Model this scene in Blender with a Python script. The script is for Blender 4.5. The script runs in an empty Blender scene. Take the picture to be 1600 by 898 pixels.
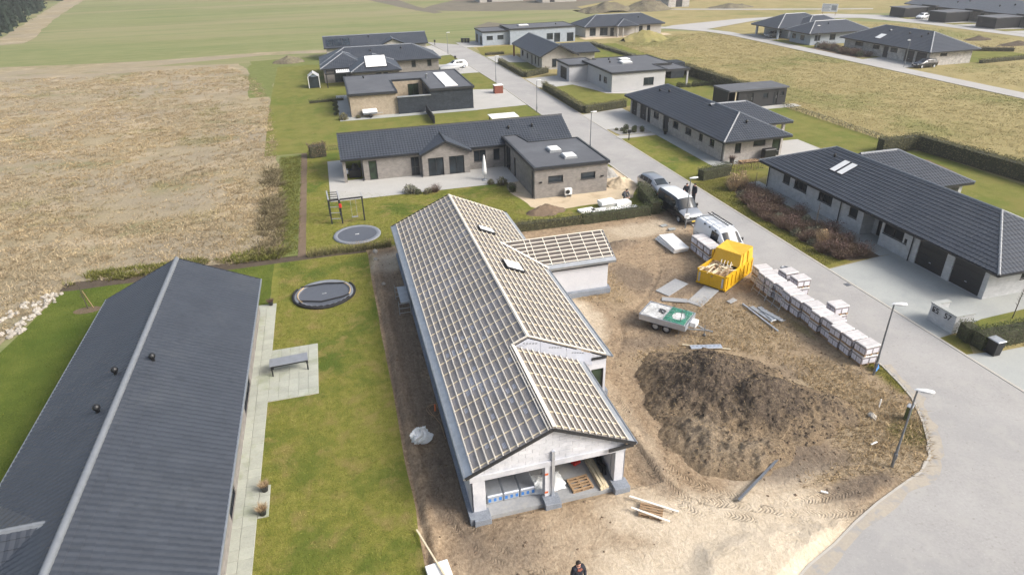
import bpy, math, random
import numpy as np
from mathutils import Vector, Matrix
from mathutils.geometry import tessellate_polygon

random.seed(7)
RNG = np.random.default_rng(7)
scene = bpy.context.scene
COL = scene.collection
PI = math.pi
R = math.radians

# ------------------------------------------------------------------ camera
# a drone 22 m above the plot, looking down the row of houses
pitch, roll, yaw = R(28.1128), R(-1.3194), R(14.7866)
fwd = Vector((math.sin(yaw) * math.cos(pitch), math.cos(yaw) * math.cos(pitch), -math.sin(pitch)))
right0 = Vector((math.cos(yaw), -math.sin(yaw), 0))
down0 = fwd.cross(right0)
right = right0 * math.cos(roll) - down0 * math.sin(roll)
down = right0 * math.sin(roll) + down0 * math.cos(roll)
cam_data = bpy.data.cameras.new('camera')
cam = bpy.data.objects.new('camera', cam_data)
COL.objects.link(cam)
m = Matrix((right, -down, -fwd)).transposed().to_4x4()
m.translation = (0, 0, 22)
cam.matrix_world = m
cam_data.sensor_width = 36
cam_data.lens = 1016.95 / 1600 * 36
cam_data.clip_start = 0.5
cam_data.clip_end = 4000
scene.camera = cam

# ------------------------------------------------------------------ sky, sun, exposure
SUN_EL, SUN_AZ = R(38), R(124)          # azimuth measured clockwise from +Y
world = bpy.data.worlds.new('World')
scene.world = world
world.use_nodes = True
nt = world.node_tree
nt.nodes.clear()
sky = nt.nodes.new('ShaderNodeTexSky')
sky.sky_type = 'NISHITA'
sky.sun_disc = False
sky.sun_elevation = SUN_EL
sky.sun_rotation = SUN_AZ
sky.air_density = 1.2
sky.dust_density = 6.0
sky.ozone_density = 1.0
hsv = nt.nodes.new('ShaderNodeHueSaturation')      # thin even cloud: a paler sky all over
hsv.inputs['Saturation'].default_value = 0.78
bg = nt.nodes.new('ShaderNodeBackground')
bg.inputs['Strength'].default_value = 0.135
wo = nt.nodes.new('ShaderNodeOutputWorld')
nt.links.new(sky.outputs[0], hsv.inputs['Color'])
nt.links.new(hsv.outputs[0], bg.inputs[0])
nt.links.new(bg.outputs[0], wo.inputs[0])
sun_data = bpy.data.lights.new('sun', 'SUN')
sun_data.energy = 2.0
sun_data.angle = R(24)
sun_data.color = (1.0, 0.99, 0.975)
sun = bpy.data.objects.new('sun', sun_data)
COL.objects.link(sun)
sdir = Vector((math.sin(SUN_AZ) * math.cos(SUN_EL), math.cos(SUN_AZ) * math.cos(SUN_EL), math.sin(SUN_EL)))
sun.rotation_euler = sdir.to_track_quat('Z', 'Y').to_euler()
sun.location = (40, -20, 60)
vs = scene.view_settings
vs.view_transform = 'Standard'
vs.look = 'None'
vs.exposure = 0.72
vs.gamma = 1
vs.use_curve_mapping = False

# ------------------------------------------------------------------ small helpers
def S(r, g, b, k=1.0):
    def f(c):
        c = c / 255
        return (c / 12.92 if c <= .04045 else ((c + .055) / 1.055) ** 2.4) * k
    return (f(r), f(g), f(b))

def _hash(ix, iy, seed):
    n = (ix.astype(np.int64) * 374761393 + iy.astype(np.int64) * 668265263 + seed * 1442695041) & 0x7fffffff
    n = ((n ^ (n >> 13)) * 1274126177) & 0x7fffffff
    n = (n ^ (n >> 16)) & 0xffff
    return n / 65535.0

def vnoise(x, y, seed=0):
    x = np.asarray(x, float); y = np.asarray(y, float)
    ix, iy = np.floor(x), np.floor(y)
    fx, fy = x - ix, y - iy
    fx = fx * fx * (3 - 2 * fx); fy = fy * fy * (3 - 2 * fy)
    ix = ix.astype(np.int64); iy = iy.astype(np.int64)
    a, b = _hash(ix, iy, seed), _hash(ix + 1, iy, seed)
    c, d = _hash(ix, iy + 1, seed), _hash(ix + 1, iy + 1, seed)
    return (a * (1 - fx) + b * fx) * (1 - fy) + (c * (1 - fx) + d * fx) * fy

def fbm(x, y, scale=1.0, octaves=4, seed=0, gain=.5):
    t, amp, tot = 0, 1.0, 0
    x = np.asarray(x, float) / scale; y = np.asarray(y, float) / scale
    for o in range(octaves):
        t = t + amp * vnoise(x + 17.3 * o, y - 9.1 * o, seed + o)
        tot += amp; amp *= gain
        x = x * 2.03; y = y * 2.03
    return t / tot

def smooth(e0, e1, x):
    t = np.clip((np.asarray(x, float) - e0) / (e1 - e0), 0, 1)
    return t * t * (3 - 2 * t)

def inpoly(x, y, poly):
    x = np.asarray(x, float); y = np.asarray(y, float)
    inside = np.zeros(x.shape, bool)
    n = len(poly)
    for i in range(n):
        x0, y0 = poly[i]; x1, y1 = poly[(i + 1) % n]
        c = ((y0 > y) != (y1 > y))
        with np.errstate(divide='ignore', invalid='ignore'):
            xi = (x1 - x0) * (y - y0) / ((y1 - y0) if y1 != y0 else 1e-9) + x0
        inside ^= c & (x < xi)
    return inside

def mesh_np(name, verts, faces, mat=None, smooth_=False):
    verts = np.asarray(verts, np.float32); faces = np.asarray(faces, np.int32)
    k = faces.shape[1]
    me = bpy.data.meshes.new(name)
    me.vertices.add(len(verts)); me.vertices.foreach_set('co', verts.ravel())
    me.loops.add(faces.size); me.loops.foreach_set('vertex_index', faces.ravel())
    me.polygons.add(len(faces))
    me.polygons.foreach_set('loop_start', np.arange(0, faces.size, k, dtype=np.int32))
    me.polygons.foreach_set('loop_total', np.full(len(faces), k, np.int32))
    me.polygons.foreach_set('use_smooth', np.full(len(faces), bool(smooth_)))
    me.update(calc_edges=True); me.validate()
    if mat: me.materials.append(mat)
    return me

def link(name, me, parent=None):
    o = bpy.data.objects.new(name, me)
    COL.objects.link(o)
    if parent is not None:
        o.parent = parent
    return o

def tag(o, label=None, cat=None, group=None, kind=None):
    if label: o['label'] = label
    if cat: o['category'] = cat
    if group: o['group'] = group
    if kind: o['kind'] = kind
    return o

def thing(name, label, cat, loc=(0, 0, 0), rz=0, group=None):
    o = bpy.data.objects.new(name, None)
    o.empty_display_size = .2
    COL.objects.link(o)
    o.location = loc; o.rotation_euler = (0, 0, rz)
    return tag(o, label, cat, group)

def copy_tree(o, parent=None):
    c = o.copy(); COL.objects.link(c); c.parent = parent
    for ch in o.children:
        copy_tree(ch, c)
    return c

class MB:
    """collects polygons; build() links them as one mesh object"""
    def __init__(s):
        s.v = []; s.f = []; s.mi = []; s.sm = []
    def add(s, vs, fs, mi=0, sm=False):
        b = len(s.v)
        s.v.extend([tuple(p) for p in vs])
        for f in fs:
            s.f.append([b + i for i in f]); s.mi.append(mi); s.sm.append(sm)
    def quad(s, a, b, c, d, mi=0):
        s.add([a, b, c, d], [(0, 1, 2, 3)], mi)
    def poly(s, pts, mi=0):
        s.add(pts, [tuple(range(len(pts)))], mi)
    def box(s, x0, x1, y0, y1, z0, z1, mi=0, bev=0):
        if bev:
            b = min(bev, (x1 - x0) * .45, (y1 - y0) * .45, (z1 - z0) * .45)
            vs = []
            for z, k in ((z0, b), (z0 + b, 0), (z1 - b, 0), (z1, b)):
                vs += [(x0 + k + (b if not k else 0), y0 + k, z), (x1 - k - (b if not k else 0), y0 + k, z), (x1 - k, y0 + k + (b if not k else 0), z), (x1 - k, y1 - k - (b if not k else 0), z),
                       (x1 - k - (b if not k else 0), y1 - k, z), (x0 + k + (b if not k else 0), y1 - k, z), (x0 + k, y1 - k - (b if not k else 0), z), (x0 + k, y0 + k + (b if not k else 0), z)]
            fs = [tuple(reversed(range(8))), tuple(range(24, 32))]
            for r in range(3):
                for i in range(8):
                    j = (i + 1) % 8
                    fs.append((r * 8 + i, r * 8 + j, r * 8 + 8 + j, r * 8 + 8 + i))
            s.add(vs, fs, mi)
            return
        s.add([(x0, y0, z0), (x1, y0, z0), (x1, y1, z0), (x0, y1, z0), (x0, y0, z1), (x1, y0, z1), (x1, y1, z1), (x0, y1, z1)],
              [(3, 2, 1, 0), (4, 5, 6, 7), (0, 1, 5, 4), (1, 2, 6, 5), (2, 3, 7, 6), (3, 0, 4, 7)], mi)
    def bar(s, p, q, w, h=None, mi=0, up=(0, 0, 1)):
        """rectangular bar from p to q"""
        h = h or w
        p = Vector(p); q = Vector(q); d = (q - p).normalized()
        upv = Vector(up)
        if abs(d.dot(upv)) > .99: upv = Vector((0, 1, 0))
        sx = d.cross(upv).normalized(); sz = sx.cross(d)
        vs = []
        for o in (p, q):
            for a, b in ((-1, -1), (1, -1), (1, 1), (-1, 1)):
                vs.append(o + sx * (a * w / 2) + sz * (b * h / 2))
        s.add(vs, [(0, 1, 2, 3), (7, 6, 5, 4), (0, 4, 5, 1), (1, 5, 6, 2), (2, 6, 7, 3), (3, 7, 4, 0)], mi)
    def tube(s, pts, r, n=8, mi=0, cap=True):
        """tube through pts; r a number or list"""
        pts = [Vector(p) for p in pts]
        rs = r if isinstance(r, (list, tuple)) else [r] * len(pts)
        vs = []
        prev = None
        for i, p in enumerate(pts):
            d = (pts[min(i + 1, len(pts) - 1)] - pts[max(i - 1, 0)]).normalized()
            if prev is None:
                a = d.orthogonal().normalized()
            else:
                a = (prev - d * prev.dot(d)).normalized()
            prev = a
            b = d.cross(a)
            for k in range(n):
                t = 2 * PI * k / n
                vs.append(p + (a * math.cos(t) + b * math.sin(t)) * rs[i])
        fs = []
        for i in range(len(pts) - 1):
            for k in range(n):
                k2 = (k + 1) % n
                fs.append((i * n + k, i * n + k2, i * n + n + k2, i * n + n + k))
        s.add(vs, fs, mi, True)
        if cap:
            s.add(vs[:n], [tuple(reversed(range(n)))], mi)
            s.add(vs[-n:], [tuple(range(n))], mi)
    def lathe(s, prof, n=24, c=(0, 0, 0), mi=0, axis='z'):
        """prof list of (r, z)"""
        vs = []
        for r, z in prof:
            for k in range(n):
                t = 2 * PI * k / n
                x, y = r * math.cos(t), r * math.sin(t)
                if axis == 'z': q = (c[0] + x, c[1] + y, c[2] + z)
                elif axis == 'x': q = (c[0] + z, c[1] + x, c[2] + y)
                else: q = (c[0] + y, c[1] + z, c[2] + x)
                vs.append(q)
        fs = []
        for i in range(len(prof) - 1):
            for k in range(n):
                k2 = (k + 1) % n
                fs.append((i * n + k, i * n + k2, i * n + n + k2, i * n + n + k))
        s.add(vs, fs, mi, True)
    def mesh(s, name, mats):
        me = bpy.data.meshes.new(name)
        me.from_pydata(s.v, [], s.f)
        for mt in (mats if isinstance(mats, (list, tuple)) else [mats]):
            me.materials.append(mt)
        me.polygons.foreach_set('material_index', s.mi)
        me.polygons.foreach_set('use_smooth', s.sm)
        me.update()
        return me
    def build(s, name, mats, parent=None):
        return link(name, s.mesh(name, mats), parent)

# ------------------------------------------------------------------ materials
MATS = {}
def _nodes(name):
    mt = bpy.data.materials.new(name)
    mt.use_nodes = True
    n = mt.node_tree.nodes
    return mt, mt.node_tree, n, n['Principled BSDF']

def _ramp(t, fac, stops):
    r = t.nodes.new('ShaderNodeValToRGB')
    el = r.color_ramp.elements
    while len(el) < len(stops): el.new(.5)
    for e, (p, c) in zip(el, stops):
        e.position = p; e.color = (*c, 1)
    t.links.new(fac, r.inputs[0])
    return r.outputs[0]

def _noise(t, vec, scale, detail=5, rough=.55, dist=0):
    n = t.nodes.new('ShaderNodeTexNoise')
    n.inputs['Scale'].default_value = scale
    n.inputs['Detail'].default_value = detail
    n.inputs['Roughness'].default_value = rough
    n.inputs['Distortion'].default_value = dist
    t.links.new(vec, n.inputs['Vector'])
    return n.outputs['Fac']

def _math(t, op, a, b=None):
    n = t.nodes.new('ShaderNodeMath'); n.operation = op
    for i, v in enumerate((a, b)):
        if v is None: continue
        if hasattr(v, 'links'): t.links.new(v, n.inputs[i])
        else: n.inputs[i].default_value = v
    return n.outputs[0]

def _mix(t, fac, a, b, mode='MIX'):
    n = t.nodes.new('ShaderNodeMix'); n.data_type = 'RGBA'; n.blend_type = mode
    for i, v in ((0, fac), (6, a), (7, b)):
        if hasattr(v, 'links'): t.links.new(v, n.inputs[i])
        elif i == 0: n.inputs[i].default_value = v
        else: n.inputs[i].default_value = (*v, 1)
    return n.outputs[2]

def _pos(t, stretch=None):
    g = t.nodes.new('ShaderNodeNewGeometry')
    if stretch is None: return g.outputs['Position']
    mp = t.nodes.new('ShaderNodeMapping')
    mp.inputs['Scale'].default_value = stretch
    t.links.new(g.outputs['Position'], mp.inputs[0])
    return mp.outputs[0]

def _bump(t, bsdf, h, strength, dist=.02):
    b = t.nodes.new('ShaderNodeBump')
    b.inputs['Strength'].default_value = strength
    b.inputs['Distance'].default_value = dist
    t.links.new(h, b.inputs['Height'])
    t.links.new(b.outputs[0], bsdf.inputs['Normal'])

def nmat(name, stops, scale=1.0, fine=9.0, mixf=.45, rough=.85, bump=0, bscale=30, bdist=.02, stretch=None,
         metal=0, spec=.4, rnd=0, island=0, macro=None, dirt=None):
    """two noise scales drive a colour ramp; macro = (scale, colour, lo, hi) adds patches; rnd = tone change per object"""
    mt, t, n, p = _nodes(name)
    vec = _pos(t, stretch)
    a = _noise(t, vec, scale); b = _noise(t, vec, scale * fine, 4)
    f = _math(t, 'ADD', _math(t, 'MULTIPLY', a, 1 - mixf), _math(t, 'MULTIPLY', b, mixf))
    col = _ramp(t, f, stops)
    if macro:
        for ms, mc, lo, hi in macro:
            mf = _ramp(t, _noise(t, vec, ms, 6, .6, .3), [(lo, (0, 0, 0)), (hi, (1, 1, 1))])
            col = _mix(t, mf, col, mc)
    if rnd:
        oi = t.nodes.new('ShaderNodeObjectInfo')
        k = _math(t, 'ADD', _math(t, 'MULTIPLY', oi.outputs['Random'], 2 * rnd), 1 - rnd)
        cb = t.nodes.new('ShaderNodeCombineColor')
        for i in range(3): t.links.new(k, cb.inputs[i])
        col = _mix(t, 1.0, col, cb.outputs[0], 'MULTIPLY')
    if island:
        g = t.nodes.new('ShaderNodeNewGeometry')
        k = _math(t, 'ADD', _math(t, 'MULTIPLY', g.outputs['Random Per Island'], 2 * island), 1 - island)
        cb = t.nodes.new('ShaderNodeCombineColor')
        for i in range(3): t.links.new(k, cb.inputs[i])
        col = _mix(t, 1.0, col, cb.outputs[0], 'MULTIPLY')
    t.links.new(col, p.inputs['Base Color'])
    p.inputs['Roughness'].default_value = rough
    p.inputs['Metallic'].default_value = metal
    p.inputs['Specular IOR Level'].default_value = spec
    if bump:
        _bump(t, p, _noise(t, vec, bscale, 6, .6), bump, bdist)
    MATS[name] = mt
    return mt

def pmat(name, c, rough=.5, metal=0, spec=.5, var=.12, scale=3, coat=0, bump=0, bscale=40, rnd=0):
    mt = nmat(name, [(.3, tuple(x * (1 - var) for x in c)), (.7, tuple(min(1, x * (1 + var)) for x in c))], scale, 7, .4,
              rough, bump, bscale, .01, None, metal, spec, rnd)
    if coat: mt.node_tree.nodes['Principled BSDF'].inputs['Coat Weight'].default_value = coat
    return mt

def brickmat(name, c1, c2, mortar, bw=.235, bh=.066, ms=.012, rough=.9, blotch=.25):
    mt, t, n, p = _nodes(name)
    sep = n.new('ShaderNodeSeparateXYZ'); t.links.new(_pos(t), sep.inputs[0])
    cmb = n.new('ShaderNodeCombineXYZ')
    t.links.new(_math(t, 'ADD', sep.outputs[0], sep.outputs[1]), cmb.inputs[0])
    t.links.new(sep.outputs[2], cmb.inputs[1])
    br = n.new('ShaderNodeTexBrick')
    br.inputs['Scale'].default_value = 1
    br.inputs['Brick Width'].default_value = bw
    br.inputs['Row Height'].default_value = bh
    br.inputs['Mortar Size'].default_value = ms
    br.inputs['Color1'].default_value = (*c1, 1); br.inputs['Color2'].default_value = (*c2, 1)
    br.inputs['Mortar'].default_value = (*mortar, 1)
    t.links.new(cmb.outputs[0], br.inputs['Vector'])
    bl = _ramp(t, _noise(t, cmb.outputs[0], 1.7, 6, .65), [(.3, (1 - blotch,) * 3), (.7, (1 + blotch * .4,) * 3)])
    col = _mix(t, 1.0, br.outputs['Color'], bl, 'MULTIPLY')
    t.links.new(col, p.inputs['Base Color'])
    p.inputs['Roughness'].default_value = rough
    p.inputs['Specular IOR Level'].default_value = .25
    _bump(t, p, br.outputs['Fac'], -.5, .008)
    MATS[name] = mt
    return mt

def glassmat(name, c=(.012, .016, .02), rough=.06):
    mt, t, n, p = _nodes(name)
    f = _noise(t, _pos(t), .9, 2)
    t.links.new(_ramp(t, f, [(.35, c), (.65, tuple(x * 2.6 for x in c))]), p.inputs['Base Color'])
    p.inputs['Roughness'].default_value = rough
    p.inputs['Specular IOR Level'].default_value = .38
    MATS[name] = mt
    return mt

# ground colours
nmat('asphalt', [(.34, S(146, 144, 142)), (.66, S(164, 162, 159))], .3, 30, .45, .9, .35, 90, .012, spec=.2,
     macro=[(.12, S(145, 144, 143), .48, .72), (.9, S(160, 158, 154), .5, .72), (5, S(138, 135, 131), .6, .74), (14, S(172, 170, 167), .62, .72)])
nmat('asphalt_far', [(.3, S(158, 156, 154)), (.7, S(172, 170, 166))], .2, 20, .4, .9, spec=.2)
nmat('kerb', [(.3, S(164, 160, 152)), (.7, S(182, 177, 168))], 2, 8, .5, .9, .2, 60, spec=.2)
nmat('concrete_drive', [(.3, S(150, 153, 151)), (.7, S(166, 168, 164))], .5, 14, .4, .85, .1, 60, spec=.2,
     macro=[(.35, S(140, 145, 145), .55, .75)])
nmat('paver', [(.3, S(150, 153, 144)), (.7, S(170, 172, 160))], 1.5, 9, .5, .85, .2, 70, spec=.2, rnd=.07,
     macro=[(.5, S(134, 142, 112), .54, .75)])
nmat('paver_light', [(.3, S(162, 161, 157)), (.7, S(178, 176, 171))], .6, 10, .5, .85, .1, 60, spec=.2)
nmat('lawn', [(.34, S(90, 97, 40)), (.5, S(115, 116, 53)), (.64, S(136, 131, 70))], 2.2, 9, .6, .95, .7, 40, .04, spec=.1,
     macro=[(.2, S(84, 98, 40), .5, .64), (.75, S(128, 118, 70), .52, .68), (9, S(96, 92, 48), .58, .7)])
nmat('lawn_green', [(.34, S(88, 93, 43)), (.5, S(108, 110, 54)), (.66, S(126, 121, 68))], .6, 18, .55, .95, .5, 30, .04, spec=.1,
     macro=[(.12, S(94, 104, 46), .48, .66), (1.1, S(120, 114, 66), .56, .7), (.35, S(116, 112, 60), .52, .66)])
nmat('lawn_deep', [(.34, S(66, 78, 30)), (.5, S(84, 96, 38)), (.66, S(104, 108, 52))], .6, 18, .55, .95, .5, 30, .04, spec=.1,
     macro=[(.15, S(72, 88, 32), .48, .66)])
nmat('deep_blade', [(.3, S(74, 88, 34)), (.7, S(108, 114, 54))], .5, 20, .5, .9, spec=.15, island=.25)
nmat('rough_grass', [(.32, S(124, 114, 76)), (.5, S(144, 133, 92)), (.68, S(162, 149, 108))], .25, 22, .55, .95, .8, 4, .12, spec=.1,
     macro=[(.05, S(122, 120, 74), .5, .66), (.6, S(154, 140, 102), .56, .72)])
nmat('dry_field', [(.32, S(116, 106, 84)), (.5, S(150, 138, 112)), (.68, S(172, 159, 132))], .35, 14, .55, .95, 1.0, 3, .2, spec=.1,
     stretch=(1, 1.5, 1), macro=[(.05, S(146, 136, 117), .44, .6), (.13, S(170, 156, 132), .54, .68), (.09, S(128, 124, 92), .56, .68)])
nmat('crop_field', [(.36, S(104, 112, 70)), (.5, S(122, 125, 84)), (.64, S(138, 136, 100))], .03, 26, .55, .95, .5, 2, .1, spec=.1,
     stretch=(.22, 1.9, 1), macro=[(.016, S(136, 130, 98), .48, .62), (.06, S(106, 116, 72), .52, .68), (.4, S(132, 128, 92), .55, .7)])
nmat('verge_grass', [(.3, S(92, 98, 42)), (.5, S(116, 112, 56)), (.7, S(140, 126, 78))], .8, 16, .55, .95, .6, 50, .04, spec=.1)
nmat('weed_strip', [(.3, S(88, 98, 52)), (.7, S(122, 126, 76))], .9, 12, .55, .95, .6, 30, .05, spec=.1)
nmat('soil', [(.3, S(98, 84, 70)), (.7, S(126, 110, 94))], 1.2, 9, .55, .95, .8, 25, .05, spec=.1)
nmat('dark_soil', [(.3, S(70, 62, 54)), (.7, S(98, 88, 76))], 1.4, 9, .55, .95, .8, 20, .06, spec=.1)
nmat('mound_clod', [(.3, S(66, 58, 51)), (.7, S(104, 93, 80))], 1.4, 9, .55, .95, spec=.1, island=.3)
nmat('ploughed', [(.3, S(98, 94, 84)), (.7, S(120, 113, 98))], .2, 12, .5, .95, spec=.1)
nmat('sand_yard', [(.3, S(176, 160, 136)), (.7, S(198, 182, 156))], .6, 14, .5, .95, .5, 30, .03, spec=.1,
     macro=[(.5, S(156, 140, 116), .56, .75)])
nmat('gravel', [(.3, S(128, 126, 122)), (.7, S(168, 166, 160))], 6, 8, .6, .95, .6, 50, .03, spec=.1)
nmat('straw_blade', [(.34, S(138, 122, 94)), (.66, S(192, 173, 138))], .5, 9, .5, .9, spec=.15, island=.3, macro=[(.05, S(160, 146, 120), .44, .6), (.13, S(188, 171, 138), .54, .68), (.09, S(142, 136, 98), .54, .66)])
nmat('field_blade', [(.3, S(150, 138, 94)), (.7, S(184, 168, 124))], .3, 12, .5, .9, spec=.15, island=.28, macro=[(.05, S(132, 134, 84), .48, .66)])
nmat('lawn_blade', [(.34, S(96, 104, 43)), (.5, S(123, 123, 58)), (.66, S(148, 143, 82))], 2.2, 9, .5, .9, spec=.15, island=.3,
     macro=[(.2, S(92, 106, 46), .5, .64), (.75, S(146, 134, 84), .52, .68)])
nmat('green_blade', [(.3, S(90, 98, 44)), (.7, S(126, 122, 66))], .5, 20, .5, .9, spec=.15, island=.25)
nmat('site_straw', [(.3, S(136, 118, 90)), (.7, S(182, 160, 124))], .9, 12, .5, .9, spec=.15, island=.4)
nmat('weed_leaf', [(.3, S(92, 86, 66)), (.55, S(122, 112, 86)), (.75, S(150, 142, 104))], .7, 12, .5, .9, spec=.15, island=.4)
# building materials
ROOF_C = (.044, .051, .064)
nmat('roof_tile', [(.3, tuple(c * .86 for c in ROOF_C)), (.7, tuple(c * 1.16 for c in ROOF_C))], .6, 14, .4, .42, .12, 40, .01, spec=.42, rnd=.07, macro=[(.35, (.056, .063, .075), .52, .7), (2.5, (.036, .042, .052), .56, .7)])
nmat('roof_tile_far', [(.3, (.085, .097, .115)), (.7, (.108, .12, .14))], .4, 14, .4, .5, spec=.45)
nmat('roof_felt', [(.3, (.082, .087, .098)), (.7, (.112, .117, .128))], .5, 14, .4, .7, .1, 60, .01, spec=.35,
     macro=[(.25, (.13, .138, .15), .55, .75)])
pmat('ridge_grey', (.16, .175, .195), .45, var=.15)
pmat('ridge_light', (.30, .31, .32), .5, var=.2)
pmat('fascia', (.022, .024, .028), .5)
pmat('zinc', (.36, .38, .40), .38, .7, var=.15)
pmat('frame_dark', (.018, .020, .024), .4)
pmat('door_dark', (.016, .018, .022), .45)
pmat('white_paint', (.74, .74, .73), .45, var=.05)
pmat('post_galv', (.20, .215, .235), .42, .6, var=.15)
glassmat('glass')
glassmat('glass_green', (.014, .022, .014))
brickmat('brick_grey', S(126, 122, 118), S(146, 140, 134), S(132, 129, 126))
brickmat('brick_tan', S(156, 142, 122), S(176, 160, 136), S(158, 150, 138), blotch=.3)
brickmat('brick_pale', S(160, 153, 147), S(184, 177, 171), S(172, 169, 166), blotch=.3)
brickmat('brick_white', S(172, 174, 176), S(190, 191, 192), S(182, 184, 186), blotch=.2)
brickmat('brick_mottled', S(164, 160, 156), S(196, 192, 188), S(180, 178, 176), blotch=.4)
brickmat('brick_blue', S(146, 156, 168), S(160, 170, 182), S(156, 164, 174), blotch=.15)
brickmat('brick_slate', (.030, .038, .048), (.048, .058, .072), (.03, .036, .044), blotch=.4)
brickmat('brick_beige', S(160, 157, 152), S(174, 170, 165), S(166, 164, 160), blotch=.15)
nmat('render_grey', [(.3, S(168, 168, 170)), (.7, S(182, 182, 184))], .5, 12, .5, .9, .1, 60, spec=.2, macro=[(.4, S(160, 160, 164), .55, .75)])
nmat('block_white', [(.3, S(186, 188, 195)), (.7, S(207, 208, 212))], .8, 12, .5, .9, .2, 50, spec=.2, rnd=.07,
     macro=[(.6, S(166, 169, 177), .52, .72)])
nmat('mortar', [(.3, S(116, 118, 124)), (.7, S(140, 142, 148))], 2, 8, .5, .95, spec=.1)
nmat('leca', [(.3, S(108, 114, 124)), (.7, S(142, 148, 156))], 2, 8, .6, .95, .5, 40, spec=.2)
nmat('slab', [(.3, S(136, 138, 140)), (.7, S(160, 161, 162))], .6, 12, .5, .85, .1, 40, spec=.2, macro=[(.5, S(170, 166, 158), .55, .75)])
nmat('timber', [(.3, S(196, 183, 155)), (.7, S(216, 204, 178))], 1.2, 12, .5, .8, spec=.2, rnd=.1)
nmat('batten', [(.3, S(208, 201, 188)), (.7, S(228, 222, 210))], .7, 12, .5, .8, spec=.2, rnd=.09)
nmat('timber_old', [(.3, S(136, 112, 88)), (.7, S(168, 142, 112))], 2, 9, .5, .85, spec=.2, rnd=.12)
nmat('underlay', [(.3, S(124, 120, 118)), (.7, S(145, 141, 139))], .8, 9, .5, .75, .1, 30, spec=.3, macro=[(.5, S(146, 145, 150), .52, .72)])
nmat('underlay_beige', [(.3, S(112, 107, 102)), (.7, S(133, 127, 121))], .8, 9, .5, .75, spec=.3)
nmat('underlay_dark', [(.3, S(78, 73, 70)), (.7, S(100, 94, 90))], .8, 9, .5, .75, spec=.3)
nmat('wind_board', [(.3, S(172, 176, 188)), (.7, S(186, 190, 200))], .6, 9, .5, .8, spec=.2)
nmat('plastic_white', [(.3, S(206, 210, 212)), (.7, S(232, 234, 234))], 2.5, 7, .5, .35, .5, 9, .04, spec=.5)
nmat('sheet_dirty', [(.34, S(128, 128, 126)), (.5, S(182, 182, 180)), (.66, S(216, 217, 216))], 1.6, 5, .55, .4, .6, 6, .05, spec=.45)
nmat('foam_white', [(.3, S(218, 218, 216)), (.7, S(236, 236, 234))], 1.5, 7, .5, .7, .1, 30, spec=.3)
nmat('wrap', [(.3, S(176, 171, 170)), (.7, S(216, 212, 210))], 3.0, 6, .5, .4, .5, 7, .04, spec=.5, rnd=.08)
nmat('brick_pack', [(.3, S(112, 108, 112)), (.7, S(150, 145, 148))], 3, 6, .55, .85, .3, 30, spec=.2, rnd=.1)
pmat('label_white', S(208, 206, 214), .5, var=.14, rnd=.1)
nmat('skip_yellow', [(.3, S(196, 150, 16)), (.7, S(214, 172, 30))], 1.4, 8, .5, .5, .15, 8, spec=.4, macro=[(1.6, S(178, 128, 24), .6, .78)])
nmat('tarp_yellow', [(.3, S(204, 156, 34)), (.7, S(218, 178, 66))], 1.4, 8, .5, .6, .4, 5, .05, spec=.35)
pmat('galv_sheet', (.42, .44, .46), .45, .6, var=.2)
pmat('alu', (.52, .56, .62), .35, .6, var=.15)
pmat('rubber', (.018, .018, .019), .8)
pmat('black_plastic', (.012, .013, .015), .45)
pmat('wood_black', (.016, .017, .02), .7)
pmat('trampoline_mat', (.085, .095, .115), .7, var=.1)
pmat('trampoline_pad', (.20, .215, .24), .55, var=.2)
pmat('net_black', (.012, .012, .014), .8)
pmat('car_white', (.72, .74, .76), .25, coat=.6, var=.03)
pmat('car_silver', (.34, .36, .39), .3, .5, coat=.5, var=.05)
pmat('car_black', (.012, .016, .024), .22, coat=.8, var=.1)
pmat('light_glass', (.6, .62, .64), .15)
pmat('amber', (.6, .12, .02), .3)
pmat('plate_yellow', (.7, .5, .05), .5)
pmat('green_net', (.05, .26, .18), .8, var=.4)
pmat('red_plastic', (.5, .03, .02), .5)
pmat('orange_plastic', (.55, .12, .03), .5)
pmat('blue_sign', (.05, .2, .55), .5)
pmat('rust_box', S(120, 66, 50), .7, var=.2)
pmat('skin', S(196, 150, 132), .6, var=.06)
pmat('hair', (.03, .02, .015), .7)
pmat('jacket_navy', (.012, .014, .024), .8, var=.25)
pmat('jacket_grey', (.10, .10, .11), .8, var=.2)
pmat('trousers', (.02, .022, .03), .85, var=.2)
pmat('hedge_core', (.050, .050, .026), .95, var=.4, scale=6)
pmat('bark', (.075, .06, .045), .9, var=.3)
pmat('pot_black', (.02, .02, .022), .5)
nmat('leaf_dark', [(.3, (.044, .060, .022)), (.7, (.10, .115, .048))], 1.2, 9, .5, .7, spec=.3, island=.45)
nmat('leaf_olive', [(.3, (.10, .10, .045)), (.7, (.19, .175, .085))], 1.2, 9, .5, .8, spec=.2, island=.4)
nmat('leaf_brown', [(.3, (.11, .075, .05)), (.7, (.20, .145, .10))], 1.2, 9, .5, .85, spec=.2, island=.45)
nmat('leaf_red', [(.3, (.10, .062, .052)), (.7, (.17, .115, .10))], 1.2, 9, .5, .85, spec=.2, island=.45)
nmat('leaf_straw', [(.3, (.33, .24, .14)), (.7, (.46, .35, .22))], 1.2, 9, .5, .85, spec=.2, island=.35)
nmat('leaf_grey', [(.3, (.12, .125, .085)), (.7, (.20, .20, .14))], 1.2, 9, .5, .85, spec=.2, island=.4)
nmat('needle', [(.3, (.010, .019, .014)), (.7, (.028, .042, .028))], .4, 9, .5, .85, spec=.2, island=.5)
nmat('heap_soil', [(.34, S(84, 80, 68)), (.5, S(108, 101, 86)), (.66, S(128, 124, 96))], .4, 9, .55, .95, 1, 1.5, .3, spec=.1)
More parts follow.
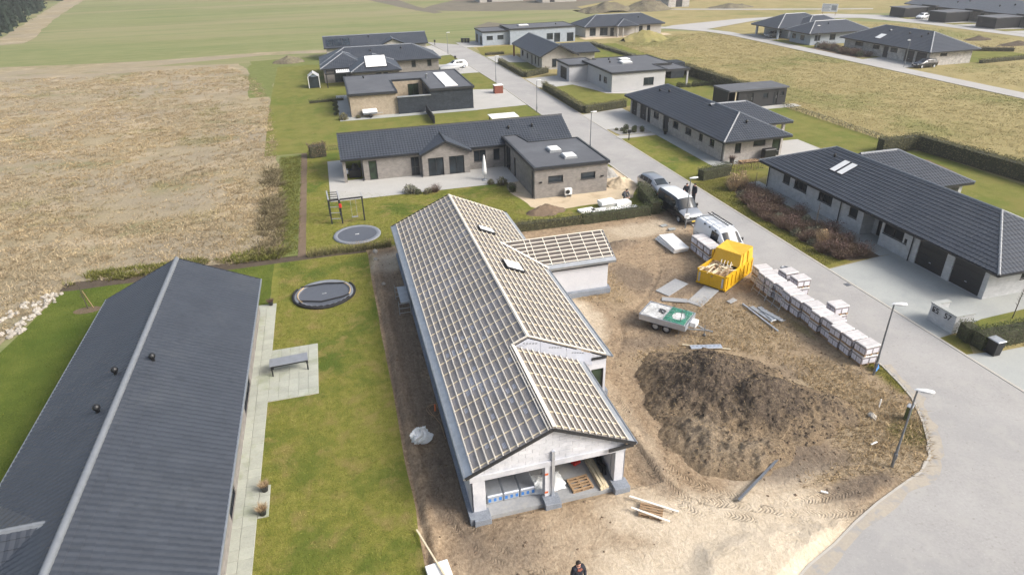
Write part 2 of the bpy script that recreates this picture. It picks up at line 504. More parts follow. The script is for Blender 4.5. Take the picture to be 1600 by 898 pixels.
nmat('dust', [(.3, S(152, 146, 136)), (.7, S(172, 163, 149))], 1.2, 9, .6, .95, spec=.1, macro=[(2, S(150, 148, 145), .5, .62)])
nmat('stone', [(.3, S(146, 140, 130)), (.7, S(184, 178, 168))], 3, 6, .5, .9, .3, 20, spec=.2, rnd=.2)
MT = MATS
# ================================================================== the ground
def rag(poly, step=1.2, amp=0.0, seed=1):
    out = []
    n = len(poly)
    for i in range(n):
        x0, y0 = poly[i]; x1, y1 = poly[(i + 1) % n]
        L = math.hypot(x1 - x0, y1 - y0)
        k = max(1, int(L / step)) if amp else 1
        for j in range(k):
            t = j / k
            x, y = x0 + (x1 - x0) * t, y0 + (y1 - y0) * t
            if amp and j:
                w = (float(fbm(x, y, 3.1, 3, seed)) - .5) * 2 * amp
                x += -(y1 - y0) / L * w; y += (x1 - x0) / L * w
            out.append((x, y))
    return out

def patch(name, poly, z, mat, amp=0.0, step=1.2, kind='structure', seed=1):
    p = rag(poly, step, amp, seed)
    mb = MB(); mb.poly([(x, y, z) for x, y in p])
    o = mb.build(name, MT[mat])
    # the polygon must face up
    if o.data.polygons[0].normal.z < 0:
        o.data.flip_normals()
    o['kind'] = kind
    return o

def rect(x0, x1, y0, y1):
    return [(x0, y0), (x1, y0), (x1, y1), (x0, y1)]

gm = MB()                                   # one sheet out to the horizon, open only where the dug-up plot lies
for x0_, x1_, y0_, y1_ in ((-900, .6, -200, 1800), (28.5, 1000, -200, 1800), (.6, 28.5, -200, 7.6), (.6, 28.5, 49.7, 1800)):
    gm.quad((x0_, y0_, -.03), (x1_, y0_, -.03), (x1_, y1_, -.03), (x0_, y1_, -.03))
gm.build('ground', MT['crop_field'])['kind'] = 'structure'
patch('field_track', [(-120, 155), (-40, 157), (-14, 164), (30, 160), (30, 163.5), (-14, 169), (-40, 166), (-120, 176)], -.022, 'dry_field', .6)
patch('dry_meadow', [(-140, 0), (-25.5, 30), (-22.5, 42.5), (-21, 49.8), (-13, 50.4), (-5.2, 50.3), (-5.6, 60), (-7.2, 82), (-8.6, 100),
                     (-10.5, 122), (-13, 134), (-18, 154), (-40, 158), (-64, 158), (-140, 160)], -.014, 'dry_field', .7)
patch('rough_meadow', [(33.4, 0), (97.2, 0), (97.2, 160), (88, 164), (33.4, 166)], -.018, 'rough_grass')
patch('rough_meadow_east', [(100.5, 20), (154, 20), (154, 150), (134, 174), (100.5, 174)], -.018, 'rough_grass')
patch('rough_meadow_far', [(84, 174), (150, 180), (260, 150), (420, 260), (300, 420), (90, 240)], -.02, 'rough_grass')
patch('fallow_strip', [(33, 255), (60, 238), (150, 214), (290, 190), (330, 240), (160, 290), (60, 300)], -.024, 'ploughed', 4, 8)
patch('ploughed_strip', [(20.5, 318), (32.5, 318), (37, 268), (41.5, 243), (38, 241), (30, 272)], -.014, 'ploughed', .5, 4)
patch('ploughed_patch', [(42, 196), (49, 207), (57, 190), (55, 186)], -.014, 'ploughed', .8, 3)

patch('field_corner_track', [(-122, 400), (-112, 400), (-92, 285), (-79, 224), (-78, 214), (-110, 200), (-110, 208), (-86, 215)], -.016, 'dry_field', 1, 5)
# streets
main_left = [(24.6, 170), (26.4, 150), (27.4, 130), (28.1, 112), (28.35, 90), (28.4, 60), (28.4, 26), (28.3, 24.2), (27.95, 22.5), (27.6, 21.3), (27.1, 20.4), (26.5, 19.4),
             (25.7, 18.3), (24.9, 17.4), (23.7, 16.7), (22.0, 16.2), (20.4, 15.7), (18.8, 15.1), (17.2, 14.4), (15.5, 13.8), (13, 12.6), (10, 10.6), (7, 8)]
main_right = [(31.2, 162), (32.5, 142), (33.2, 118), (33.5, 90), (33.5, 16), (36, 12), (60, 9)]
patch('street', main_left + [(7, -40), (60, -40)] + main_right[::-1], .035, 'asphalt')
far_left = [(84, 172.5), (90, 168.5), (95.5, 160), (97.2, 150), (97.2, 10)]
far_right = [(101, 10), (100.6, 142), (100.6, 156), (97, 166), (90, 173.5), (84, 176)]
patch('far_street', far_left + far_right, .03, 'asphalt_far')
patch('far_street_branch', [(88, 171), (97, 163), (122, 176), (150, 178), (150, 181.5), (118, 181), (94, 175)], .034, 'asphalt_far')
patch('far_street_row', [(154, 20), (158.5, 20), (158.5, 140), (160, 172), (150, 181), (137, 174), (150, 168), (154, 150)], .03, 'asphalt_far')
patch('far_path', [(112, 216), (140, 200), (170, 186), (172, 188), (140, 204), (113, 219)], .03, 'asphalt_far')

def kerb(pts, w, z0, z1, side=1, name='kerb'):
    mb = MB()
    n = len(pts)
    nor = []
    for i in range(n):
        a = Vector(pts[max(i - 1, 0)]); b = Vector(pts[min(i + 1, n - 1)])
        d = (b - a).normalized(); nor.append(Vector((-d.y, d.x)) * side)
    for i in range(n - 1):
        a, b = Vector(pts[i]), Vector(pts[i + 1]); na, nb = nor[i], nor[i + 1]
        A0, A1, B0, B1 = a, a + na * w, b, b + nb * w
        mb.quad((*A0, z1), (*B0, z1), (*B1, z1), (*A1, z1))
        mb.quad((*A0, z0), (*B0, z0), (*B0, z1), (*A0, z1))
        mb.quad((*A1, z1), (*B1, z1), (*B1, z0), (*A1, z0))
    o = mb.build(name, MT['kerb']); o['kind'] = 'structure'
    return o
kerb(main_left[:8], .14, -.05, .06, -1)
kerb(main_left[7:], .1, -.05, .043, -1)
kerb(main_right[:5], .16, -.05, .06, 1)
kerb(far_left, .2, -.05, .06, -1)

off_ = []
for i in range(7, len(main_left) - 2):                      # dust washed from the plot onto the street edge
    a, b = Vector(main_left[max(i - 1, 0)]), Vector(main_left[min(i + 1, len(main_left) - 1)])
    d_ = (b - a).normalized(); off_.append(Vector(main_left[i]) + Vector((-d_.y, d_.x)) * (.35 + .5 * random.random()))
patch('street_dust', [main_left[i] for i in range(7, len(main_left) - 2)] + [(p[0], p[1]) for p in off_[::-1]], .039, 'dust', .3, .35)
# gardens: west side of the street
patch('lawn', rect(-6.2, .95, 0, 49.3), -.006, 'lawn', .12, 1)
patch('lawn_west', [(-30, 0), (-6.2, 0), (-6.2, 49.3), (-20.9, 49.3), (-22.2, 41), (-25, 30)], -.0062, 'lawn_deep', .15, 1)
patch('soil_strip', [(-21.2, 49.2), (.9, 49.2), (.9, 50.3), (-21.2, 50.5)], -.004, 'dark_soil', .25, .8)
patch('garden_lawn', rect(-3.9, 28.3, 50, 80.2), -.002, 'lawn', .0)
patch('soil_border', rect(-4.45, -3.8, 50, 80), .002, 'soil', .08, .8)
patch('weed_verge', [(-5.6, 50.2), (-4.4, 50.2), (-4.4, 79.8), (-6.9, 79.8)], -.004, 'weed_strip', .3, 1)
patch('garden_lawn', [(-8.7, 80.2), (28.2, 80.2), (27.9, 116), (-9.6, 116), (-9.3, 100)], -.002, 'lawn_green')
patch('garden_lawn', [(-9.6, 116), (27.8, 116), (26.6, 146), (-9.8, 146)], -.002, 'lawn_green')
patch('weed_verge', [(-13, 116), (-9.6, 116), (-9.8, 146), (28, 146), (25, 160), (-16, 156)], -.003, 'weed_strip', .8, 2)
patch('sand_yard', [(15.6, 59.8), (16.4, 54.6), (17.6, 53.2), (24.2, 53.4), (26.4, 53.9), (28.2, 56.5), (28.2, 63), (25, 65), (17, 65)], .006, 'sand_yard', .3, .8)
patch('patio', rect(-1.55, 17.4, 61.9, 68), .022, 'paver_light')
patch('patio_west', rect(-1.55, .1, 66.2, 75.6), .026, 'paver_light')
patch('driveway', rect(24.2, 28.3, 66, 76), .02, 'concrete_drive')
patch('patio', [(.65, 94.5), (20.4, 94.5), (20.4, 97), (2.4, 97), (2.4, 112.6), (.65, 112.6)], .02, 'concrete_drive')
patch('driveway', [(20.2, 94.6), (28.1, 95.2), (28.0, 108), (20.2, 110)], .022, 'paver_light')
patch('driveway', [(20.5, 124.5), (27.6, 124.5), (27.2, 136), (20.5, 136)], .02, 'paver_light')
patch('driveway', [(20.5, 146), (26.6, 148), (24.8, 164), (20.5, 160)], .02, 'paver_light')
# gardens: east side of the street
E_ = 33.7
patch('verge_lawn', [(E_, 35.6), (36.3, 36.1), (36, 41), (36.3, 46), (36.8, 50), (37.6, 53), (42, 55.5), (42, 57.6), (E_, 56)], -.002, 'verge_grass', .0)
patch('shrub_bed', [(35.0, 37.4), (36.2, 36.2), (38.9, 36.0), (39.0, 44), (39.0, 51.6), (38.9, 54.4), (36.6, 53.4), (35.7, 50), (34.9, 45), (35.2, 41.9)], .004, 'dark_soil', .15, .7)
patch('driveway', [(E_, 25.6), (35.2, 25.8), (48, 26.6), (48, 30), (40.3, 30), (40.3, 36.2), (38.2, 36.1), (E_, 35.5)], .012, 'concrete_drive')
patch('house_path', [(38.8, 36.2), (40.3, 36.2), (40.3, 37.9), (41.5, 37.9), (41.5, 40.2), (40.3, 40.2), (40.3, 54.2), (38.8, 54.2)], .01, 'concrete_drive')
patch('verge_lawn', [(E_, 23.75), (34.2, 23.7), (34.95, 24.7), (34.9, 25.65), (E_, 25.6)], .0, 'verge_grass')
patch('garden_lawn', [(35.1, 24.2), (52, 24.0), (52, 27.4), (44, 26.9), (38.0, 26.6), (36.2, 26.2)], .016, 'lawn_green')
patch('driveway', [(E_, 23.7), (34.2, 23.65), (36, 23.4), (52, 23.2), (52, 16), (36.2, 12.2), (E_, 16)], .012, 'concrete_drive')
patch('garden_lawn', [(48, 27), (63.5, 27), (63.4, 57), (61, 58.4), (42, 57.5), (42, 55), (48, 54)], -.002, 'lawn_green')
patch('soil_patch', [(55.5, 51), (60.5, 49.8), (61.5, 54.5), (57, 57)], .004, 'soil', .4, .8)
patch('verge_lawn', [(E_, 56), (42, 57.6), (48, 58), (48, 60), (38.8, 59.4), (38.75, 73.2), (E_, 73.2)], -.002, 'lawn', 0)
patch('garden_lawn', [(48, 58), (62.6, 57.6), (62.4, 86), (48, 86)], -.002, 'lawn_green')
patch('terrace', [(47.6, 57.9), (53.5, 57.9), (53.5, 66), (47.6, 66)], .01, 'paver_light')
patch('terrace', [(47.8, 73.5), (53, 73.5), (53, 84), (47.8, 84)], .01, 'paver_light')
patch('house_path', [(38.5, 59.8), (40.4, 59.8), (48, 60.2), (48, 61.2), (40.4, 61.2), (40.4, 80), (38.6, 80)], .012, 'concrete_drive')
patch('driveway', [(E_, 77.9), (39, 78.1), (40.5, 78.1), (40.5, 88.3), (E_, 86.6)], .014, 'paver_light')
patch('garden_path', [(E_, 73.25), (38.7, 73.5), (38.7, 74.6), (35.4, 74.5), (E_, 74.7)], .012, 'paver_light')
patch('gravel_bed', [(34.0, 77.8), (34.3, 74.8), (38.5, 74.7), (38.6, 78.0)], .008, 'gravel', .1, .6)
patch('garden_lawn', [(34.2, 88), (42, 89.3), (62, 89), (62, 114), (53, 114), (46, 97), (42.2, 98.5), (41.2, 102.5), (39.7, 107), (35.4, 106.2)], -.002, 'lawn_green')
patch('driveway', [(E_, 107), (35.4, 106.3), (39.8, 107.2), (41.4, 102.6), (42.4, 98.6), (46, 97), (53, 97.5), (53, 99), (44, 112), (44, 116.6), (E_, 115.2)], .012, 'paver_light')
patch('garden_lawn', [(34, 117), (39, 121), (39.2, 132), (33.4, 134)], .0, 'lawn_green')
patch('garden_lawn', [(47, 113.5), (66, 113.5), (66, 150), (47, 150)], -.002, 'lawn_green')
patch('driveway', [(33.2, 134), (39.4, 132), (39.4, 142), (33, 142)], .012, 'paver_light')
patch('garden_lawn', [(32.6, 144), (44, 144), (44, 156), (34, 156)], -.001, 'verge_grass')
patch('driveway', [(31.5, 157), (36, 157), (36, 167), (31, 166)], .012, 'paver_light')
patch('house_path', rect(61.5, 85, 158, 162), .01, 'sand_yard')
patch('driveway', [(101, 140), (103, 140), (104, 150), (101, 151)], .04, 'paver_light')
patch('garden_lawn', [(100.8, 126), (103.5, 126), (103.5, 139), (100.8, 139)], .0, 'lawn_green')
patch('shrub_bed', [(100.9, 112), (104.6, 112), (104.6, 127), (101, 126)], .004, 'soil', .3, 1)
patch('driveway', [(100.7, 99.5), (105.8, 99.5), (105.8, 110.5), (100.7, 110)], .04, 'paver_light')
patch('garden_lawn', [(116.5, 98.5), (133, 99.5), (133, 106.5), (116.5, 118)], .0, 'lawn_green')
patch('driveway', [(158.6, 120), (169, 120), (169, 170), (160, 170)], .028, 'paver_light')
for y0 in (163.5, 148.5, 133.5):
    patch('front_garden', [(158.8, y0), (166.4, y0 - 2), (166.4, y0 - 5), (158.8, y0 - 3.4)], .04, 'verge_grass')

# ------------------------------------------------------------------ building plot: relief and soils
def seg_dist(x, y, pts):
    """distance to a polyline, arc length along it, signed offset"""
    best = np.full(x.shape, 1e9); arc = np.zeros(x.shape); off = np.zeros(x.shape)
    s0 = 0
    for (x0, y0), (x1, y1) in zip(pts[:-1], pts[1:]):
        L = math.hypot(x1 - x0, y1 - y0); ux, uy = (x1 - x0) / L, (y1 - y0) / L
        t = np.clip((x - x0) * ux + (y - y0) * uy, 0, L)
        dx, dy = x - (x0 + ux * t), y - (y0 + uy * t)
        d = np.hypot(dx, dy)
        k = d < best
        best[k] = d[k]; arc[k] = (s0 + t)[k]; off[k] = ((x - x0) * -uy + (y - y0) * ux)[k]
        s0 += L
    return best, arc, off

def curve(pts, n=12):
    out = []
    P = [pts[0]] + list(pts) + [pts[-1]]
    for i in range(1, len(P) - 2):
        p0, p1, p2, p3 = [np.array(q, float) for q in P[i - 1:i + 3]]
        for k in range(n):
            t = k / n
            out.append(tuple(.5 * ((2 * p1) + (-p0 + p2) * t + (2 * p0 - 5 * p1 + 4 * p2 - p3) * t * t + (-p0 + 3 * p1 - 3 * p2 + p3) * t ** 3)))
    out.append(pts[-1])
    return out

TRACKS = [curve(p) for p in (
    [(10.9, 27), (11.3, 23.5), (11.6, 20.6), (12.5, 18.6), (14.6, 17.4), (17.4, 16.0), (20, 15.6)],
    [(12.5, 26), (12.6, 22.5), (12.8, 20.2), (13.8, 18.7), (15.8, 17.2), (18.4, 16.7), (21, 16.6)],
    [(11.8, 25), (12.0, 21), (12.2, 19.2), (13.2, 17.6), (15.4, 16.2), (17.6, 15.2)],
    [(10.6, 20.2), (11.9, 18.9), (12.6, 17.6), (14.2, 16.6)],
    [(1.9, 40), (2.0, 30), (1.9, 24), (2.2, 20.4), (3.4, 17.8), (5.6, 15.6), (7.4, 13)],
    [(2.7, 33), (2.6, 24), (2.9, 20.2), (4.3, 17.6), (6.6, 15.2)],
    [(14, 33), (17, 34), (21, 38), (23.6, 43), (26, 46)],
    [(13.4, 31), (18, 32.4), (22.4, 36.6), (25, 42)],
    [(13, 38), (16, 35), (15.4, 31.5), (13.4, 28.6)])]

xs = np.arange(.5, 28.6, .085); ys = np.arange(7.5, 49.75, .085)
GX, GY = np.meshgrid(xs, ys)
wob = fbm(GX, GY, 2.4, 4, 3) - .5
wx_, wy_ = GX + wob * 2.2, GY + (fbm(GX, GY, 2.1, 4, 9) - .5) * 2.2
def blob(cx, cy, rx, ry, rot=0, soft=.45):
    c, s = math.cos(R(rot)), math.sin(R(rot))
    dx, dy = wx_ - cx, wy_ - cy
    d = np.hypot((dx * c + dy * s) / rx, (-dx * s + dy * c) / ry)
    return 1 - smooth(1 - soft, 1 + soft, d)
sand = np.maximum.reduce([blob(12.6, 14.4, 6.4, 2.9, 6), blob(12.2, 17.0, 3.8, 1.6, -25) * .9, blob(6.5, 17.2, 4.5, 1.8) * .2, blob(15.6, 17.2, 3, 1, -12) * .8, blob(13.3, 34.6, 1.2, 3.0) * .75, blob(14.2, 45.6, 9, 1.6) * .3,
                          blob(12.3, 23.5, .6, 4) * .25, blob(8.4, 17.4, 3.2, 1.1) * .3, blob(24, 46.5, 3.4, 1.6) * .5, blob(2.6, 46.8, 1.6, 1.8) * .7, blob(17.5, 18.4, 2.2, .8) * .6])
dark = np.maximum.reduce([blob(2.2, 34, 1.2, 13) * .8, blob(2.6, 22, 1.1, 5) * .9, blob(18.6, 19.3, 2.8, 1.3, -8) * .9, blob(20.4, 16.6, 1.6, .6, 15), blob(19.6, 38.4, 1.5, 2.2) * .8, blob(22.6, 36.8, 2.6, 1.8) * .8,  # first two blobs: muddy strip left of the house, its shade painted in too
                          blob(17.8, 30.4, 3.0, 1.2) * .8, blob(14.8, 43.6, 1.3, .5) * .7, blob(16, 44.6, .8, .6), blob(20.6, 43.9, 1.7, .7) * .9, blob(15.6, 46.6, 5, .5) * .7, blob(19, 33, 3, 1.4) * .5,
                          blob(25.2, 36.0, 1.6, 2.4) * .8, blob(4, 18.4, 1.6, 1.6) * .6, blob(11.8, 20.6, .6, 1.6) * .6, blob(22.6, 25.6, 1.2, .7) * .5])
straw = np.maximum.reduce([blob(24.2, 21.5, 3.2, 5.5, 8), blob(22, 30.5, 4.2, 3.6) * .9, blob(21.5, 17.8, 3.4, 1.4) * .8, blob(16.4, 38.6, 2.6, 3.4) * .55, blob(20, 46, 6, 2) * .45, blob(18.5, 28.6, 4, 1.3) * .7])
straw = straw * (1 - .7 * dark)
green = np.maximum.reduce([1 - smooth(.2, 1.0, np.abs(GX - 27.9) + np.abs(np.minimum(GY - 21.8, 0)) * 1.3 + np.maximum(GY - 24.4, 0)), (1 - smooth(.1, .7, np.abs(GX - 26.5) + .3 * np.abs(GY - 29))) * .5,
                           blob(25.3, 18.7, 1.0, .9) * .7, blob(1.2, 47.5, .4, 2) * .4])
tr = np.zeros_like(GX); ph = np.zeros_like(GX); rut = np.zeros_like(GX)
for i, tp in enumerate(TRACKS):
    d, a, o = seg_dist(GX, GY, tp)
    w = .26 if i < 4 else .22
    mk = (1 - smooth(w * .6, w * 1.1, d + (fbm(GX, GY, .4, 3, 70 + i) - .5) * .2)) * smooth(.42, .62, fbm(GX, GY, 1.1, 4, 40 + i)) * (1 if i < 6 else .7)
    k = mk > tr
    tr[k] = mk[k]; ph[k] = (a + np.abs(o) * .9)[k]
    rut = np.maximum(rut, (1 - smooth(0, w * 1.3, d)) * .04 * (.3 + fbm(GX, GY, 1.7, 3, 140 + i)))
tr = np.clip(tr, 0, 1)
H = (fbm(GX, GY, 3.2, 5, 21) - .5) * .16 + (fbm(GX, GY, .5, 3, 31) - .5) * .05 + (fbm(GX, GY, .22, 2, 77) - .5) * .028
H = H * (1 - .55 * sand) - rut
# spoil ridge and ditch beside the lawn, heaped sand in front, clods
dl = GX - (1.45 + (fbm(GX * 0, GY, 2.2, 3, 5) - .5) * .35)
H += .16 * np.exp(-(dl / .25) ** 2) * (.6 + .8 * (fbm(GX, GY, .7, 3, 8) - .3)) - .14 * np.exp(-((dl + .42) / .16) ** 2)
H += .32 * blob(13.2, 14.2, 3.2, 1.3, 5, .7) + .12 * blob(17.3, 14.6, 1.2, .5, 12, .8)
H += .42 * blob(20.6, 44.0, .9, .5, 0, .8) * (.4 + fbm(GX, GY, .5, 4, 91)) + .18 * blob(14.6, 43.8, 1.6, .5, 0, .8)
H += .10 * dark * (fbm(GX, GY, .45, 4, 61) - .35)
fade = smooth(0, .35, GX - .75) * smooth(0, .35, 49.5 - GY)
# stay under the street, the slab and the lawn edges
inb = inpoly(GX, GY, main_left + [(7, -40), (60, -40), (60, 170)])
edge, _, _ = seg_dist(GX, GY, main_left)
H = np.where(inb, -.12, H * smooth(.0, .6, edge))
slab_in = (GX > 3.2) & (GX < 12.1) & (GY > 19.6) & (GY < 47.6)
H = np.where(slab_in, -.1, H)
H = H * fade - .02 * (1 - fade)
ny, nx = GX.shape
vid = np.arange(nx * ny).reshape(ny, nx)
F = np.stack([vid[:-1, :-1], vid[:-1, 1:], vid[1:, 1:], vid[1:, :-1]], -1).reshape(-1, 4)
me = mesh_np('plot_ground', np.stack([GX, GY, H], -1).reshape(-1, 3), F, None, True)
for nm, arr in (('sand', sand), ('dark', dark), ('straw', straw), ('green', green), ('tr', tr), ('ph', ph)):
    at = me.attributes.new(nm, 'FLOAT', 'POINT'); at.data.foreach_set('value', arr.astype(np.float32).ravel())

mt, t, n, p = _nodes('plot_soil')
def attr(nm):
    a = t.nodes.new('ShaderNodeAttribute'); a.attribute_name = nm
    return a.outputs['Fac']
vec = _pos(t)
fine = _noise(t, vec, 7, 6, .65); mid = _noise(t, vec, 1.4, 5, .6); vfine = _noise(t, vec, 26, 4, .6)
coarse = _noise(t, vec, 3.2, 8, .72, .6)
streak = _noise(t, _pos(t, (6, 1.6, 4)), 1.3, 6, .65, 1.2)
f1 = _math(t, 'ADD', _math(t, 'ADD', _math(t, 'MULTIPLY', fine, .3), _math(t, 'MULTIPLY', mid, .2)), _math(t, 'ADD', _math(t, 'MULTIPLY', coarse, .3), _math(t, 'MULTIPLY', streak, .2)))
f2 = _math(t, 'ADD', _math(t, 'ADD', _math(t, 'MULTIPLY', vfine, .35), _math(t, 'MULTIPLY', fine, .3)), _math(t, 'MULTIPLY', streak, .35))
col = _ramp(t, f1, [(.37, S(98, 83, 68)), (.46, S(138, 119, 97)), (.55, S(163, 144, 119)), (.65, S(188, 170, 143))])
col = _mix(t, attr('straw'), col, _ramp(t, f2, [(.37, S(116, 103, 84)), (.5, S(155, 139, 114)), (.63, S(187, 170, 141))]))
col = _mix(t, attr('sand'), col, _ramp(t, f1, [(.34, S(176, 161, 139)), (.48, S(200, 186, 164)), (.6, S(215, 202, 182))]))
col = _mix(t, _math(t, 'MULTIPLY', attr('dark'), .85), col, _ramp(t, f2, [(.38, S(80, 71, 63)), (.52, S(108, 97, 86)), (.66, S(142, 128, 112))]))
col = _mix(t, attr('green'), col, _ramp(t, f2, [(.35, S(84, 86, 38)), (.65, S(128, 118, 60))]))
wv = n.new('ShaderNodeMath'); wv.operation = 'SINE'
t.links.new(_math(t, 'ADD', _math(t, 'MULTIPLY', attr('ph'), 2 * PI / .16), _math(t, 'MULTIPLY', _noise(t, vec, 3.5, 4, .6), 5.0)), wv.inputs[0])
tread = _math(t, 'MULTIPLY', _math(t, 'MULTIPLY', _math(t, 'ADD', _math(t, 'MULTIPLY', wv.outputs[0], .5), .5), attr('tr')), _ramp(t, _noise(t, vec, 2.6, 5, .7), [(.38, (.1, .1, .1)), (.62, (1, 1, 1))]))
col = _mix(t, _math(t, 'MULTIPLY', tread, .4), col, S(106, 92, 76))
t.links.new(col, p.inputs['Base Color'])
p.inputs['Roughness'].default_value = .95
p.inputs['Specular IOR Level'].default_value = .1
hh = _math(t, 'SUBTRACT', _math(t, 'ADD', _math(t, 'MULTIPLY', fine, .9), _math(t, 'MULTIPLY', vfine, .6)), _math(t, 'MULTIPLY', tread, .8))
_bump(t, p, _math(t, 'ADD', hh, coarse), 1.0, .06)
MATS['plot_soil'] = mt
me.materials.append(mt)
o = link('plot_ground', me); o['kind'] = 'structure'

# ------------------------------------------------------------------ topsoil mound
xs = np.arange(11.6, 25.4, .085); ys = np.arange(16.8, 31.0, .085)
MX, MY = np.meshgrid(xs, ys)
wob1 = (fbm(MX, MY, 2.0, 4, 51) - .5) * 1.6; wob2 = (fbm(MX, MY, 1.9, 4, 57) - .5) * 1.6
def hump(cx, cy, rx, ry, rot, h, pw=1.3):
    c, s = math.cos(R(rot)), math.sin(R(rot))
    dx, dy = MX + wob1 - cx, MY + wob2 - cy
    d = np.hypot((dx * c + dy * s) / rx, (-dx * s + dy * c) / ry)
    return h * np.clip(1 - d, 0, 1) ** pw
MH = np.maximum.reduce([hump(17.6, 25.1, 4.3, 4.7, 0, 1.9, 1.25), hump(19.4, 23.4, 4.8, 3.5, -38, 1.7, 1.4), hump(21.2, 22.6, 3.6, 2.4, -30, 1.0, 1.5)])
sub = np.maximum(hump(15.6, 21.4, 2.7, 3.1, 20, .85, 1.4), hump(16.6, 20.2, 3.0, 2.1, -10, .65, 1.4))
MH0 = MH
MH = np.maximum(MH, sub) + .12 * np.minimum(MH, sub)
rid = 1 - np.abs(2 * fbm(MX, MY, .9, 5, 66, .58) - 1)
MH = MH + (rid - .72) * .34 * smooth(.03, .5, MH) + (fbm(MX, MY, .42, 5, 68, .7) - .5) * .42 * smooth(.02, .4, MH)
MH = MH - .12 * (1 - smooth(0, .2, MH))
ny, nx = MX.shape
vid = np.arange(nx * ny).reshape(ny, nx)
F = np.stack([vid[:-1, :-1], vid[:-1, 1:], vid[1:, 1:], vid[1:, :-1]], -1).reshape(-1, 4)
keep = (MH.ravel()[F].max(1) > -.1)
V = np.stack([MX, MY, MH], -1).reshape(-1, 3)
used = np.unique(F[keep]); remap = np.full(len(V), -1); remap[used] = np.arange(len(used))
me = mesh_np('soil_mound', V[used], remap[F[keep]], None, True)
for nm, arr in (('subsoil', np.clip(smooth(-.35, .25, sub - MH0 + (fbm(MX, MY, .8, 4, 81) - .5) * .7), 0, 1)), ('foot', 1 - smooth(-.1, .95, MH + (fbm(MX, MY, .7, 5, 83) - .5) * 1.1))):
    at = me.attributes.new(nm, 'FLOAT', 'POINT'); at.data.foreach_set('value', arr.astype(np.float32).ravel()[used])
mt, t, n, p = _nodes('mound_mix')
vec = _pos(t)
fa = _noise(t, vec, 6, 7, .7); fb = _noise(t, _pos(t, (2.2, 3.2, 3)), 1.3, 7, .75, 2.2)
ff = _math(t, 'ADD', _math(t, 'MULTIPLY', fa, .5), _math(t, 'MULTIPLY', fb, .5))
c1 = _ramp(t, ff, [(.34, S(60, 53, 47)), (.48, S(88, 78, 69)), (.58, S(114, 102, 88)), (.68, S(152, 136, 113))])
c2 = _ramp(t, ff, [(.36, S(98, 88, 77)), (.5, S(134, 121, 104)), (.66, S(172, 156, 132))])
c3 = _ramp(t, ff, [(.36, S(98, 84, 70)), (.5, S(134, 117, 95)), (.66, S(168, 149, 122))])
col = _mix(t, attr('subsoil'), c1, c2); col = _mix(t, _math(t, 'MULTIPLY', attr('foot'), .95), col, c3)
t.links.new(col, p.inputs['Base Color']); p.inputs['Roughness'].default_value = .95; p.inputs['Specular IOR Level'].default_value = .1
_bump(t, p, _math(t, 'ADD', fa, fb), 1.0, .12)
me.materials.append(mt)
mound = link('soil_mound', me)
tag(mound, 'large heap of dark topsoil in the middle of the building plot', 'soil heap')
# ================================================================== building helpers
def wall(mb, p, q, z0, z1, ops=(), depth=.14, mi=0, gable=None):
    """wall face from p to q (outside on the right hand), openings (u0,u1,v0,v1) cut with reveals"""
    p = Vector((*p, 0)); q = Vector((*q, 0)); L = (q - p).length
    d = (q - p) / L; n = Vector((d.y, -d.x, 0))
    us = sorted({0, L} | {u for o in ops for u in o[:2]}); vs = sorted({z0, z1} | {v for o in ops for v in o[2:4]})
    P = lambda u, v, k=0: p + d * u + Vector((0, 0, v)) - n * k
    for i in range(len(us) - 1):
        for j in range(len(vs) - 1):
            um, vm = (us[i] + us[i + 1]) / 2, (vs[j] + vs[j + 1]) / 2
            if any(o[0] < um < o[1] and o[2] < vm < o[3] for o in ops): continue
            mb.quad(P(us[i], vs[j]), P(us[i + 1], vs[j]), P(us[i + 1], vs[j + 1]), P(us[i], vs[j + 1]), mi)
    for o in ops:
        a, b, c, e = o[:4]
        mb.quad(P(a, c), P(a, e), P(a, e, depth), P(a, c, depth), mi)
        mb.quad(P(b, e), P(b, c), P(b, c, depth), P(b, e, depth), mi)
        mb.quad(P(a, e), P(b, e), P(b, e, depth), P(a, e, depth), mi)
        mb.quad(P(b, c), P(a, c), P(a, c, depth), P(b, c, depth), mi)
    return P, d, n

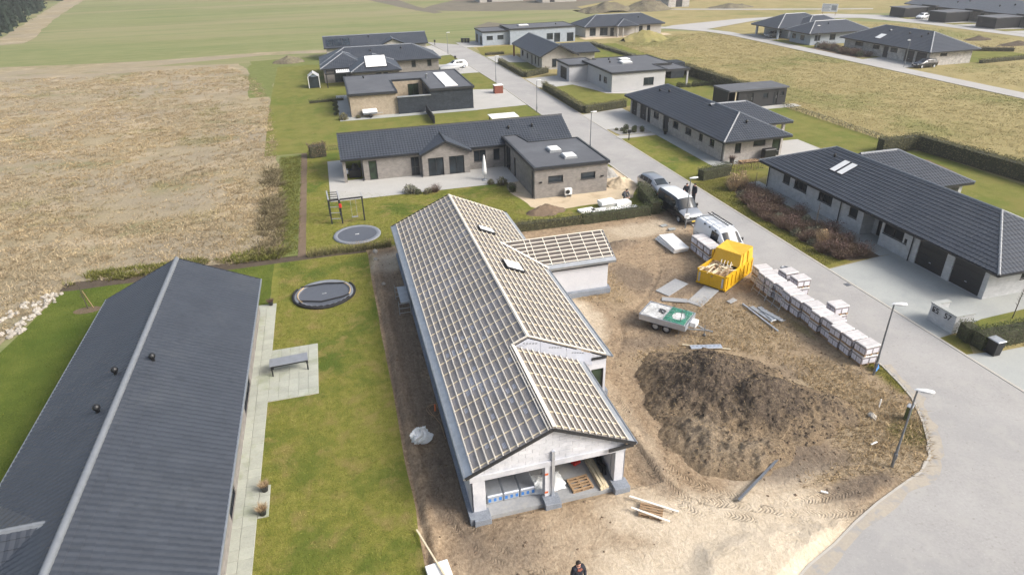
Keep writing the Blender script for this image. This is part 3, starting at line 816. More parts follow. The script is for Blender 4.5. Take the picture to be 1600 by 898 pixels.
def fill_opening(parent, P, n, o, kind):
    """window, door, garage door in an opening: frame bars, panes as children"""
    a, b, c, e = o[:4]
    dp = .10
    w = b - a; h = e - c
    t = .055
    def bar(mb, u0, u1, v0, v1, k0, k1):
        A = [P(u0, v0, k1), P(u1, v0, k1), P(u1, v1, k1), P(u0, v1, k1), P(u0, v0, k0), P(u1, v0, k0), P(u1, v1, k0), P(u0, v1, k0)]
        mb.add(A, [(3, 2, 1, 0), (4, 5, 6, 7), (0, 1, 5, 4), (1, 2, 6, 5), (2, 3, 7, 6), (3, 0, 4, 7)])
    if kind[0] in 'ws':                                   # window / sliding glass door: w1, w2, w3, s2, wt (with transom)
        nm = {'w': 'window', 's': 'glass_door'}[kind[0]]
        k = int(kind[1]) if kind[1:2].isdigit() else 1
        mb = MB()
        bar(mb, a, b, c, c + t, dp - .05, dp + .03); bar(mb, a, b, e - t, e, dp - .05, dp + .03)
        bar(mb, a, a + t, c + t, e - t, dp - .05, dp + .03); bar(mb, b - t, b, c + t, e - t, dp - .05, dp + .03)
        for i in range(1, k):
            u = a + w * i / k
            bar(mb, u - t / 2, u + t / 2, c + t, e - t, dp - .045, dp + .03)
        if 't' in kind:
            bar(mb, a + t, b - t, c + h * .42, c + h * .42 + t, dp - .04, dp + .03)
        f = mb.build(nm, MT['frame_dark'], parent)
        for i in range(k):
            u0 = a + w * i / k + (t if i == 0 else t / 2); u1 = a + w * (i + 1) / k - (t if i == k - 1 else t / 2)
            pm = MB(); bar(pm, u0, u1, c + t, e - t, dp, dp + .02)
            pm.build('pane', MT['glass_green' if 'g' in kind else 'glass'], f)
        if kind[0] == 'w' and c > .3:
            sm = MB()
            bar(sm, a - .03, b + .03, c - .05, c - .004, -.05, dp - .052)
            sm.build('sill', MT['fascia'], f)
    elif kind[0] == 'd':
        mb = MB(); bar(mb, a, b, c, e, dp, dp + .04)
        dr = mb.build('door', MT['door_dark'], parent)
        hm = MB(); bar(hm, b - .16, b - .13, c + .9, c + 1.3, dp - .05, dp); hm.build('handle', MT['alu'], dr)
        if 'l' in kind:
            gm = MB(); bar(gm, a + .12, a + .3, c + .2, e - .15, dp - .012, dp - .002); gm.build('pane', MT['glass'], dr)
    elif kind[0] == 'g':
        mb = MB()
        k = 4
        for i in range(k):
            bar(mb, a, b, c + h * i / k + .008, c + h * (i + 1) / k - .008, dp, dp + .04)
        bar(mb, a, b, c, e, dp + .045, dp + .06)
        gd = mb.build('garage_door', MT['door_dark'], parent)
        hm = MB(); bar(hm, (a + b) / 2 - .08, (a + b) / 2 + .08, c + .55, c + .6, dp - .03, dp); hm.build('handle', MT['alu'], gd)

def block_house(parent, x0, x1, y0, y1, z1, mat, f=(), r=(), b=(), l=(), z0=-.05, skip='', name='wall'):
    """four walls; openings per side as (c0, c1, z0, z1, kind) in world X (f, b) or world Y (l, r)"""
    mb = MB()
    sides = {'f': ((x0, y0), (x1, y0), f, lambda c: c - x0), 'r': ((x1, y0), (x1, y1), r, lambda c: c - y0),
             'b': ((x1, y1), (x0, y1), b, lambda c: x1 - c), 'l': ((x0, y1), (x0, y0), l, lambda c: y1 - c)}
    todo = []
    for k, (p, q, ops, conv) in sides.items():
        if k in skip: continue
        oo = []
        for o in ops:
            u = sorted((conv(o[0]), conv(o[1])))
            oo.append((u[0], u[1], o[2], o[3], o[4]))
        P, d, n = wall(mb, p, q, z0, z1, oo)
        todo += [(P, n, o) for o in oo]
    w = mb.build(name, MT[mat], parent)
    for P, n, o in todo:
        fill_opening(parent, P, n, o, o[4])
    return w

def slab_poly(mb, pts, th=.16, mi=0):
    pts = [Vector(p) for p in pts]
    k = len(pts)
    low = [p - Vector((0, 0, th)) for p in pts]
    mb.add(pts + low, [tuple(range(k)), tuple(reversed(range(k, 2 * k)))] + [(i, k + i, k + (i + 1) % k, (i + 1) % k) for i in range(k)], mi)

def tile_rows(pts, tw=.30, course=.36, roll=.028, lift=.03, seg=4, base=.015):
    """rolled tiles laid in courses over a convex roof face; pts[0]->pts[1] is the eave. Returns (verts, quads)"""
    P = [Vector(p) for p in pts]
    u = (P[1] - P[0]).normalized()
    nrm = u.cross(P[2] - P[0]).normalized()
    if nrm.z < 0: nrm = -nrm
    v = nrm.cross(u)
    if v.z < 0: v = -v
    uv = [((p - P[0]).dot(u), (p - P[0]).dot(v)) for p in P]
    vmax = max(q[1] for q in uv)
    rows = max(1, round(vmax / course)); c = vmax / rows
    V = []; F = []
    def span(vv):
        xs = []
        for i in range(len(uv)):
            (a0, b0), (a1, b1) = uv[i], uv[(i + 1) % len(uv)]
            if (b0 - vv) * (b1 - vv) <= 0 and abs(b1 - b0) > 1e-6:
                xs.append(a0 + (a1 - a0) * (vv - b0) / (b1 - b0))
        return (min(xs), max(xs)) if len(xs) > 1 else None
    o = np.array(P[0]); un = np.array(u); vn = np.array(v); nn = np.array(nrm)
    step = tw / seg
    nb = 0
    for k in range(rows):
        v0, v1 = k * c, (k + 1) * c
        s = span((v0 + v1) / 2)
        if not s or s[1] - s[0] < .05: continue
        g = np.arange(math.ceil(s[0] / step + .02), math.floor(s[1] / step - .02) + 1) * step
        U = np.concatenate([[s[0]], g, [s[1]]])
        prof = roll * np.clip(.5 + .5 * np.cos(U / tw * 2 * PI), 0, 1) ** .8 if roll else np.zeros_like(U)
        j = (math.sin(k * 12.9898) * 43758.5453) % 1 * .006
        for vv, hh in ((v0 - .02, prof * .3 + base), (v0 - .02, prof + lift + base + j), (v1, prof + base)):
            V.append(o + U[:, None] * un + vv * vn + hh[:, None] * nn)
        m_ = len(U); i = np.arange(m_ - 1)
        F.append(np.stack([nb + i, nb + i + 1, nb + m_ + i + 1, nb + m_ + i], -1))
        F.append(np.stack([nb + m_ + i, nb + m_ + i + 1, nb + 2 * m_ + i + 1, nb + 2 * m_ + i], -1))
        nb += 3 * m_
    return np.concatenate(V), np.concatenate(F)

def tiles(parent, faces, mat='roof_tile', **kw):
    VV, FF, b = [], [], 0
    for pts in faces:
        v, f = tile_rows(pts, **kw)
        VV.append(v); FF.append(f + b); b += len(v)
    o = link('roof_tiles', mesh_np('roof_tiles', np.concatenate(VV), np.concatenate(FF), MT[mat]), parent)
    o['kind'] = 'stuff'
    return o

def caps(parent, lines, mat='ridge_grey', w=.24, h=.10, seg=.4, name='ridge_caps'):
    for a, b in lines:
        mb = MB()
        a = Vector(a); b = Vector(b); L = (b - a).length; d = (b - a) / L
        sx = d.cross(Vector((0, 0, 1))).normalized(); up = sx.cross(d)
        k = max(1, round(L / seg))
        for i in range(k):
            p, q = a + d * (L * i / k), a + d * (L * (i + 1) / k + .04)
            vs = []
            for o_, s_ in ((p, 1.08), (q, .92)):
                for x, z in ((-w / 2, -.03), (-w * .3, h * .7), (0, h), (w * .3, h * .7), (w / 2, -.03)):
                    vs.append(o_ + sx * x * s_ + up * (z * s_ + .02))
            mb.add(vs, [(j, j + 1, 6 + j, 5 + j) for j in range(4)] + [(0, 1, 2, 3, 4), (9, 8, 7, 6, 5)])
        o = mb.build(name[:-1], MT[mat], parent)
    return o

def roof_faces(parent, faces, cap_lines, detail=2, mat='roof_tile', cap='ridge_grey', th=.2, eave_gutter=(), **kw):
    mb = MB()
    for pts in faces: slab_poly(mb, pts, th)
    r = mb.build('roof', MT['fascia'], parent)
    if detail == 2: tiles(r, faces, mat, **kw)
    elif detail == 1: tiles(r, faces, mat, roll=.022, seg=2, tw=.36, course=.42, lift=.03)
    else: tiles(r, faces, mat, roll=0, seg=1, tw=4, course=.45, lift=.03)
    if cap_lines: caps(r, cap_lines, cap, seg=.4 if detail == 2 else 1.2)
    for a, b in eave_gutter:
        g = MB(); g.bar(a, b, .13, .11); g.build('gutter', MT['fascia'], parent)
    return r

TAN = .456
def gable_x(x0, x1, y0, y1, ze, tan=TAN):
    ym = (y0 + y1) / 2; zr = ze + (y1 - y0) / 2 * tan
    return [[(x0, y0, ze), (x1, y0, ze), (x1, ym, zr), (x0, ym, zr)], [(x1, y1, ze), (x0, y1, ze), (x0, ym, zr), (x1, ym, zr)]], [((x0, ym, zr), (x1, ym, zr))], zr
def gable_y(x0, x1, y0, y1, ze, tan=TAN):
    xm = (x0 + x1) / 2; zr = ze + (x1 - x0) / 2 * tan
    return [[(x0, y1, ze), (x0, y0, ze), (xm, y0, zr), (xm, y1, zr)], [(x1, y0, ze), (x1, y1, ze), (xm, y1, zr), (xm, y0, zr)]], [((xm, y0, zr), (xm, y1, zr))], zr
def hip(x0, x1, y0, y1, ze, tan=TAN, ends='both', axis=None):
    """hip roof, ridge along the longer side; ends: which ends are hipped ('both', 'lo', 'hi')"""
    if (axis or ('y' if y1 - y0 >= x1 - x0 else 'x')) == 'y':
        w = (x1 - x0) / 2; xm = (x0 + x1) / 2; zr = ze + w * tan
        a = y0 + w if ends in ('both', 'lo') else y0; b = y1 - w if ends in ('both', 'hi') else y1
        F = [[(x0, y1, ze), (x0, y0, ze), (xm, a, zr), (xm, b, zr)], [(x1, y0, ze), (x1, y1, ze), (xm, b, zr), (xm, a, zr)]]
        C = [((xm, a, zr), (xm, b, zr))]
        if ends in ('both', 'lo'):
            F.append([(x0, y0, ze), (x1, y0, ze), (xm, a, zr)]); C += [((x0, y0, ze), (xm, a, zr)), ((x1, y0, ze), (xm, a, zr))]
        if ends in ('both', 'hi'):
            F.append([(x1, y1, ze), (x0, y1, ze), (xm, b, zr)]); C += [((x0, y1, ze), (xm, b, zr)), ((x1, y1, ze), (xm, b, zr))]
    else:
        w = (y1 - y0) / 2; ym = (y0 + y1) / 2; zr = ze + w * tan
        a = x0 + w if ends in ('both', 'lo') else x0; b = x1 - w if ends in ('both', 'hi') else x1
        F = [[(x0, y0, ze), (x1, y0, ze), (b, ym, zr), (a, ym, zr)], [(x1, y1, ze), (x0, y1, ze), (a, ym, zr), (b, ym, zr)]]
        C = [((a, ym, zr), (b, ym, zr))]
        if ends in ('both', 'lo'):
            F.append([(x0, y1, ze), (x0, y0, ze), (a, ym, zr)]); C += [((x0, y0, ze), (a, ym, zr)), ((x0, y1, ze), (a, ym, zr))]
        if ends in ('both', 'hi'):
            F.append([(x1, y0, ze), (x1, y1, ze), (b, ym, zr)]); C += [((x1, y0, ze), (b, ym, zr)), ((x1, y1, ze), (b, ym, zr))]
    return F, C, zr

def flat_roof(parent, poly, z, th=.3, mat='roof_felt', edge=.07, ew=.22):
    """flat felt roof with a raised dark edge"""
    mb = MB()
    k = len(poly)
    top = [(x, y, z) for x, y in poly]; low = [(x, y, z - th) for x, y in poly]
    mb.poly(top)
    r = mb.build('roof', MT[mat], parent)
    em = MB()
    c = Vector((sum(p[0] for p in poly) / k, sum(p[1] for p in poly) / k))
    area = sum(poly[i][0] * poly[(i + 1) % k][1] - poly[(i + 1) % k][0] * poly[i][1] for i in range(k))
    for i in range(k):
        a, b = Vector(poly[i]), Vector(poly[(i + 1) % k]); pa, nb = Vector(poly[i - 1]), Vector(poly[(i + 2) % k])
        s = 1 if area > 0 else -1
        def nrm(p, q):
            d = (q - p).normalized(); return Vector((-d.y, d.x)) * s
        na, n0, n1 = nrm(pa, a), nrm(a, b), nrm(b, nb)
        def off(n_a, n_b):
            m_ = (n_a + n_b); return m_ / max(.3, m_.dot(n_b)) * ew
        ia, ib = a + off(na, n0), b + off(n0, n1)
        em.quad((*a, z - th), (*b, z - th), (*b, z + edge), (*a, z + edge))
        em.quad((*a, z + edge), (*b, z + edge), (*ib, z + edge), (*ia, z + edge))
        em.quad((*ia, z + edge), (*ib, z + edge), (*ib, z - .01), (*ia, z - .01))
    em.build('roof_edge', MT['fascia'], r)
    return r

def tri_wall(mb, pts): mb.poly(pts)

def roof_vent(parent, x, y, z, s=1.0):
    s = s * .8
    mb = MB()
    mb.lathe([(.11 * s, -.15), (.11 * s, .12), (.19 * s, .14), (.20 * s, .24), (.12 * s, .34), (0, .37)], 12, (x, y, z))
    return mb.build('roof_vent', MT['black_plastic'], parent)

def dome_light(parent, x, y, z, w=1.0, d=1.0):
    mb = MB()
    mb.box(x - w / 2 - .06, x + w / 2 + .06, y - d / 2 - .06, y + d / 2 + .06, z, z + .16)
    cu = mb.build('skylight', MT['galv_sheet'], parent)
    g = MB()
    g.box(x - w / 2, x + w / 2, y - d / 2, y + d / 2, z + .15, z + .32, bev=.12)
    g.build('dome', MT['foam_white'], cu)
    return cu

def slope_panel(parent, x0, x1, y0, y1, zf, name='skylight', frame='frame_dark', glass='foam_white', up=.12, fr=.07):
    """roof window lying in a slope; zf(x,y) gives the roof height"""
    mb = MB()
    c = [(x0, y0), (x1, y0), (x1, y1), (x0, y1)]
    top = [(x, y, zf(x, y) + up) for x, y in c]; low = [(x, y, zf(x, y) - .05) for x, y in c]
    mb.add(top + low, [(0, 1, 2, 3)] + [(i, 4 + i, 4 + (i + 1) % 4, (i + 1) % 4) for i in range(4)])
    s = mb.build(name, MT[frame], parent)
    g = MB()
    sx, sy = (x1 - x0), (y1 - y0)
    ci = [(x0 + fr, y0 + fr), (x1 - fr, y0 + fr), (x1 - fr, y1 - fr), (x0 + fr, y1 - fr)]
    g.add([(x, y, zf(x, y) + up + .012) for x, y in ci], [(0, 1, 2, 3)])
    g.build('pane', MT[glass], s)
    return s
def downpipe(parent, x, y, z1, r=.045):
    mb = MB(); mb.tube([(x, y, -.02), (x, y, z1)], r, 8); mb.build('downpipe', MT['fascia'], parent)

def boxes(parent, name, mat, *bs):
    for b in bs:
        mb = MB(); mb.box(*b); mb.build(name, MT[mat], parent)
# ================================================================== houses
def gable_part(parent, pts, mat):
    mb = MB(); mb.poly(pts); return mb.build('gable', MT[mat], parent)

# ---- the long dark roof on the left
A = thing('house', 'long house with dark tiled gable roof filling the lower left corner', 'house', (-11, 25, 0))
A.location = (0, 0, 0)
block_house(A, -15.25, -6.75, 2, 41.4, 2.5, 'brick_grey',
            r=[(22.6, 24.4, .05, 2.1, 's2'), (27, 28, .9, 2.1, 'w1'), (30, 33, .05, 2.1, 's3'), (37, 38, .9, 2.1, 'w1')],
            l=[(30, 31.4, .9, 2.1, 'w2'), (36, 37, .9, 2.1, 'w1')])
AF, AC, AZ = gable_y(-15.6, -6.36, 1.6, 41.75, 2.32, .476)
gable_part(A, [(-6.75, 41.4, 2.5), (-15.25, 41.4, 2.5), (-10.98, 41.4, 4.4)], 'brick_grey')
mb = MB()
for pts in AF: slab_poly(mb, pts, .2)
A_roof = mb.build('roof', MT['fascia'], A)
# the nearest tiles of the right-hand slope, one by one
TW, NC = .30, 14
un = Vector((0, 1, 0)); sl = Vector((-(15.6 - 6.36) / 2, 0, AZ - 2.32)); SL = sl.length; vn = sl / SL; nn = vn.cross(un) * -1
if nn.z < 0: nn = -nn
CO = SL / NC
y_split = 1.6 + TW * 75
mb = MB()
sg = 6
prof = [(-.15 + .3 * i / sg) for i in range(sg + 1)]
vsx = []
for vv, k, up in ((-.02, .3, .015), (-.02, 1, .045), (CO, 1, .015)):
    for u_ in prof:
        hgt = .028 * max(0, .5 - .5 * math.cos(u_ / TW * 2 * PI)) ** .8
        vsx.append(un * u_ + vn * vv + nn * (hgt * k + up))
k = sg + 1
mb.add(vsx, [(j * k + i, j * k + i + 1, j * k + k + i + 1, j * k + k + i) for j in (0, 1) for i in range(sg)])
tile_me = mb.mesh('roof_tile', MT['roof_tile'])
cols = [75 - 1 - i for i in range(21)]
for j in cols:
    yc = 1.6 + TW * (j + .5)
    for c in range(NC):
        o = link('roof_tile', tile_me, A_roof)
        o.location = Vector((-6.36, yc, 2.32)) + vn * (c * CO)
ys0 = 1.6 + TW * (75 - 21)
def strip(yA, yB): return [(-6.36, yA, 2.32), (-6.36, yB, 2.32), (-10.98, yB, AZ), (-10.98, yA, AZ)]
tiles(A_roof, [strip(1.6, ys0), strip(y_split, 41.75), AF[0]], tw=TW, course=SL / NC, seg=6)
mb = MB(); mb.tube([(-10.98, 1.6, AZ + .02), (-10.98, 41.78, AZ + .02)], .15, 10); mb.build('ridge_cap', MT['ridge_grey'], A_roof)
for x_ in (-6.30, -15.66):
    g = MB(); g.tube([(x_, 1.6, 2.3), (x_, 41.8, 2.3)], .07, 8); g.build('gutter', MT['zinc'], A)
for s_, xe in ((1, -6.36), (-1, -15.6)):
    g = MB(); g.bar((xe, 41.8, 2.28), (-10.98, 41.8, AZ - .02), .05, .2); g.build('verge_board', MT['fascia'], A)
for x_, y_ in ((-10.25, 30.2), (-11.75, 29.5), (-11.8, 26.6)):
    roof_vent(A_roof, x_, y_, AZ - abs(x_ + 10.98) * .476 + .1)
# cross gable on its far side
cw = MB()
zr_, yc_ = 4.02, 20.4
faces = [[(-20.5, 17.2, 2.56), (-14.2, 17.2, 2.56), (-12.0, yc_, zr_), (-20.5, yc_, zr_)], [(-14.2, 23.6, 2.56), (-20.5, 23.6, 2.56), (-20.5, yc_, zr_), (-12.0, yc_, zr_)]]
r_ = roof_faces(A, faces, [((-20.5, yc_, zr_), (-12.0, yc_, zr_))], 2)
cw.box(-20.1, -15.3, 17.6, 23.2, -.05, 2.5); cw.build('wing_wall', MT['brick_grey'], A)
for s_ in (-1, 1):
    g = MB(); g.bar((-14.35, yc_ + s_ * 3.1, 2.66), (-12.0, yc_ + s_ * .05, 4.06), .22, .03); g.build('valley_flashing', MT['zinc'], A)

# ---- C: house behind the plot, gabled porch and flat annex
C_ = thing('house', 'grey brick house with gabled porch and flat annex behind the building plot', 'house')
block_house(C_, 2.1, 24.6, 67.3, 74.3, 2.45, 'brick_grey', f=[(2.66, 3.5, .03, 2.07, 's1g'), (7.05, 7.93, .03, 2.03, 'w2t'), (13.84, 15.17, .84, 2.06, 'w2'), (16.03, 16.7, .86, 2.06, 'w1')],
            b=[(6, 7.4, .9, 2.1, 'w2'), (12, 13, .9, 2.1, 'w1')], r=[(69.2, 72.2, .03, 2.1, 'g')])
boxes(C_, 'carport_pillar', 'brick_grey', (.05, .35, 67.25, 67.55, -.05, 2.3)); boxes(C_, 'carport_wall', 'brick_grey', (.05, .3, 69.8, 74.1, -.05, 2.3))
cf, cc, cz = gable_x(-.1, 25.0, 67.05, 74.65, 2.5)
roof_faces(C_, cf, cc, 2, cap='fascia', eave_gutter=[((-.1, 66.99, 2.43), (8, 66.99, 2.43)), ((13.4, 66.99, 2.43), (17.2, 66.99, 2.43))])
gable_part(C_, [(24.6, 67.3, 2.45), (24.6, 74.3, 2.45), (24.6, 70.85, 4.05)], 'brick_grey')
gable_part(C_, [(.2, 74.3, 2.35), (.2, 67.3, 2.35), (.2, 70.85, 4.05)], 'brick_grey')
block_house(C_, 8.15, 13.2, 66.45, 68, 2.4, 'brick_grey', f=[(8.75, 10.4, .03, 1.97, 's2'), (10.97, 12.6, .03, 1.97, 's2')], skip='b', name='porch_wall')
gable_part(C_, [(8.15, 66.45, 2.4), (13.2, 66.45, 2.4), (10.67, 66.45, 3.52)], 'brick_grey')
pf, pc, pz = gable_y(7.95, 13.4, 66.15, 69.9, 2.45)
roof_faces(C_, pf, pc, 2, cap='fascia')
for a, b in (((7.95, 66.12, 2.4), (10.67, 66.12, pz - .03)), ((13.4, 66.12, 2.4), (10.67, 66.12, pz - .03))):
    g = MB(); g.bar(a, b, .05, .2); g.build('verge_board', MT['fascia'], C_)
block_house(C_, 17.35, 24.75, 56.45, 65, 2.95, 'brick_grey', f=[(18.7, 20.2, 1.45, 2.12, 'w1'), (22.0, 23.5, 1.45, 2.12, 'w1')], l=[(63.15, 63.7, .03, 2.1, 'w1')], name='annex_wall')
block_house(C_, 17.35, 18.9, 65, 67.2, 2.95, 'brick_grey', l=[(65.1, 66.9, .03, 2.6, 's2')], skip='fb', name='annex_wall')
ar = flat_roof(C_, [(17.2, 56.25), (24.9, 56.25), (24.9, 65.2), (19.5, 65.2), (19.0, 68.4), (17.2, 68.4)], 3.06, .2)
dome_light(ar, 20.9, 61.4, 3.06, 1.15, 1.3); dome_light(ar, 21.6, 58.8, 3.06, 1.2, 1.2)
for x_ in (17.25, 1.95): downpipe(C_, x_, 56.9 if x_ > 5 else 67.15, 2.7)
downpipe(C_, 8.0, 66.4, 2.4); downpipe(C_, 17.2, 67.0, 2.5)
for x_ in (18.3, 21.0): roof_vent(C_, x_, 69.3, 3.6)
ac = thing('heat_pump', 'white outdoor heat pump unit on the annex wall of the house behind', 'heat pump', (20.6, 56.2, .25))
mb = MB(); mb.box(-.36, .36, -.3, .05, 0, .62, bev=.03); mb.build('casing', MT['white_paint'], ac)
mb = MB(); mb.lathe([(.0, -.31), (.2, -.31), (.22, -.325)], 20, (-.1, 0, .31), axis='y'); mb.build('fan_grille', MT['black_plastic'], ac)
boxes(ac, 'bracket', 'galv_sheet', (-.3, -.24, -.28, .2, -.27, 0), (.24, .3, -.28, .2, -.27, 0))
# wall lamps on the annex
for i, x_ in enumerate((17.95, 24.2)):
    mb = MB(); mb.box(x_ - .14, x_ + .14, 56.34, 56.448, 1.55, 1.68, bev=.02); mb.build('wall_lamp', MT['black_plastic'], C_)

# ---- D: flat house with slate wall and courtyard
D_ = thing('house', 'flat-roofed house with tan brick, dark slate wall and sunken courtyard', 'house')
block_house(D_, 2.35, 9.0, 96.4, 110.8, 3.0, 'brick_tan', l=[(98.4, 100.6, .03, 2.1, 's2'), (103, 105, .03, 2.1, 's2')], r=[(98, 101, .05, 2.4, 's2')])
block_house(D_, 13.85, 20.1, 96.0, 110.8, 2.98, 'brick_slate', l=[(98.5, 101.5, .05, 2.4, 's2')], r=[(98.2, 103.4, .05, 2.3, 'g'), (105, 106, .05, 2.1, 'd')], name='slate_wall')
block_house(D_, 9.0, 13.85, 104.8, 110.8, 2.99, 'brick_tan', f=[(11.6, 13.3, .05, 2.5, 's2g')], skip='lr', name='wall')
mb = MB(); mb.box(9.0, 13.85, 96.02, 96.3, -.05, 2.35); mb.build('courtyard_wall', MT['brick_slate'], D_)
mb = MB(); mb.box(8.98, 13.87, 95.92, 96.4, 2.352, 2.46); mb.build('wall_coping', MT['galv_sheet'], D_)
dr = flat_roof(D_, [(2.15, 96.1), (9.15, 96.1), (9.15, 104.9), (13.7, 104.9), (13.7, 95.8), (20.3, 95.8), (20.3, 111), (2.15, 111)], 3.2, .26)
mb = MB(); mb.box(16.2, 18.1, 97.0, 108.4, 3.2, 3.34, bev=.04); mb.build('roof_light', MT['foam_white'], dr)
roof_vent(dr, 5.2, 108.2, 3.25)
mb = MB(); mb.lathe([(.16, 0), (.16, .6), (.2, .62), (.2, .7), (0, .74)], 14, (14.6, 104.6, 3.2)); mb.build('flue', MT['zinc'], dr)
mb = MB()
for y_ in np.arange(97, 110, 1.02): mb.box(2.5, 8.9, y_, y_ + .03, 3.2, 3.212)
mb.build('felt_seam', MT['roof_felt'], dr)

# ---- E: hip-roofed L house
E1 = thing('house', 'hip-roofed grey house with square white roof light and pergola', 'house')
block_house(E1, -.8, 20.6, 129, 137.4, 2.45, 'brick_grey', f=[(15.4, 16.2, 1.05, 2.2, 'w1'), (18.4, 19.2, 1.05, 2.2, 'w1')], r=[(130.5, 133.5, .05, 2.1, 'g'), (134.5, 136.5, .05, 2.1, 'g')])
F, Cp, z_ = hip(-1.3, 21.0, 128.3, 137.9, 2.5); roof_faces(E1, F, Cp, 1)
block_house(E1, -.8, 6.6, 124.4, 130, 2.45, 'brick_grey', skip='b', f=[(1, 3, .05, 2.1, 's2')])
F, Cp, z_ = hip(-1.3, 7.2, 123.9, 134, 2.5); roof_faces(E1, F, Cp, 1)
block_house(E1, 4.1, 12.0, 119, 130, 2.45, 'brick_grey', skip='b', f=[(8.0, 8.9, .9, 2.1, 'w1'), (9.2, 10, 1.2, 2.1, 'w1')])
F, Cp, z_ = hip(3.7, 12.4, 118.5, 129, 2.5); er = roof_faces(E1, F, Cp, 1)
slope_panel(er, 6.4, 10.0, 119.3, 122.4, lambda x, y: 2.5 + (y - 118.5) * TAN, 'roof_light', up=.22, fr=.05)
roof_vent(E1, 8.2, 131.5, 4.0); roof_vent(E1, 14, 131.8, 4.1)

# ---- F: gable house furthest up the street on the left
F1_ = thing('house', 'dark-roofed gable house with solar panels, last on the left side', 'house')
block_house(F1_, .3, 21.6, 150.7, 158.4, 2.45, 'brick_beige', r=[(152, 153, 1, 2.1, 'w1')])
F, Cp, z_ = gable_x(-.2, 22.0, 150.2, 158.9, 2.5, .42); roof_faces(F1_, F, Cp, 1)
gable_part(F1_, [(21.6, 150.7, 2.4), (21.6, 158.4, 2.4), (21.6, 154.55, 4.15)], 'brick_beige')
gable_part(F1_, [(.3, 158.4, 2.4), (.3, 150.7, 2.4), (.3, 154.55, 4.15)], 'brick_beige')
block_house(F1_, 11.4, 17.2, 149.6, 152, 2.4, 'brick_beige', skip='b', name='porch_wall')
gable_part(F1_, [(11.4, 149.6, 2.4), (17.2, 149.6, 2.4), (14.3, 149.6, 3.55)], 'brick_beige')
F, Cp, z_ = gable_y(11.1, 17.5, 149.3, 154, 2.45, .42); roof_faces(F1_, F, Cp, 1)
for i in range(3):
    slope_panel(F1_, .4 + i * 1.7, 2.0 + i * 1.7, 150.7, 153.4, lambda x, y: 2.5 + (y - 150.2) * .42, 'solar_panel', 'frame_dark', 'glass', .1, .05)
roof_vent(F1_, 9.5, 153.5, 3.95)

# ---- R1: big white-brick house at the right edge
R1 = thing('house', 'long whitewashed brick house with double garage at the right edge', 'house')
L1 = [(49.5, 50.5, 1.15, 1.95, 'w1'), (47.1, 48.85, 1.15, 1.95, 'w3'), (43.75, 45.5, 1.15, 1.95, 'w3'), (40.7, 41.65, 1.1, 1.9, 'w1'), (35.85, 37.8, 1.12, 1.9, 'w2'), (35.45, 35.72, 1.1, 1.5, 'w1'),
      (31.95, 34.4, .02, 2.0, 'g'), (28.95, 31.35, .02, 2.0, 'g')]
block_house(R1, 40.2, 48, 28.6, 38.05, 2.45, 'brick_white', l=L1[4:], f=[(43, 44, 1.1, 1.9, 'w1')], skip='b')
block_house(R1, 40.2, 48, 40.05, 52.85, 2.45, 'brick_white', l=L1[:4], skip='f')
block_house(R1, 41.4, 48, 38.05, 40.05, 2.45, 'brick_white', l=[(38.35, 39.1, .02, 2.05, 'd'), (39.15, 39.6, .02, 2.05, 's1')], skip='frb', name='entrance_wall')
mb = MB()
wall(mb, (41.4, 40.05), (40.2, 40.05), -.05, 2.45); mb.build('entrance_side', MT['brick_white'], R1)
F, Cp, zR1 = hip(39.4, 48.6, 27.5, 53.4, 2.5); rr = roof_faces(R1, F, [Cp[0]], 2, eave_gutter=[((39.36, 27.5, 2.43), (39.36, 53.4, 2.43)), ((39.4, 27.46, 2.43), (48.6, 27.46, 2.43))])
caps(rr, Cp[1:], 'ridge_light', .2, .09, .38, 'hip_caps')
zr1 = lambda x, y: 2.5 + (x - 39.4) * TAN
slope_panel(R1, 41.4, 43.0, 45.55, 46.35, zr1, up=.1); slope_panel(R1, 41.4, 43.0, 44.65, 45.45, zr1, up=.1)
roof_vent(R1, 42.9, 47.6, 4.1, .8)
block_house(R1, 47.9, 52.3, 42.4, 50.4, 2.45, 'brick_white', skip='fl', name='terrace_wall')
mb = MB(); mb.box(51.9, 52.25, 42.2, 42.55, 0, 2.45); mb.build('terrace_pillar', MT['brick_white'], R1)
F, Cp, z_ = hip(44.5, 53.0, 41.8, 51.0, 2.5, ends='hi', axis='x'); wr = roof_faces(R1, F[:2] + F[2:], Cp, 2)
for y_ in (42.6, 34.9, 52.6): downpipe(R1, 40.1, y_, 2.4)

# ---- R2: brick house with hipped roof, middle right
R2 = thing('house', 'pale brick house with hipped dark roof, second on the right', 'house')
L2 = [(83.1, 84.8, .02, 1.95, 'g'), (80.2, 82.1, .02, 2.0, 'g'), (78.95, 79.8, .02, 2.0, 's1'), (76.6, 78.0, 1.05, 1.85, 'w2'), (73.85, 75.35, .02, 2.0, 'dl'), (71.4, 72.7, 1.05, 1.85, 'w1'), (68.2, 69.6, 1.05, 1.82, 'w2'), (65.6, 66.4, 1.05, 1.85, 'w1'), (63.1, 64.05, 1.03, 1.83, 'w1')]
block_house(R2, 40.35, 47.6, 61.0, 85.2, 2.45, 'brick_pale', l=L2, f=[(41.65, 42.4, .85, 1.9, 'w1'), (43.9, 45.4, 1.4, 2.0, 'w1'), (46.3, 47.35, .05, 1.95, 's1g')], r=[(62, 64, .05, 2.1, 's2')])
F, Cp, z_ = hip(39.5, 47.9, 59.95, 85.4, 2.5); rr = roof_faces(R2, F, [Cp[0]] + Cp[2:], 2, eave_gutter=[((39.46, 59.95, 2.43), (39.46, 85.4, 2.43)), ((39.5, 59.91, 2.43), (47.9, 59.91, 2.43))])
caps(rr, [Cp[1]], 'ridge_light', .2, .09, .38, 'hip_caps')
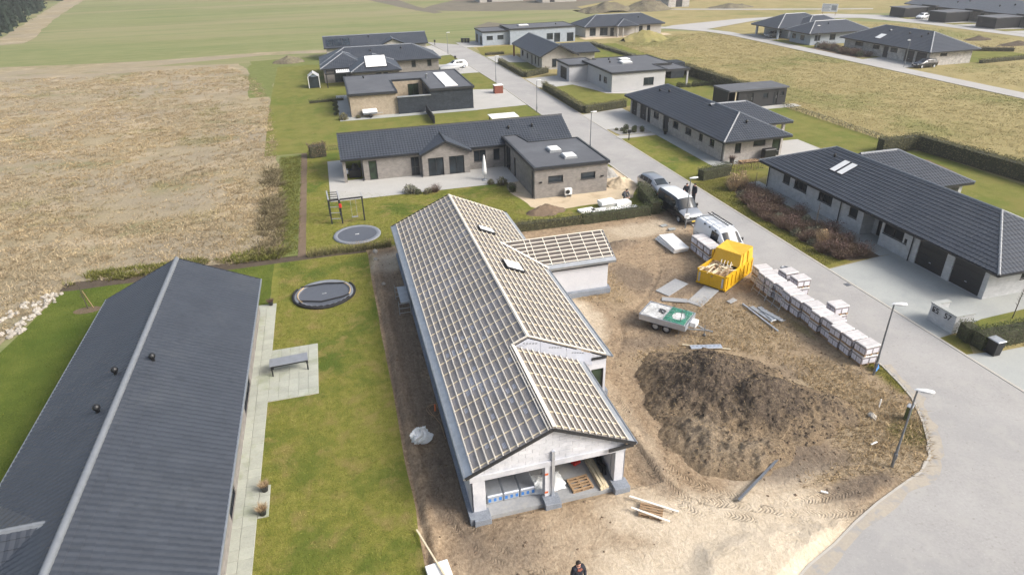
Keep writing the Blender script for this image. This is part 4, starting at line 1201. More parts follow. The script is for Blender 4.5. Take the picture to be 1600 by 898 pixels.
for x_, y_ in ((42.2, 80.4), (42.6, 78.6), (43.6, 62.4)): roof_vent(R2, x_, y_, 2.5 + min(abs(x_ - 39.5), y_ - 59.95) * TAN + .05)
block_house(R2, 47.5, 51.0, 67, 72, 2.45, 'brick_pale', skip='l', f=[(48.3, 50.2, .05, 2.1, 's2')], name='wing_wall')
mb = MB(); mb.box(50.7, 51.0, 65.4, 65.7, 0, 2.45); mb.build('terrace_pillar', MT['brick_pale'], R2)
F, Cp, z_ = hip(43, 51.8, 65.1, 73.2, 2.5, ends='hi', axis='x'); roof_faces(R2, F, Cp, 2)
downpipe(R2, 40.25, 61.2, 2.4)

# ---- I: flat grey house with projecting garage
I_ = thing('house', 'light grey flat-roofed house with projecting garage and roof domes', 'house')
block_house(I_, 40.0, 45.5, 109.6, 115.9, 2.62, 'render_grey', l=[(110.9, 114.3, .03, 2.1, 'g')], name='garage_wall')
flat_roof(I_, [(39.8, 109.4), (45.4, 109.4), (45.4, 116.1), (39.8, 116.1)], 2.8, .22)
block_house(I_, 43.3, 52.6, 98.8, 111.6, 2.85, 'render_grey', f=[(48.8, 50.6, .75, 1.95, 'w2')], l=[(103.3, 104.1, 1.0, 2.0, 'w1'), (100.8, 102.2, 1.1, 2.0, 'w1')])
ir = flat_roof(I_, [(43.1, 98.6), (52.8, 98.6), (52.8, 103.6), (56.2, 103.6), (56.2, 113), (45.45, 113), (45.45, 111.8), (43.1, 111.8)], 3.05, .22)
block_house(I_, 45.6, 56.0, 111.6, 112.8, 2.85, 'render_grey', name='wall_rear')
flat_roof(I_, [(52.85, 99.5), (57.4, 99.5), (57.4, 108.6), (52.85, 108.6)], 2.75, .3)
boxes(I_, 'canopy_post', 'render_grey', (57.0, 57.25, 99.7, 99.95, 0, 2.5), (57.0, 57.25, 107.9, 108.2, 0, 2.5))
mb = MB(); mb.box(57.5, 60, 106, 109, 0, 2.6); mb.build('screen_wall', MT['brick_slate'], I_)
dome_light(ir, 49.0, 106.6, 3.05, 1.8, 1.7); dome_light(ir, 50.0, 109.4, 3.05, 1.7, 1.6)
roof_vent(ir, 46.6, 107.6, 3.05); roof_vent(ir, 47.6, 110.4, 3.05)

# ---- H: gable house
H_ = thing('house', 'pale gable-fronted house behind a street hedge, next to flat grey house', 'house')
block_house(H_, 39.2, 45.5, 122.5, 137.2, 2.5, 'brick_beige', f=[(41.2, 42.1, .4, 1.9, 'w1')], l=[(135.0, 136.2, .75, 1.8, 'w1'), (131.6, 132.7, .75, 1.8, 'w1'), (128.6, 129.6, .05, 1.9, 'd'), (126.3, 127.0, .5, 1.9, 'w1'), (124.2, 124.9, .5, 1.95, 'w1')])
F, Cp, z_ = gable_y(38.5, 46.2, 121.4, 141.4, 2.5, .5); roof_faces(H_, F, Cp, 1, cap='ridge_light')
gable_part(H_, [(39.2, 122.5, 2.5), (45.5, 122.5, 2.5), (42.35, 122.5, 4.2)], 'brick_beige')
for a, b in (((38.5, 121.36, 2.45), (42.35, 121.36, z_ - .03)), ((46.2, 121.36, 2.45), (42.35, 121.36, z_ - .03))):
    g = MB(); g.bar(a, b, .06, .24); g.build('verge_board', MT['fascia'], H_)
block_house(H_, 45.4, 50.6, 124.5, 135.4, 2.4, 'brick_beige', skip='l', name='wing_wall')
roof_faces(H_, [[(45, 123.6, 2.55), (51.4, 123.6, 2.55), (51.4, 129.8, 3.5), (45, 129.8, 3.5)], [(51.4, 136, 2.55), (45, 136, 2.55), (45, 129.8, 3.5), (51.4, 129.8, 3.5)]], [], 1)
mb = MB(); mb.box(38.6, 38.9, 140.5, 140.8, 0, 2.5); mb.build('carport_post', MT['rust_box'], H_)

# ---- G: blue-grey flat house at the top of the street
G_ = thing('house', 'blue-grey flat-roofed house with stepped heights at top of street', 'house')
block_house(G_, 36, 42.4, 158.2, 166, 2.95, 'brick_blue', f=[(37.0, 38.5, 1.25, 2.1, 'w1'), (39.6, 41.1, 1.25, 2.15, 'w1')], l=[(163, 165.4, .05, 2.0, 'g'), (158.9, 161.3, .05, 2.0, 'g')], name='garage_wall')
flat_roof(G_, [(35.8, 158), (42.3, 158), (42.3, 166.2), (35.8, 166.2)], 3.1, .22)
block_house(G_, 42.4, 58.6, 157, 166, 3.3, 'brick_blue', f=[(51.4, 53, .75, 2.1, 'w2'), (53.3, 54.8, .05, 2.1, 's2'), (56.5, 58.2, .05, 2.0, 's2')])
gr = flat_roof(G_, [(42.2, 156.8), (58.8, 156.8), (58.8, 166.2), (42.2, 166.2)], 3.5, .24)
dome_light(gr, 47, 162, 3.5, 2.4, 1.4); roof_vent(gr, 55, 161, 3.5)

# ---- J: beige hip house beyond the meadow
J_ = thing('house', 'beige hip-roofed house with pillared entrance beyond the meadow', 'house')
block_house(J_, 63, 83.6, 161.4, 169.6, 2.45, 'brick_beige', f=[(64.1, 65.7, .3, 2.15, 'w2'), (66.8, 68.9, .25, 2.15, 's2'), (69.6, 70.6, .05, 2.0, 'd'), (77.4, 78.4, .3, 2.1, 'w1'), (79.6, 80.5, .3, 2.1, 'w1')])
F, Cp, z_ = hip(62.4, 84.2, 160.7, 170.3, 2.5); roof_faces(J_, F, Cp, 1)
F, Cp, z_ = hip(70.4, 76.2, 159.0, 166, 2.5); roof_faces(J_, F, Cp, 1)
for x_ in (70.8, 72.2, 75.6): boxes(J_, 'porch_pillar', 'brick_beige', (x_ - .15, x_ + .15, 159.3, 159.6, 0, 2.4))
roof_vent(J_, 78, 163.5, 3.8)

# ---- K1, K2, L: right-hand street
K1 = thing('house', 'hip-roofed house with recessed carport at the far street bend', 'house')
block_house(K1, 105.5, 117, 140, 149.4, 2.45, 'brick_blue', l=[(143, 144, .05, 2.1, 'd')], f=[(107, 108.4, 1, 2.1, 'w2')])
boxes(K1, 'carport_pillar', 'brick_blue', (102.8, 103.2, 140.2, 140.6, 0, 2.45), (102.8, 103.2, 148.6, 149, 0, 2.45))
F, Cp, z_ = hip(101.9, 118, 139.2, 150, 2.5); roof_faces(K1, F, Cp, 1, cap='ridge_light')
F, Cp, z_ = hip(107.5, 120, 136.4, 146, 2.5); roof_faces(K1, F, Cp, 1, cap='ridge_light')
K2 = thing('house', 'pale blue hip-roofed house in middle of the far street', 'house')
block_house(K2, 103.4, 117.6, 129.3, 136.4, 2.45, 'brick_blue', f=[(104.4, 105.9, .85, 2.0, 'w2'), (108.3, 109.8, .85, 2.0, 'w2')], l=[(134.4, 135.7, .85, 1.8, 'w1'), (131.4, 132.8, .85, 1.8, 'w1')])
F, Cp, z_ = hip(102.2, 118.8, 128.4, 137.2, 2.5); roof_faces(K2, F, Cp, 1, cap='ridge_light')
roof_vent(K2, 109, 131.4, 3.9)
L_ = thing('house', 'whitewashed hip-roofed house with two dark garage doors on far street', 'house')
block_house(L_, 105.8, 115.4, 99.6, 121.6, 2.45, 'brick_mottled', l=[(116.3, 118.5, 1.3, 2.05, 'w2'), (111.8, 113.5, 1.3, 2.05, 'w2'), (109.4, 110.7, .05, 2.1, 'd'), (107.2, 108.9, 1.3, 2.1, 'w2'), (103.1, 105.3, .05, 2.1, 'g'), (100.2, 102.6, .05, 2.1, 'g')], f=[(108.1, 109.7, 1.6, 2.1, 'w1')])
F, Cp, z_ = hip(104.9, 116.3, 98.8, 122.3, 2.5); lr = roof_faces(L_, F, [Cp[0]], 1); caps(lr, Cp[1:], 'ridge_light', .26, .1, 1, 'hip_caps')
F, Cp, z_ = hip(109, 119.5, 109, 118, 2.5, ends='hi', axis='x'); roof_faces(L_, F, Cp, 1)
slope_panel(L_, 106.2, 107.8, 112.6, 114.2, lambda x, y: 2.5 + (x - 104.9) * TAN, up=.1)
for x_, y_ in ((109, 108.5), (108.6, 105.2), (109.6, 104.8)): roof_vent(L_, x_, y_, 2.5 + (x_ - 104.9) * TAN, 1.2)

# ---- M: terrace of row houses with black carports
M_ = thing('row_houses', 'terrace of low row houses with one long grey roof, top right', 'row houses')
block_house(M_, 170.5, 184, 100, 172, 2.6, 'brick_grey', l=[(y, y + 1.2, .05, 2.1, 'w1') for y in (102, 117, 132, 140, 147, 155, 162, 169)])
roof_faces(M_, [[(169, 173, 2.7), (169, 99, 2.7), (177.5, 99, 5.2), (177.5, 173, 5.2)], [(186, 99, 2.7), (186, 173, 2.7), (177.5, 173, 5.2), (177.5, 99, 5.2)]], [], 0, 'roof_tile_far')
for i, y_ in enumerate((171, 167, 158, 155.5, 145, 142, 130, 127, 115)):
    roof_vent(M_, 172.6 + (i % 2) * 1.4, y_, 3.9 + (i % 2) * .4, 1.4)
for y_ in (164.5, 150, 135, 120):
    mb = MB(); mb.box(168.6, 170.4, y_ - 3.5, y_ + 1.5, 2.72, 3.0); mb.build('roof_step', MT['fascia'], M_)
names = ('furthest', 'second furthest', 'third furthest')
for i, y_ in enumerate((171, 157, 142.2)):
    c = thing('carport', 'black-slatted carport of the row houses, %s along' % names[i], 'carport', (164, y_ - 5.4, 0), 0, 'carports of the row houses')
    mb = MB(); mb.box(-4.2, 4.6, -2.8, 3.0, 2.45, 2.62); mb.build('roof', MT['roof_felt'], c)
    mb = MB()
    for k in range(30):
        mb.box(-3.9, -3.84, -2.6 + k * .18, -2.48 + k * .18, .08, 2.4)
        mb.box(-3.9 + k * .26, -3.74 + k * .26, -2.7, -2.64, .08, 2.4)
    mb.box(-3.7, -3.66, -2.55, 2.8, .1, 2.3); mb.box(-3.8, 3.9, -2.58, -2.54, .1, 2.3)
    s = mb.build('slats', MT['wood_black'], c); s['kind'] = 'stuff'
    for x_, yy in ((-3.6, 2.7), (3.9, -2.4), (3.9, 2.7), (-3.6, -2.4)): boxes(c, 'post', 'wood_black', (x_ - .06, x_ + .06, yy - .06, yy + .06, 0, 2.45))

# ---- garden shed behind R2
sh = thing('garden_shed', 'long black timber shed with flat roof beside the meadow', 'shed')
block_house(sh, 55.6, 63.4, 82.3, 86.3, 2.4, 'wood_black', f=[(61.3, 62.0, .1, 2.0, 'dl'), (59.6, 60.4, 1.2, 1.9, 'w1'), (62.4, 63.0, 1.3, 1.9, 'w1'), (57.0, 58.0, .1, 2.0, 'd')])
mb = MB(); mb.box(53.9, 63.6, 82.1, 86.5, 2.4, 2.62); mb.build('roof', MT['roof_felt'], sh)
boxes(sh, 'canopy_wall', 'wood_black', (54.0, 55.6, 86.1, 86.3, 0, 2.4), (53.95, 54.1, 82.4, 86.3, 0, 2.4))
mb = MB(); mb.box(55.0, 55.14, 82.2, 82.34, 0, 2.4); mb.build('canopy_post', MT['timber'], sh)
pt = patch('shed_terrace', rect(55.5, 65, 80.6, 82.3), .014, 'paver_light')
# ---- white hall and sheds on the skyline
wh = thing('storage_hall', 'small white hall with blue door near the far earth heaps', 'hall')
block_house(wh, 117, 125, 222, 232, 2.6, 'brick_mottled', f=[(119.8, 122.3, .05, 2.3, 'g')])
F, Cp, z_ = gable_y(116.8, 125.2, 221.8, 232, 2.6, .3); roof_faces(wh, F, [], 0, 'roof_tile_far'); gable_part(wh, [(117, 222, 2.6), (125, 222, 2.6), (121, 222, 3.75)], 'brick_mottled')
for nm, lab, x_, y_, w_ in (('barn', 'low white barn on the skyline, left of far earth heaps', 84, 262, 14), ('barn', 'long pale barn near the top edge, between meadow heaps', 62, 275, 18)):
    b_ = thing(nm, lab, 'barn')
    block_house(b_, x_, x_ + w_, y_, y_ + 9, 2.6, 'brick_beige', f=[(x_ + 3, x_ + 5, .05, 2.2, 'g')])
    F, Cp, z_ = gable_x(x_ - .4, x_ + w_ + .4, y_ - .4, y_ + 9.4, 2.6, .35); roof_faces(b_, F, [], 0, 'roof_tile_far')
# ================================================================== the house under construction
B = thing('house_under_construction', 'unfinished white block house with bare roof battens in the centre', 'house')
TB = .449
ZE = 2.5
XL, XR, XR2 = 3.07, 12.3, 10.65
XM = (XL + XR) / 2; ZM = ZE + (XM - XL) * TB
X2 = (XL + XR2) / 2; Z2 = ZE + (X2 - XL) * TB
Y0, YS, Y1 = 19.8, 26.3, 47.8
# floor slab and plinth
boxes(B, 'floor_slab', 'slab', (3.3, 12.0, 26.3, 47.5, -.1, .12), (3.3, 10.4, 19.75, 26.3, -.1, .121), (12.0, 16.75, 37.3, 41.9, -.1, .12))
boxes(B, 'plinth', 'leca', (3.12, 3.3, 19.6, 47.6, -.1, .3), (12.0, 16.9, 37.0, 37.3, -.1, .38), (12.0, 12.2, 26.3, 37.0, -.1, .3), (16.75, 16.95, 37.3, 42, -.1, .38))
for x_ in (3.3, 6.45, 9.7): boxes(B, 'pillar_footing', 'leca', (x_ - .02, x_ + .72, 19.45, 20.1, -.1, .3, 0, .02))
# outer walls
mb = MB()
wall(mb, (3.3, 47.5), (3.3, 19.95), .1, 2.45, [(3.5, 4.7, 1.1, 2.2), (8, 8.9, .2, 2.2), (13, 14.4, 1.1, 2.2), (17.6, 18.4, .2, 2.2), (21.6, 22.6, 1.2, 2.2)], .3)
mb.build('block_wall', MT['block_white'], B); mb = MB()
wall(mb, (12.0, 26.35), (12.0, 37.3), .1, 2.5, [(1.5, 3.5, .15, 2.2), (6, 7.6, 1.1, 2.2)], .3)
mb.build('block_wall', MT['block_white'], B); mb = MB()
wall(mb, (12.0, 41.9), (12.0, 47.5), .1, 2.5, [], .3)
mb.build('block_wall', MT['block_white'], B); mb = MB()
wall(mb, (10.3, 20), (10.3, 26.3), .1, 2.45, [(2, 3.2, 1.1, 2.1)], .3)
mb.build('block_wall', MT['block_white'], B); mb = MB()
wall(mb, (12.0, 47.5), (3.3, 47.5), .1, 2.5, [(2, 4, 1, 2.2)], .3)
mb.poly([(12.0, 47.5, 2.5), (3.3, 47.5, 2.5), (XM, 47.5, ZM - .15)])
mb.build('block_wall', MT['block_white'], B)
boxes(B, 'inner_wall', 'block_white', (3.62, 3.7, 20.4, 26.2, .12, 2.4), (9.9, 10.0, 20.6, 26.2, .12, 2.4), (3.7, 9.9, 26.0, 26.12, .12, 2.6))
# wing walls
mb = MB()
wall(mb, (12.0, 37.3), (16.75, 37.3), .38, 2.45); wall(mb, (16.75, 37.3), (16.75, 41.9), .38, 2.45, [(1.4, 3.4, .5, 2.2)], .3); wall(mb, (16.75, 41.9), (12, 41.9), .1, 2.45)
mb.poly([(16.75, 37.3, 2.45), (16.75, 41.9, 2.45), (16.75, 39.6, 3.45)])
mb.build('wing_wall', MT['block_white'], B)
mb = MB(); mb.box(12.55, 16.76, 37.27, 37.296, 2.1, 2.36); mb.build('wing_membrane', MT['black_plastic'], B)
# step wall at YS: wind boards above the lower roof, window below the main eave
mb = MB()
low = lambda x: Z2 - (x - X2) * TB
hi = lambda x: ZM - abs(x - XM) * TB
xb = [6.75, 8.35, 9.75, 11.2]
for a, b in zip(xb[:-1], xb[1:]):
    pts = [(a + .006, YS - .02, low(max(a, X2)) - .12), (b - .006, YS - .02, low(b) - .12), (b - .006, YS - .02, hi(b) - .1)]
    if a < XM < b: pts.append((XM, YS - .02, ZM - .1))
    pts.append((a + .006, YS - .02, hi(a) - .1))
    o = MB(); o.poly(pts); o.build('wind_board', MT['wind_board'], B)
wall(mb, (10.3, YS), (12.0, YS), .1, 2.45, [(.88, 1.58, .3, 1.84)], .12)
mb.poly([(10.3, YS, 2.45), (12.0, YS, 2.45), (12.0, YS, 2.5), (11.2, YS, hi(11.2) - .12), (10.3, YS, 2.6)])
mb.build('step_wall', MT['block_white'], B)
P_, d_, n_ = wall(MB(), (10.3, YS), (12.0, YS), .1, 2.45)
fill_opening(B, P_, n_, (.88, 1.58, .3, 1.84), 'w1g')
o = MB(); o.box(11.15, 12.0, YS - .05, YS - .022, 2.46, 2.62); o.build('eave_board', MT['fascia'], B)
for a, b in ((7.4, 8.2), (8.75, 9.5), (10.0, 10.7)):           # faint maker's print on the boards
    o = MB()
    zc = (low(a) + hi(a)) / 2 + (.02 if a < 8 else .0)
    for k in range(5):
        xx = a + .04 + k * (b - a) / 5
        o.box(xx, xx + .1, YS - .0245, YS - .022, zc - .03 - k * .03, zc + .03 - k * .03)
    o.build('board_print', MT['post_galv'], B)
# front gable laid in blocks, each block one piece
gz0, gY = 2.34, 20.0
bh, bw = .2, .6
row = 0
z_ = gz0
top = lambda x: Z2 - .17 - abs(x - X2) * TB
while z_ < top(X2):
    off = (row % 2) * .3
    x_ = 3.3 - off
    while x_ < 10.3:
        a, b = max(x_ + .006, 3.3), min(x_ + bw - .006, 10.3)
        za, zb_ = z_ + .006, z_ + bh - .006
        pts = [(a, za), (b, za)]
        # clip to the roof line
        P2 = [(a, za), (b, za), (b, zb_), (a, zb_)]
        def clip(P2, f):
            out = []
            for i in range(len(P2)):
                p, q = P2[i], P2[(i + 1) % len(P2)]
                fp, fq = f(p), f(q)
                if fp <= 0: out.append(p)
                if fp * fq < 0:
                    t_ = fp / (fp - fq); out.append((p[0] + (q[0] - p[0]) * t_, p[1] + (q[1] - p[1]) * t_))
            return out
        P2 = clip(P2, lambda p: p[1] - (Z2 - .17 - (p[0] - X2) * TB)); P2 = clip(P2, lambda p: p[1] - (Z2 - .17 + (p[0] - X2) * TB)) if P2 else P2
        if b > a and len(P2) >= 3:
            k = len(P2); dy = random.uniform(-.006, .006)
            o = MB()
            o.add([(p[0], gY + dy, p[1]) for p in P2] + [(p[0], gY + .25, p[1]) for p in P2], [tuple(range(k))] + [(i, k + i, k + (i + 1) % k, (i + 1) % k) for i in range(k)])
            o.build('block', MT['block_white'], B)
        x_ += bw
    z_ += bh; row += 1
mb = MB(); mb.poly([(3.3, gY + .012, gz0), (10.3, gY + .012, gz0), (X2, gY + .012, top(X2))]); mb.build('mortar_bed', MT['mortar'], B)
mb = MB(); mb.box(3.24, 10.3, 19.93, 20.3, 2.04, 2.335, bev=.01); mb.build('concrete_beam', MT['block_white'], B)
for x0_, x1_ in ((3.36, 3.9), (6.55, 6.82), (9.82, 10.24)):
    mb = MB(); mb.box(x0_, x1_, 19.97, 20.34, .3, 2.04, bev=.01); mb.build('pillar', MT['block_white'], B)
mb = MB(); mb.box(6.84, 6.98, 19.9, 20.02, .3, 2.85); mb.box(6.80, 7.02, 19.92, 20.0, .28, .33); mb.build('steel_post', MT['alu'], B)
for z_ in (.5, 1.55):
    o = MB(); o.box(6.545, 6.70, 19.955, 19.97, z_, z_ + .1); o.build('brick_tie', MT['orange_plastic'], B)
# ---- roof: underlay, counter battens, battens
def plane_panel(pts, mat, name, th=.05):
    m_ = MB(); slab_poly(m_, pts, th); return m_.build(name, MT[mat], B)
LS = [(XL, Y1, ZE), (XL, Y0, ZE), (X2, Y0, Z2), (X2, YS, Z2), (XM, YS, ZM), (XM, Y1, ZM)]
plane_panel(LS, 'underlay', 'underlay')
plane_panel([(XR, YS, ZE), (XR, Y1, ZE), (XM, Y1, ZM), (XM, YS, ZM)], 'underlay_beige', 'underlay')
plane_panel([(XR2, Y0, ZE), (XR2, YS, ZE), (X2, YS, Z2), (X2, Y0, Z2)], 'underlay_beige', 'underlay')
ca = math.atan(TB)
def bat(p, q, up, w, h, name, mat='batten'):
    m_ = MB(); m_.bar(p, q, w, h, up=up); return m_.build(name, MT[mat], B)
nl = (-math.sin(ca), 0, math.cos(ca)); nr = (math.sin(ca), 0, math.cos(ca))
def onL(x, y, h=0): return (x + nl[0] * h, y, ZE + (x - XL) * TB + nl[2] * h)
def onR(x, y, xr, h=0): return (x + nr[0] * h, y, ZE + (xr - x) * TB + nr[2] * h)
nb = 14
jit = lambda: random.uniform(-.02, .02)
for i in range(nb):                                       # left slope
    x_ = XL + .36 + i * (XM - XL - .40) / (nb - 1)
    if x_ < X2 - .05: bat(onL(x_, Y0 + .06 + jit(), .055), onL(x_, Y1 - .05 + jit(), .055), nl, .046, .038, 'batten')
    else: bat(onL(x_, YS + .06 + jit(), .055), onL(x_, Y1 - .05 + jit(), .055), nl, .046, .038, 'batten')
bat(onL(X2 - .07, Y0 + .06, .055), onL(X2 - .07, YS, .055), nl, .046, .038, 'batten')
y_ = Y0 + .22
while y_ < Y1 - .1:
    xe = (X2 if y_ < YS else XM) - .04
    bat(onL(XL + .3, y_, .018), onL(xe, y_, .018), nl, .045, .035, 'counter_batten', 'timber')
    y_ += .985
for i in range(nb):                                       # right slope, main roof
    x_ = XM + .05 + i * (XR - XM - .42) / (nb - 1)
    bat(onR(x_, YS + .05 + jit(), XR, .058), onR(x_, Y1 - .05 + jit(), XR, .058), nr, .048, .045, 'batten')
nb2 = 12
for i in range(nb2):                                      # right slope, lower roof
    x_ = X2 + .12 + i * (XR2 - X2 - .48) / (nb2 - 1)
    bat(onR(x_, Y0 + .06 + jit(), XR2, .058), onR(x_, YS - .06 + jit(), XR2, .058), nr, .048, .045, 'batten')
y_ = Y0 + .22
while y_ < Y1 - .1:
    if y_ < YS: bat(onR(X2 + .1, y_, XR2, .018), onR(XR2 - .34, y_, XR2, .018), nr, .045, .035, 'counter_batten', 'timber')
    else: bat(onR(XM + .05, y_, XR, .018), onR(XR - .34, y_, XR, .018), nr, .045, .035, 'counter_batten', 'timber')
    y_ += .985
bat((X2 + .05, Y0 + .05, Z2 + .07), (X2 + .05, YS - .05, Z2 + .07), (0, 0, 1), .14, .03, 'ridge_board')
bat((XM, YS + .05, ZM + .06), (XM, Y1 - .05, ZM + .06), (0, 0, 1), .07, .05, 'ridge_board')
for y_ in (YS + .07, Y1 - .08):                            # verge boards on the main roof
    bat(onR(XM, y_, XR, .03), onR(XR - .34, y_, XR, .03), nr, .06, .05, 'verge_batten')
bat(onL(X2, YS + .07, .03), onL(XM, YS + .07, .03), nl, .06, .05, 'verge_batten')
# zinc eave sheets and gutters
for nm, pts in (('eave_sheet', [onL(XL - .04, Y1, .004), onL(XL - .04, Y0, .004), onL(XL + .3, Y0, .004), onL(XL + .3, Y1, .004)]),
                ('eave_sheet', [onR(XR + .04, YS, XR, .004), onR(XR + .04, 36.9, XR, .004), onR(XR - .34, 37.1, XR, .004), onR(XR - .34, YS, XR, .004)]),
                ('eave_sheet', [onR(XR + .04, 42.2, XR, .004), onR(XR + .04, Y1, XR, .004), onR(XR - .34, Y1, XR, .004), onR(XR - .34, 42.2, XR, .004)]),
                ('eave_sheet', [onR(XR2 + .04, Y0, XR2, .004), onR(XR2 + .04, YS - .03, XR2, .004), onR(XR2 - .34, YS - .03, XR2, .004), onR(XR2 - .34, Y0, XR2, .004)])):
    o = MB(); slab_poly(o, pts, .012); o.build(nm, MT['galv_sheet'], B)
for p, q in (((XL - .06, Y0 - .02, ZE - .03), (XL - .06, Y1, ZE - .03)), ((XR + .06, YS, ZE - .03), (XR + .06, 36.9, ZE - .03)), ((XR2 + .06, Y0 - .02, ZE - .03), (XR2 + .06, YS - .1, ZE - .03))):
    o = MB(); o.tube([p, q], .06, 8); o.build('gutter', MT['zinc'], B)
for p, q in (((XL - .02, Y0 - .02, ZE - .03), (X2, Y0 - .02, Z2 - .03)), ((XR2 + .02, Y0 - .02, ZE - .03), (X2, Y0 - .02, Z2 - .03)), ((XL - .02, Y1 + .02, ZE - .03), (XM, Y1 + .02, ZM - .03)), ((XR + .02, Y1 + .02, ZE - .03), (XM, Y1 + .02, ZM - .03))):
    o = MB(); o.bar(p, q, .03, .16); o.build('verge_board', MT['fascia'], B)
o = MB(); o.bar((9.4, Y0 - .02, 2.36), (10.6, Y0 + .05, 2.36), .05, .18); o.build('soffit_gap_shade', MT['fascia'], B)  # dark bar in place of the shade in the gap under the eave
# wing roof
WY0, WYM, WX1 = 37.05, 39.62, 17.2
WZ = ZE + (WYM - WY0) * TB
wx0 = lambda y: XR - (ZE + (y - WY0) * TB - ZE) / TB           # valley
plane_panel([(XR, WY0, ZE), (WX1, WY0, ZE), (WX1, WYM, WZ), (XR - (WZ - ZE) / TB, WYM, WZ)], 'underlay_dark', 'underlay')
plane_panel([(WX1, 2 * WYM - WY0, ZE), (XR, 2 * WYM - WY0, ZE), (XR - (WZ - ZE) / TB, WYM, WZ), (WX1, WYM, WZ)], 'underlay', 'underlay')
nw = (0, -math.sin(ca), math.cos(ca))
for i in range(8):
    y_ = WY0 + .34 + i * (WYM - WY0 - .37) / 7
    z_ = ZE + (y_ - WY0) * TB
    bat((XR - (z_ - ZE) / TB + .1, y_ + nw[1] * .055, z_ + nw[2] * .055), (WX1 - .05, y_ + nw[1] * .055, z_ + nw[2] * .055), nw, .05, .038, 'batten')
for x_ in (11.35, 11.75, 12.7, 13.62, 14.54, 15.46, 16.38, 17.05):
    ys_ = WY0 + .28
    if x_ < XR: ys_ = max(ys_, WY0 + (XR - x_) + .12)
    if ys_ < WYM - .2:
        z0_ = ZE + (ys_ - WY0) * TB
        bat((x_, ys_ + nw[1] * .02, z0_ + nw[2] * .02), (x_, WYM - .03, WZ + .02), nw, .045, .035, 'counter_batten', 'batten')
o = MB(); slab_poly(o, [(XR - .04, WY0 - .03, ZE + .0), (WX1, WY0 - .03, ZE), (WX1, WY0 + .28, ZE + .31 * TB), (XR - .3, WY0 + .28, ZE + .31 * TB)], .015); o.build('eave_sheet', MT['galv_sheet'], B)
for p, q in (((XR, WY0 - .04, ZE - .08), (WX1, WY0 - .04, ZE - .08)), ((WX1 + .02, WY0, ZE - .06), (WX1 + .02, WYM, WZ - .06)), ((WX1 + .02, 2 * WYM - WY0, ZE - .06), (WX1 + .02, WYM, WZ - .06))):
    o = MB(); o.bar(p, q, .03, .16); o.build('verge_board', MT['zinc'], B)
bat((XR + .05, WY0, ZE + .09), (XR - (WZ - ZE) / TB, WYM, WZ + .09), (0, 0, 1), .16, .03, 'valley_board')
# roof windows not yet glazed, still under white film
zr_ = lambda x, y: ZE + (XR - x) * TB
slope_panel(B, 8.62, 9.72, 40.95, 41.75, zr_, 'roof_window', 'frame_dark', 'foam_white', .2, .06)
slope_panel(B, 8.95, 10.1, 34.9, 36.2, zr_, 'roof_window', 'frame_dark', 'foam_white', .2, .07)
# overlap marks of the underlay print
for i in range(46):
    y_ = random.uniform(Y0 + .3, 30); k_ = random.randrange(1, 12)
    x_ = XL + .36 + (k_ + .5) * (XM - XL - .40) / (nb - 1)
    if y_ < YS and x_ > X2 - .3: continue
    o = MB(); a = onL(x_ - .09, y_ - .17, .006); b = onL(x_ + .09, y_ - .17, .006); c = onL(x_ + .09, y_ + .17, .006); d = onL(x_ - .09, y_ + .17, .006)
    for kk in range(3):
        t0, t1 = .12 + kk * .3, .28 + kk * .3
        l_ = lambda p, q, t_: tuple(p[j] + (q[j] - p[j]) * t_ for j in range(3))
        o.quad(l_(a, b, t0), l_(a, b, t1), l_(d, c, t1), l_(d, c, t0))
    o.build('underlay_print', MT['wind_board'], B)

# ---- materials stored in the open bay
def pack(x, y, label):
    t_ = thing('insulation_pack', label, 'insulation', (x, y, .125), 0, 'insulation packs in the open bay')
    m_ = MB(); m_.box(-.36, .36, -.55, .55, 0, .46, bev=.05); m_.build('pack', MT['alu'], t_)
    m_ = MB()
    for k in (-.24, .0, .24): m_.box(k - .06, k + .06, -.556, -.5505, .12, .3)
    m_.build('print', MT['blue_sign'], t_)
    return t_
for i, x_ in enumerate((4.4, 5.15, 5.9)):
    pack(x_, 20.95, 'silver-grey insulation pack in the open bay, %s from the left pillar' % ('first', 'second', 'third')[i])
mb = MB()
xs = np.linspace(6.05, 7.75, 26); ys = np.linspace(20.3, 21.45, 20)
X_, Y_ = np.meshgrid(xs, ys); Z_ = .16 + .3 * fbm(X_, Y_, .35, 4, 4) * (1 - np.abs((X_ - 6.9) / .9) ** 3) * (1 - np.abs((Y_ - 20.9) / .6) ** 3)
X_ = X_ + (fbm(X_, Y_, .3, 3, 12) - .5) * .35; Y_ = Y_ + (fbm(X_, Y_, .3, 3, 19) - .5) * .35
vid = np.arange(X_.size).reshape(X_.shape)
fm = mesh_np('plastic_film', np.stack([X_, Y_, Z_], -1).reshape(-1, 3), np.stack([vid[:-1, :-1], vid[:-1, 1:], vid[1:, 1:], vid[1:, :-1]], -1).reshape(-1, 4), MT['plastic_white'], True)
tag(link('plastic_film', fm), 'crumpled white plastic film behind the middle pillar', 'plastic film')
def pallet(loc, rz, label, group=None, mat='timber_old', w=1.0, d=.8):
    t_ = thing('wood_pallet', label, 'pallet', loc, rz, group)
    for k in range(5):
        m_ = MB(); y_ = -d / 2 + .05 + k * (d - .1) / 4; m_.box(-w / 2, w / 2, y_ - .045, y_ + .045, .12, .142); m_.build('board', MT[mat], t_)
    for k in range(3):
        m_ = MB(); x_ = -w / 2 + .05 + k * (w - .1) / 2; m_.box(x_ - .045, x_ + .045, -d / 2, d / 2, .022, .118); m_.build('bearer', MT[mat], t_)
    m_ = MB()
    for y_ in (-d / 2 + .05, 0, d / 2 - .05): m_.box(-w / 2, w / 2, y_ - .045, y_ + .045, 0, .02)
    m_.build('bottom_boards', MT[mat], t_)
    return t_
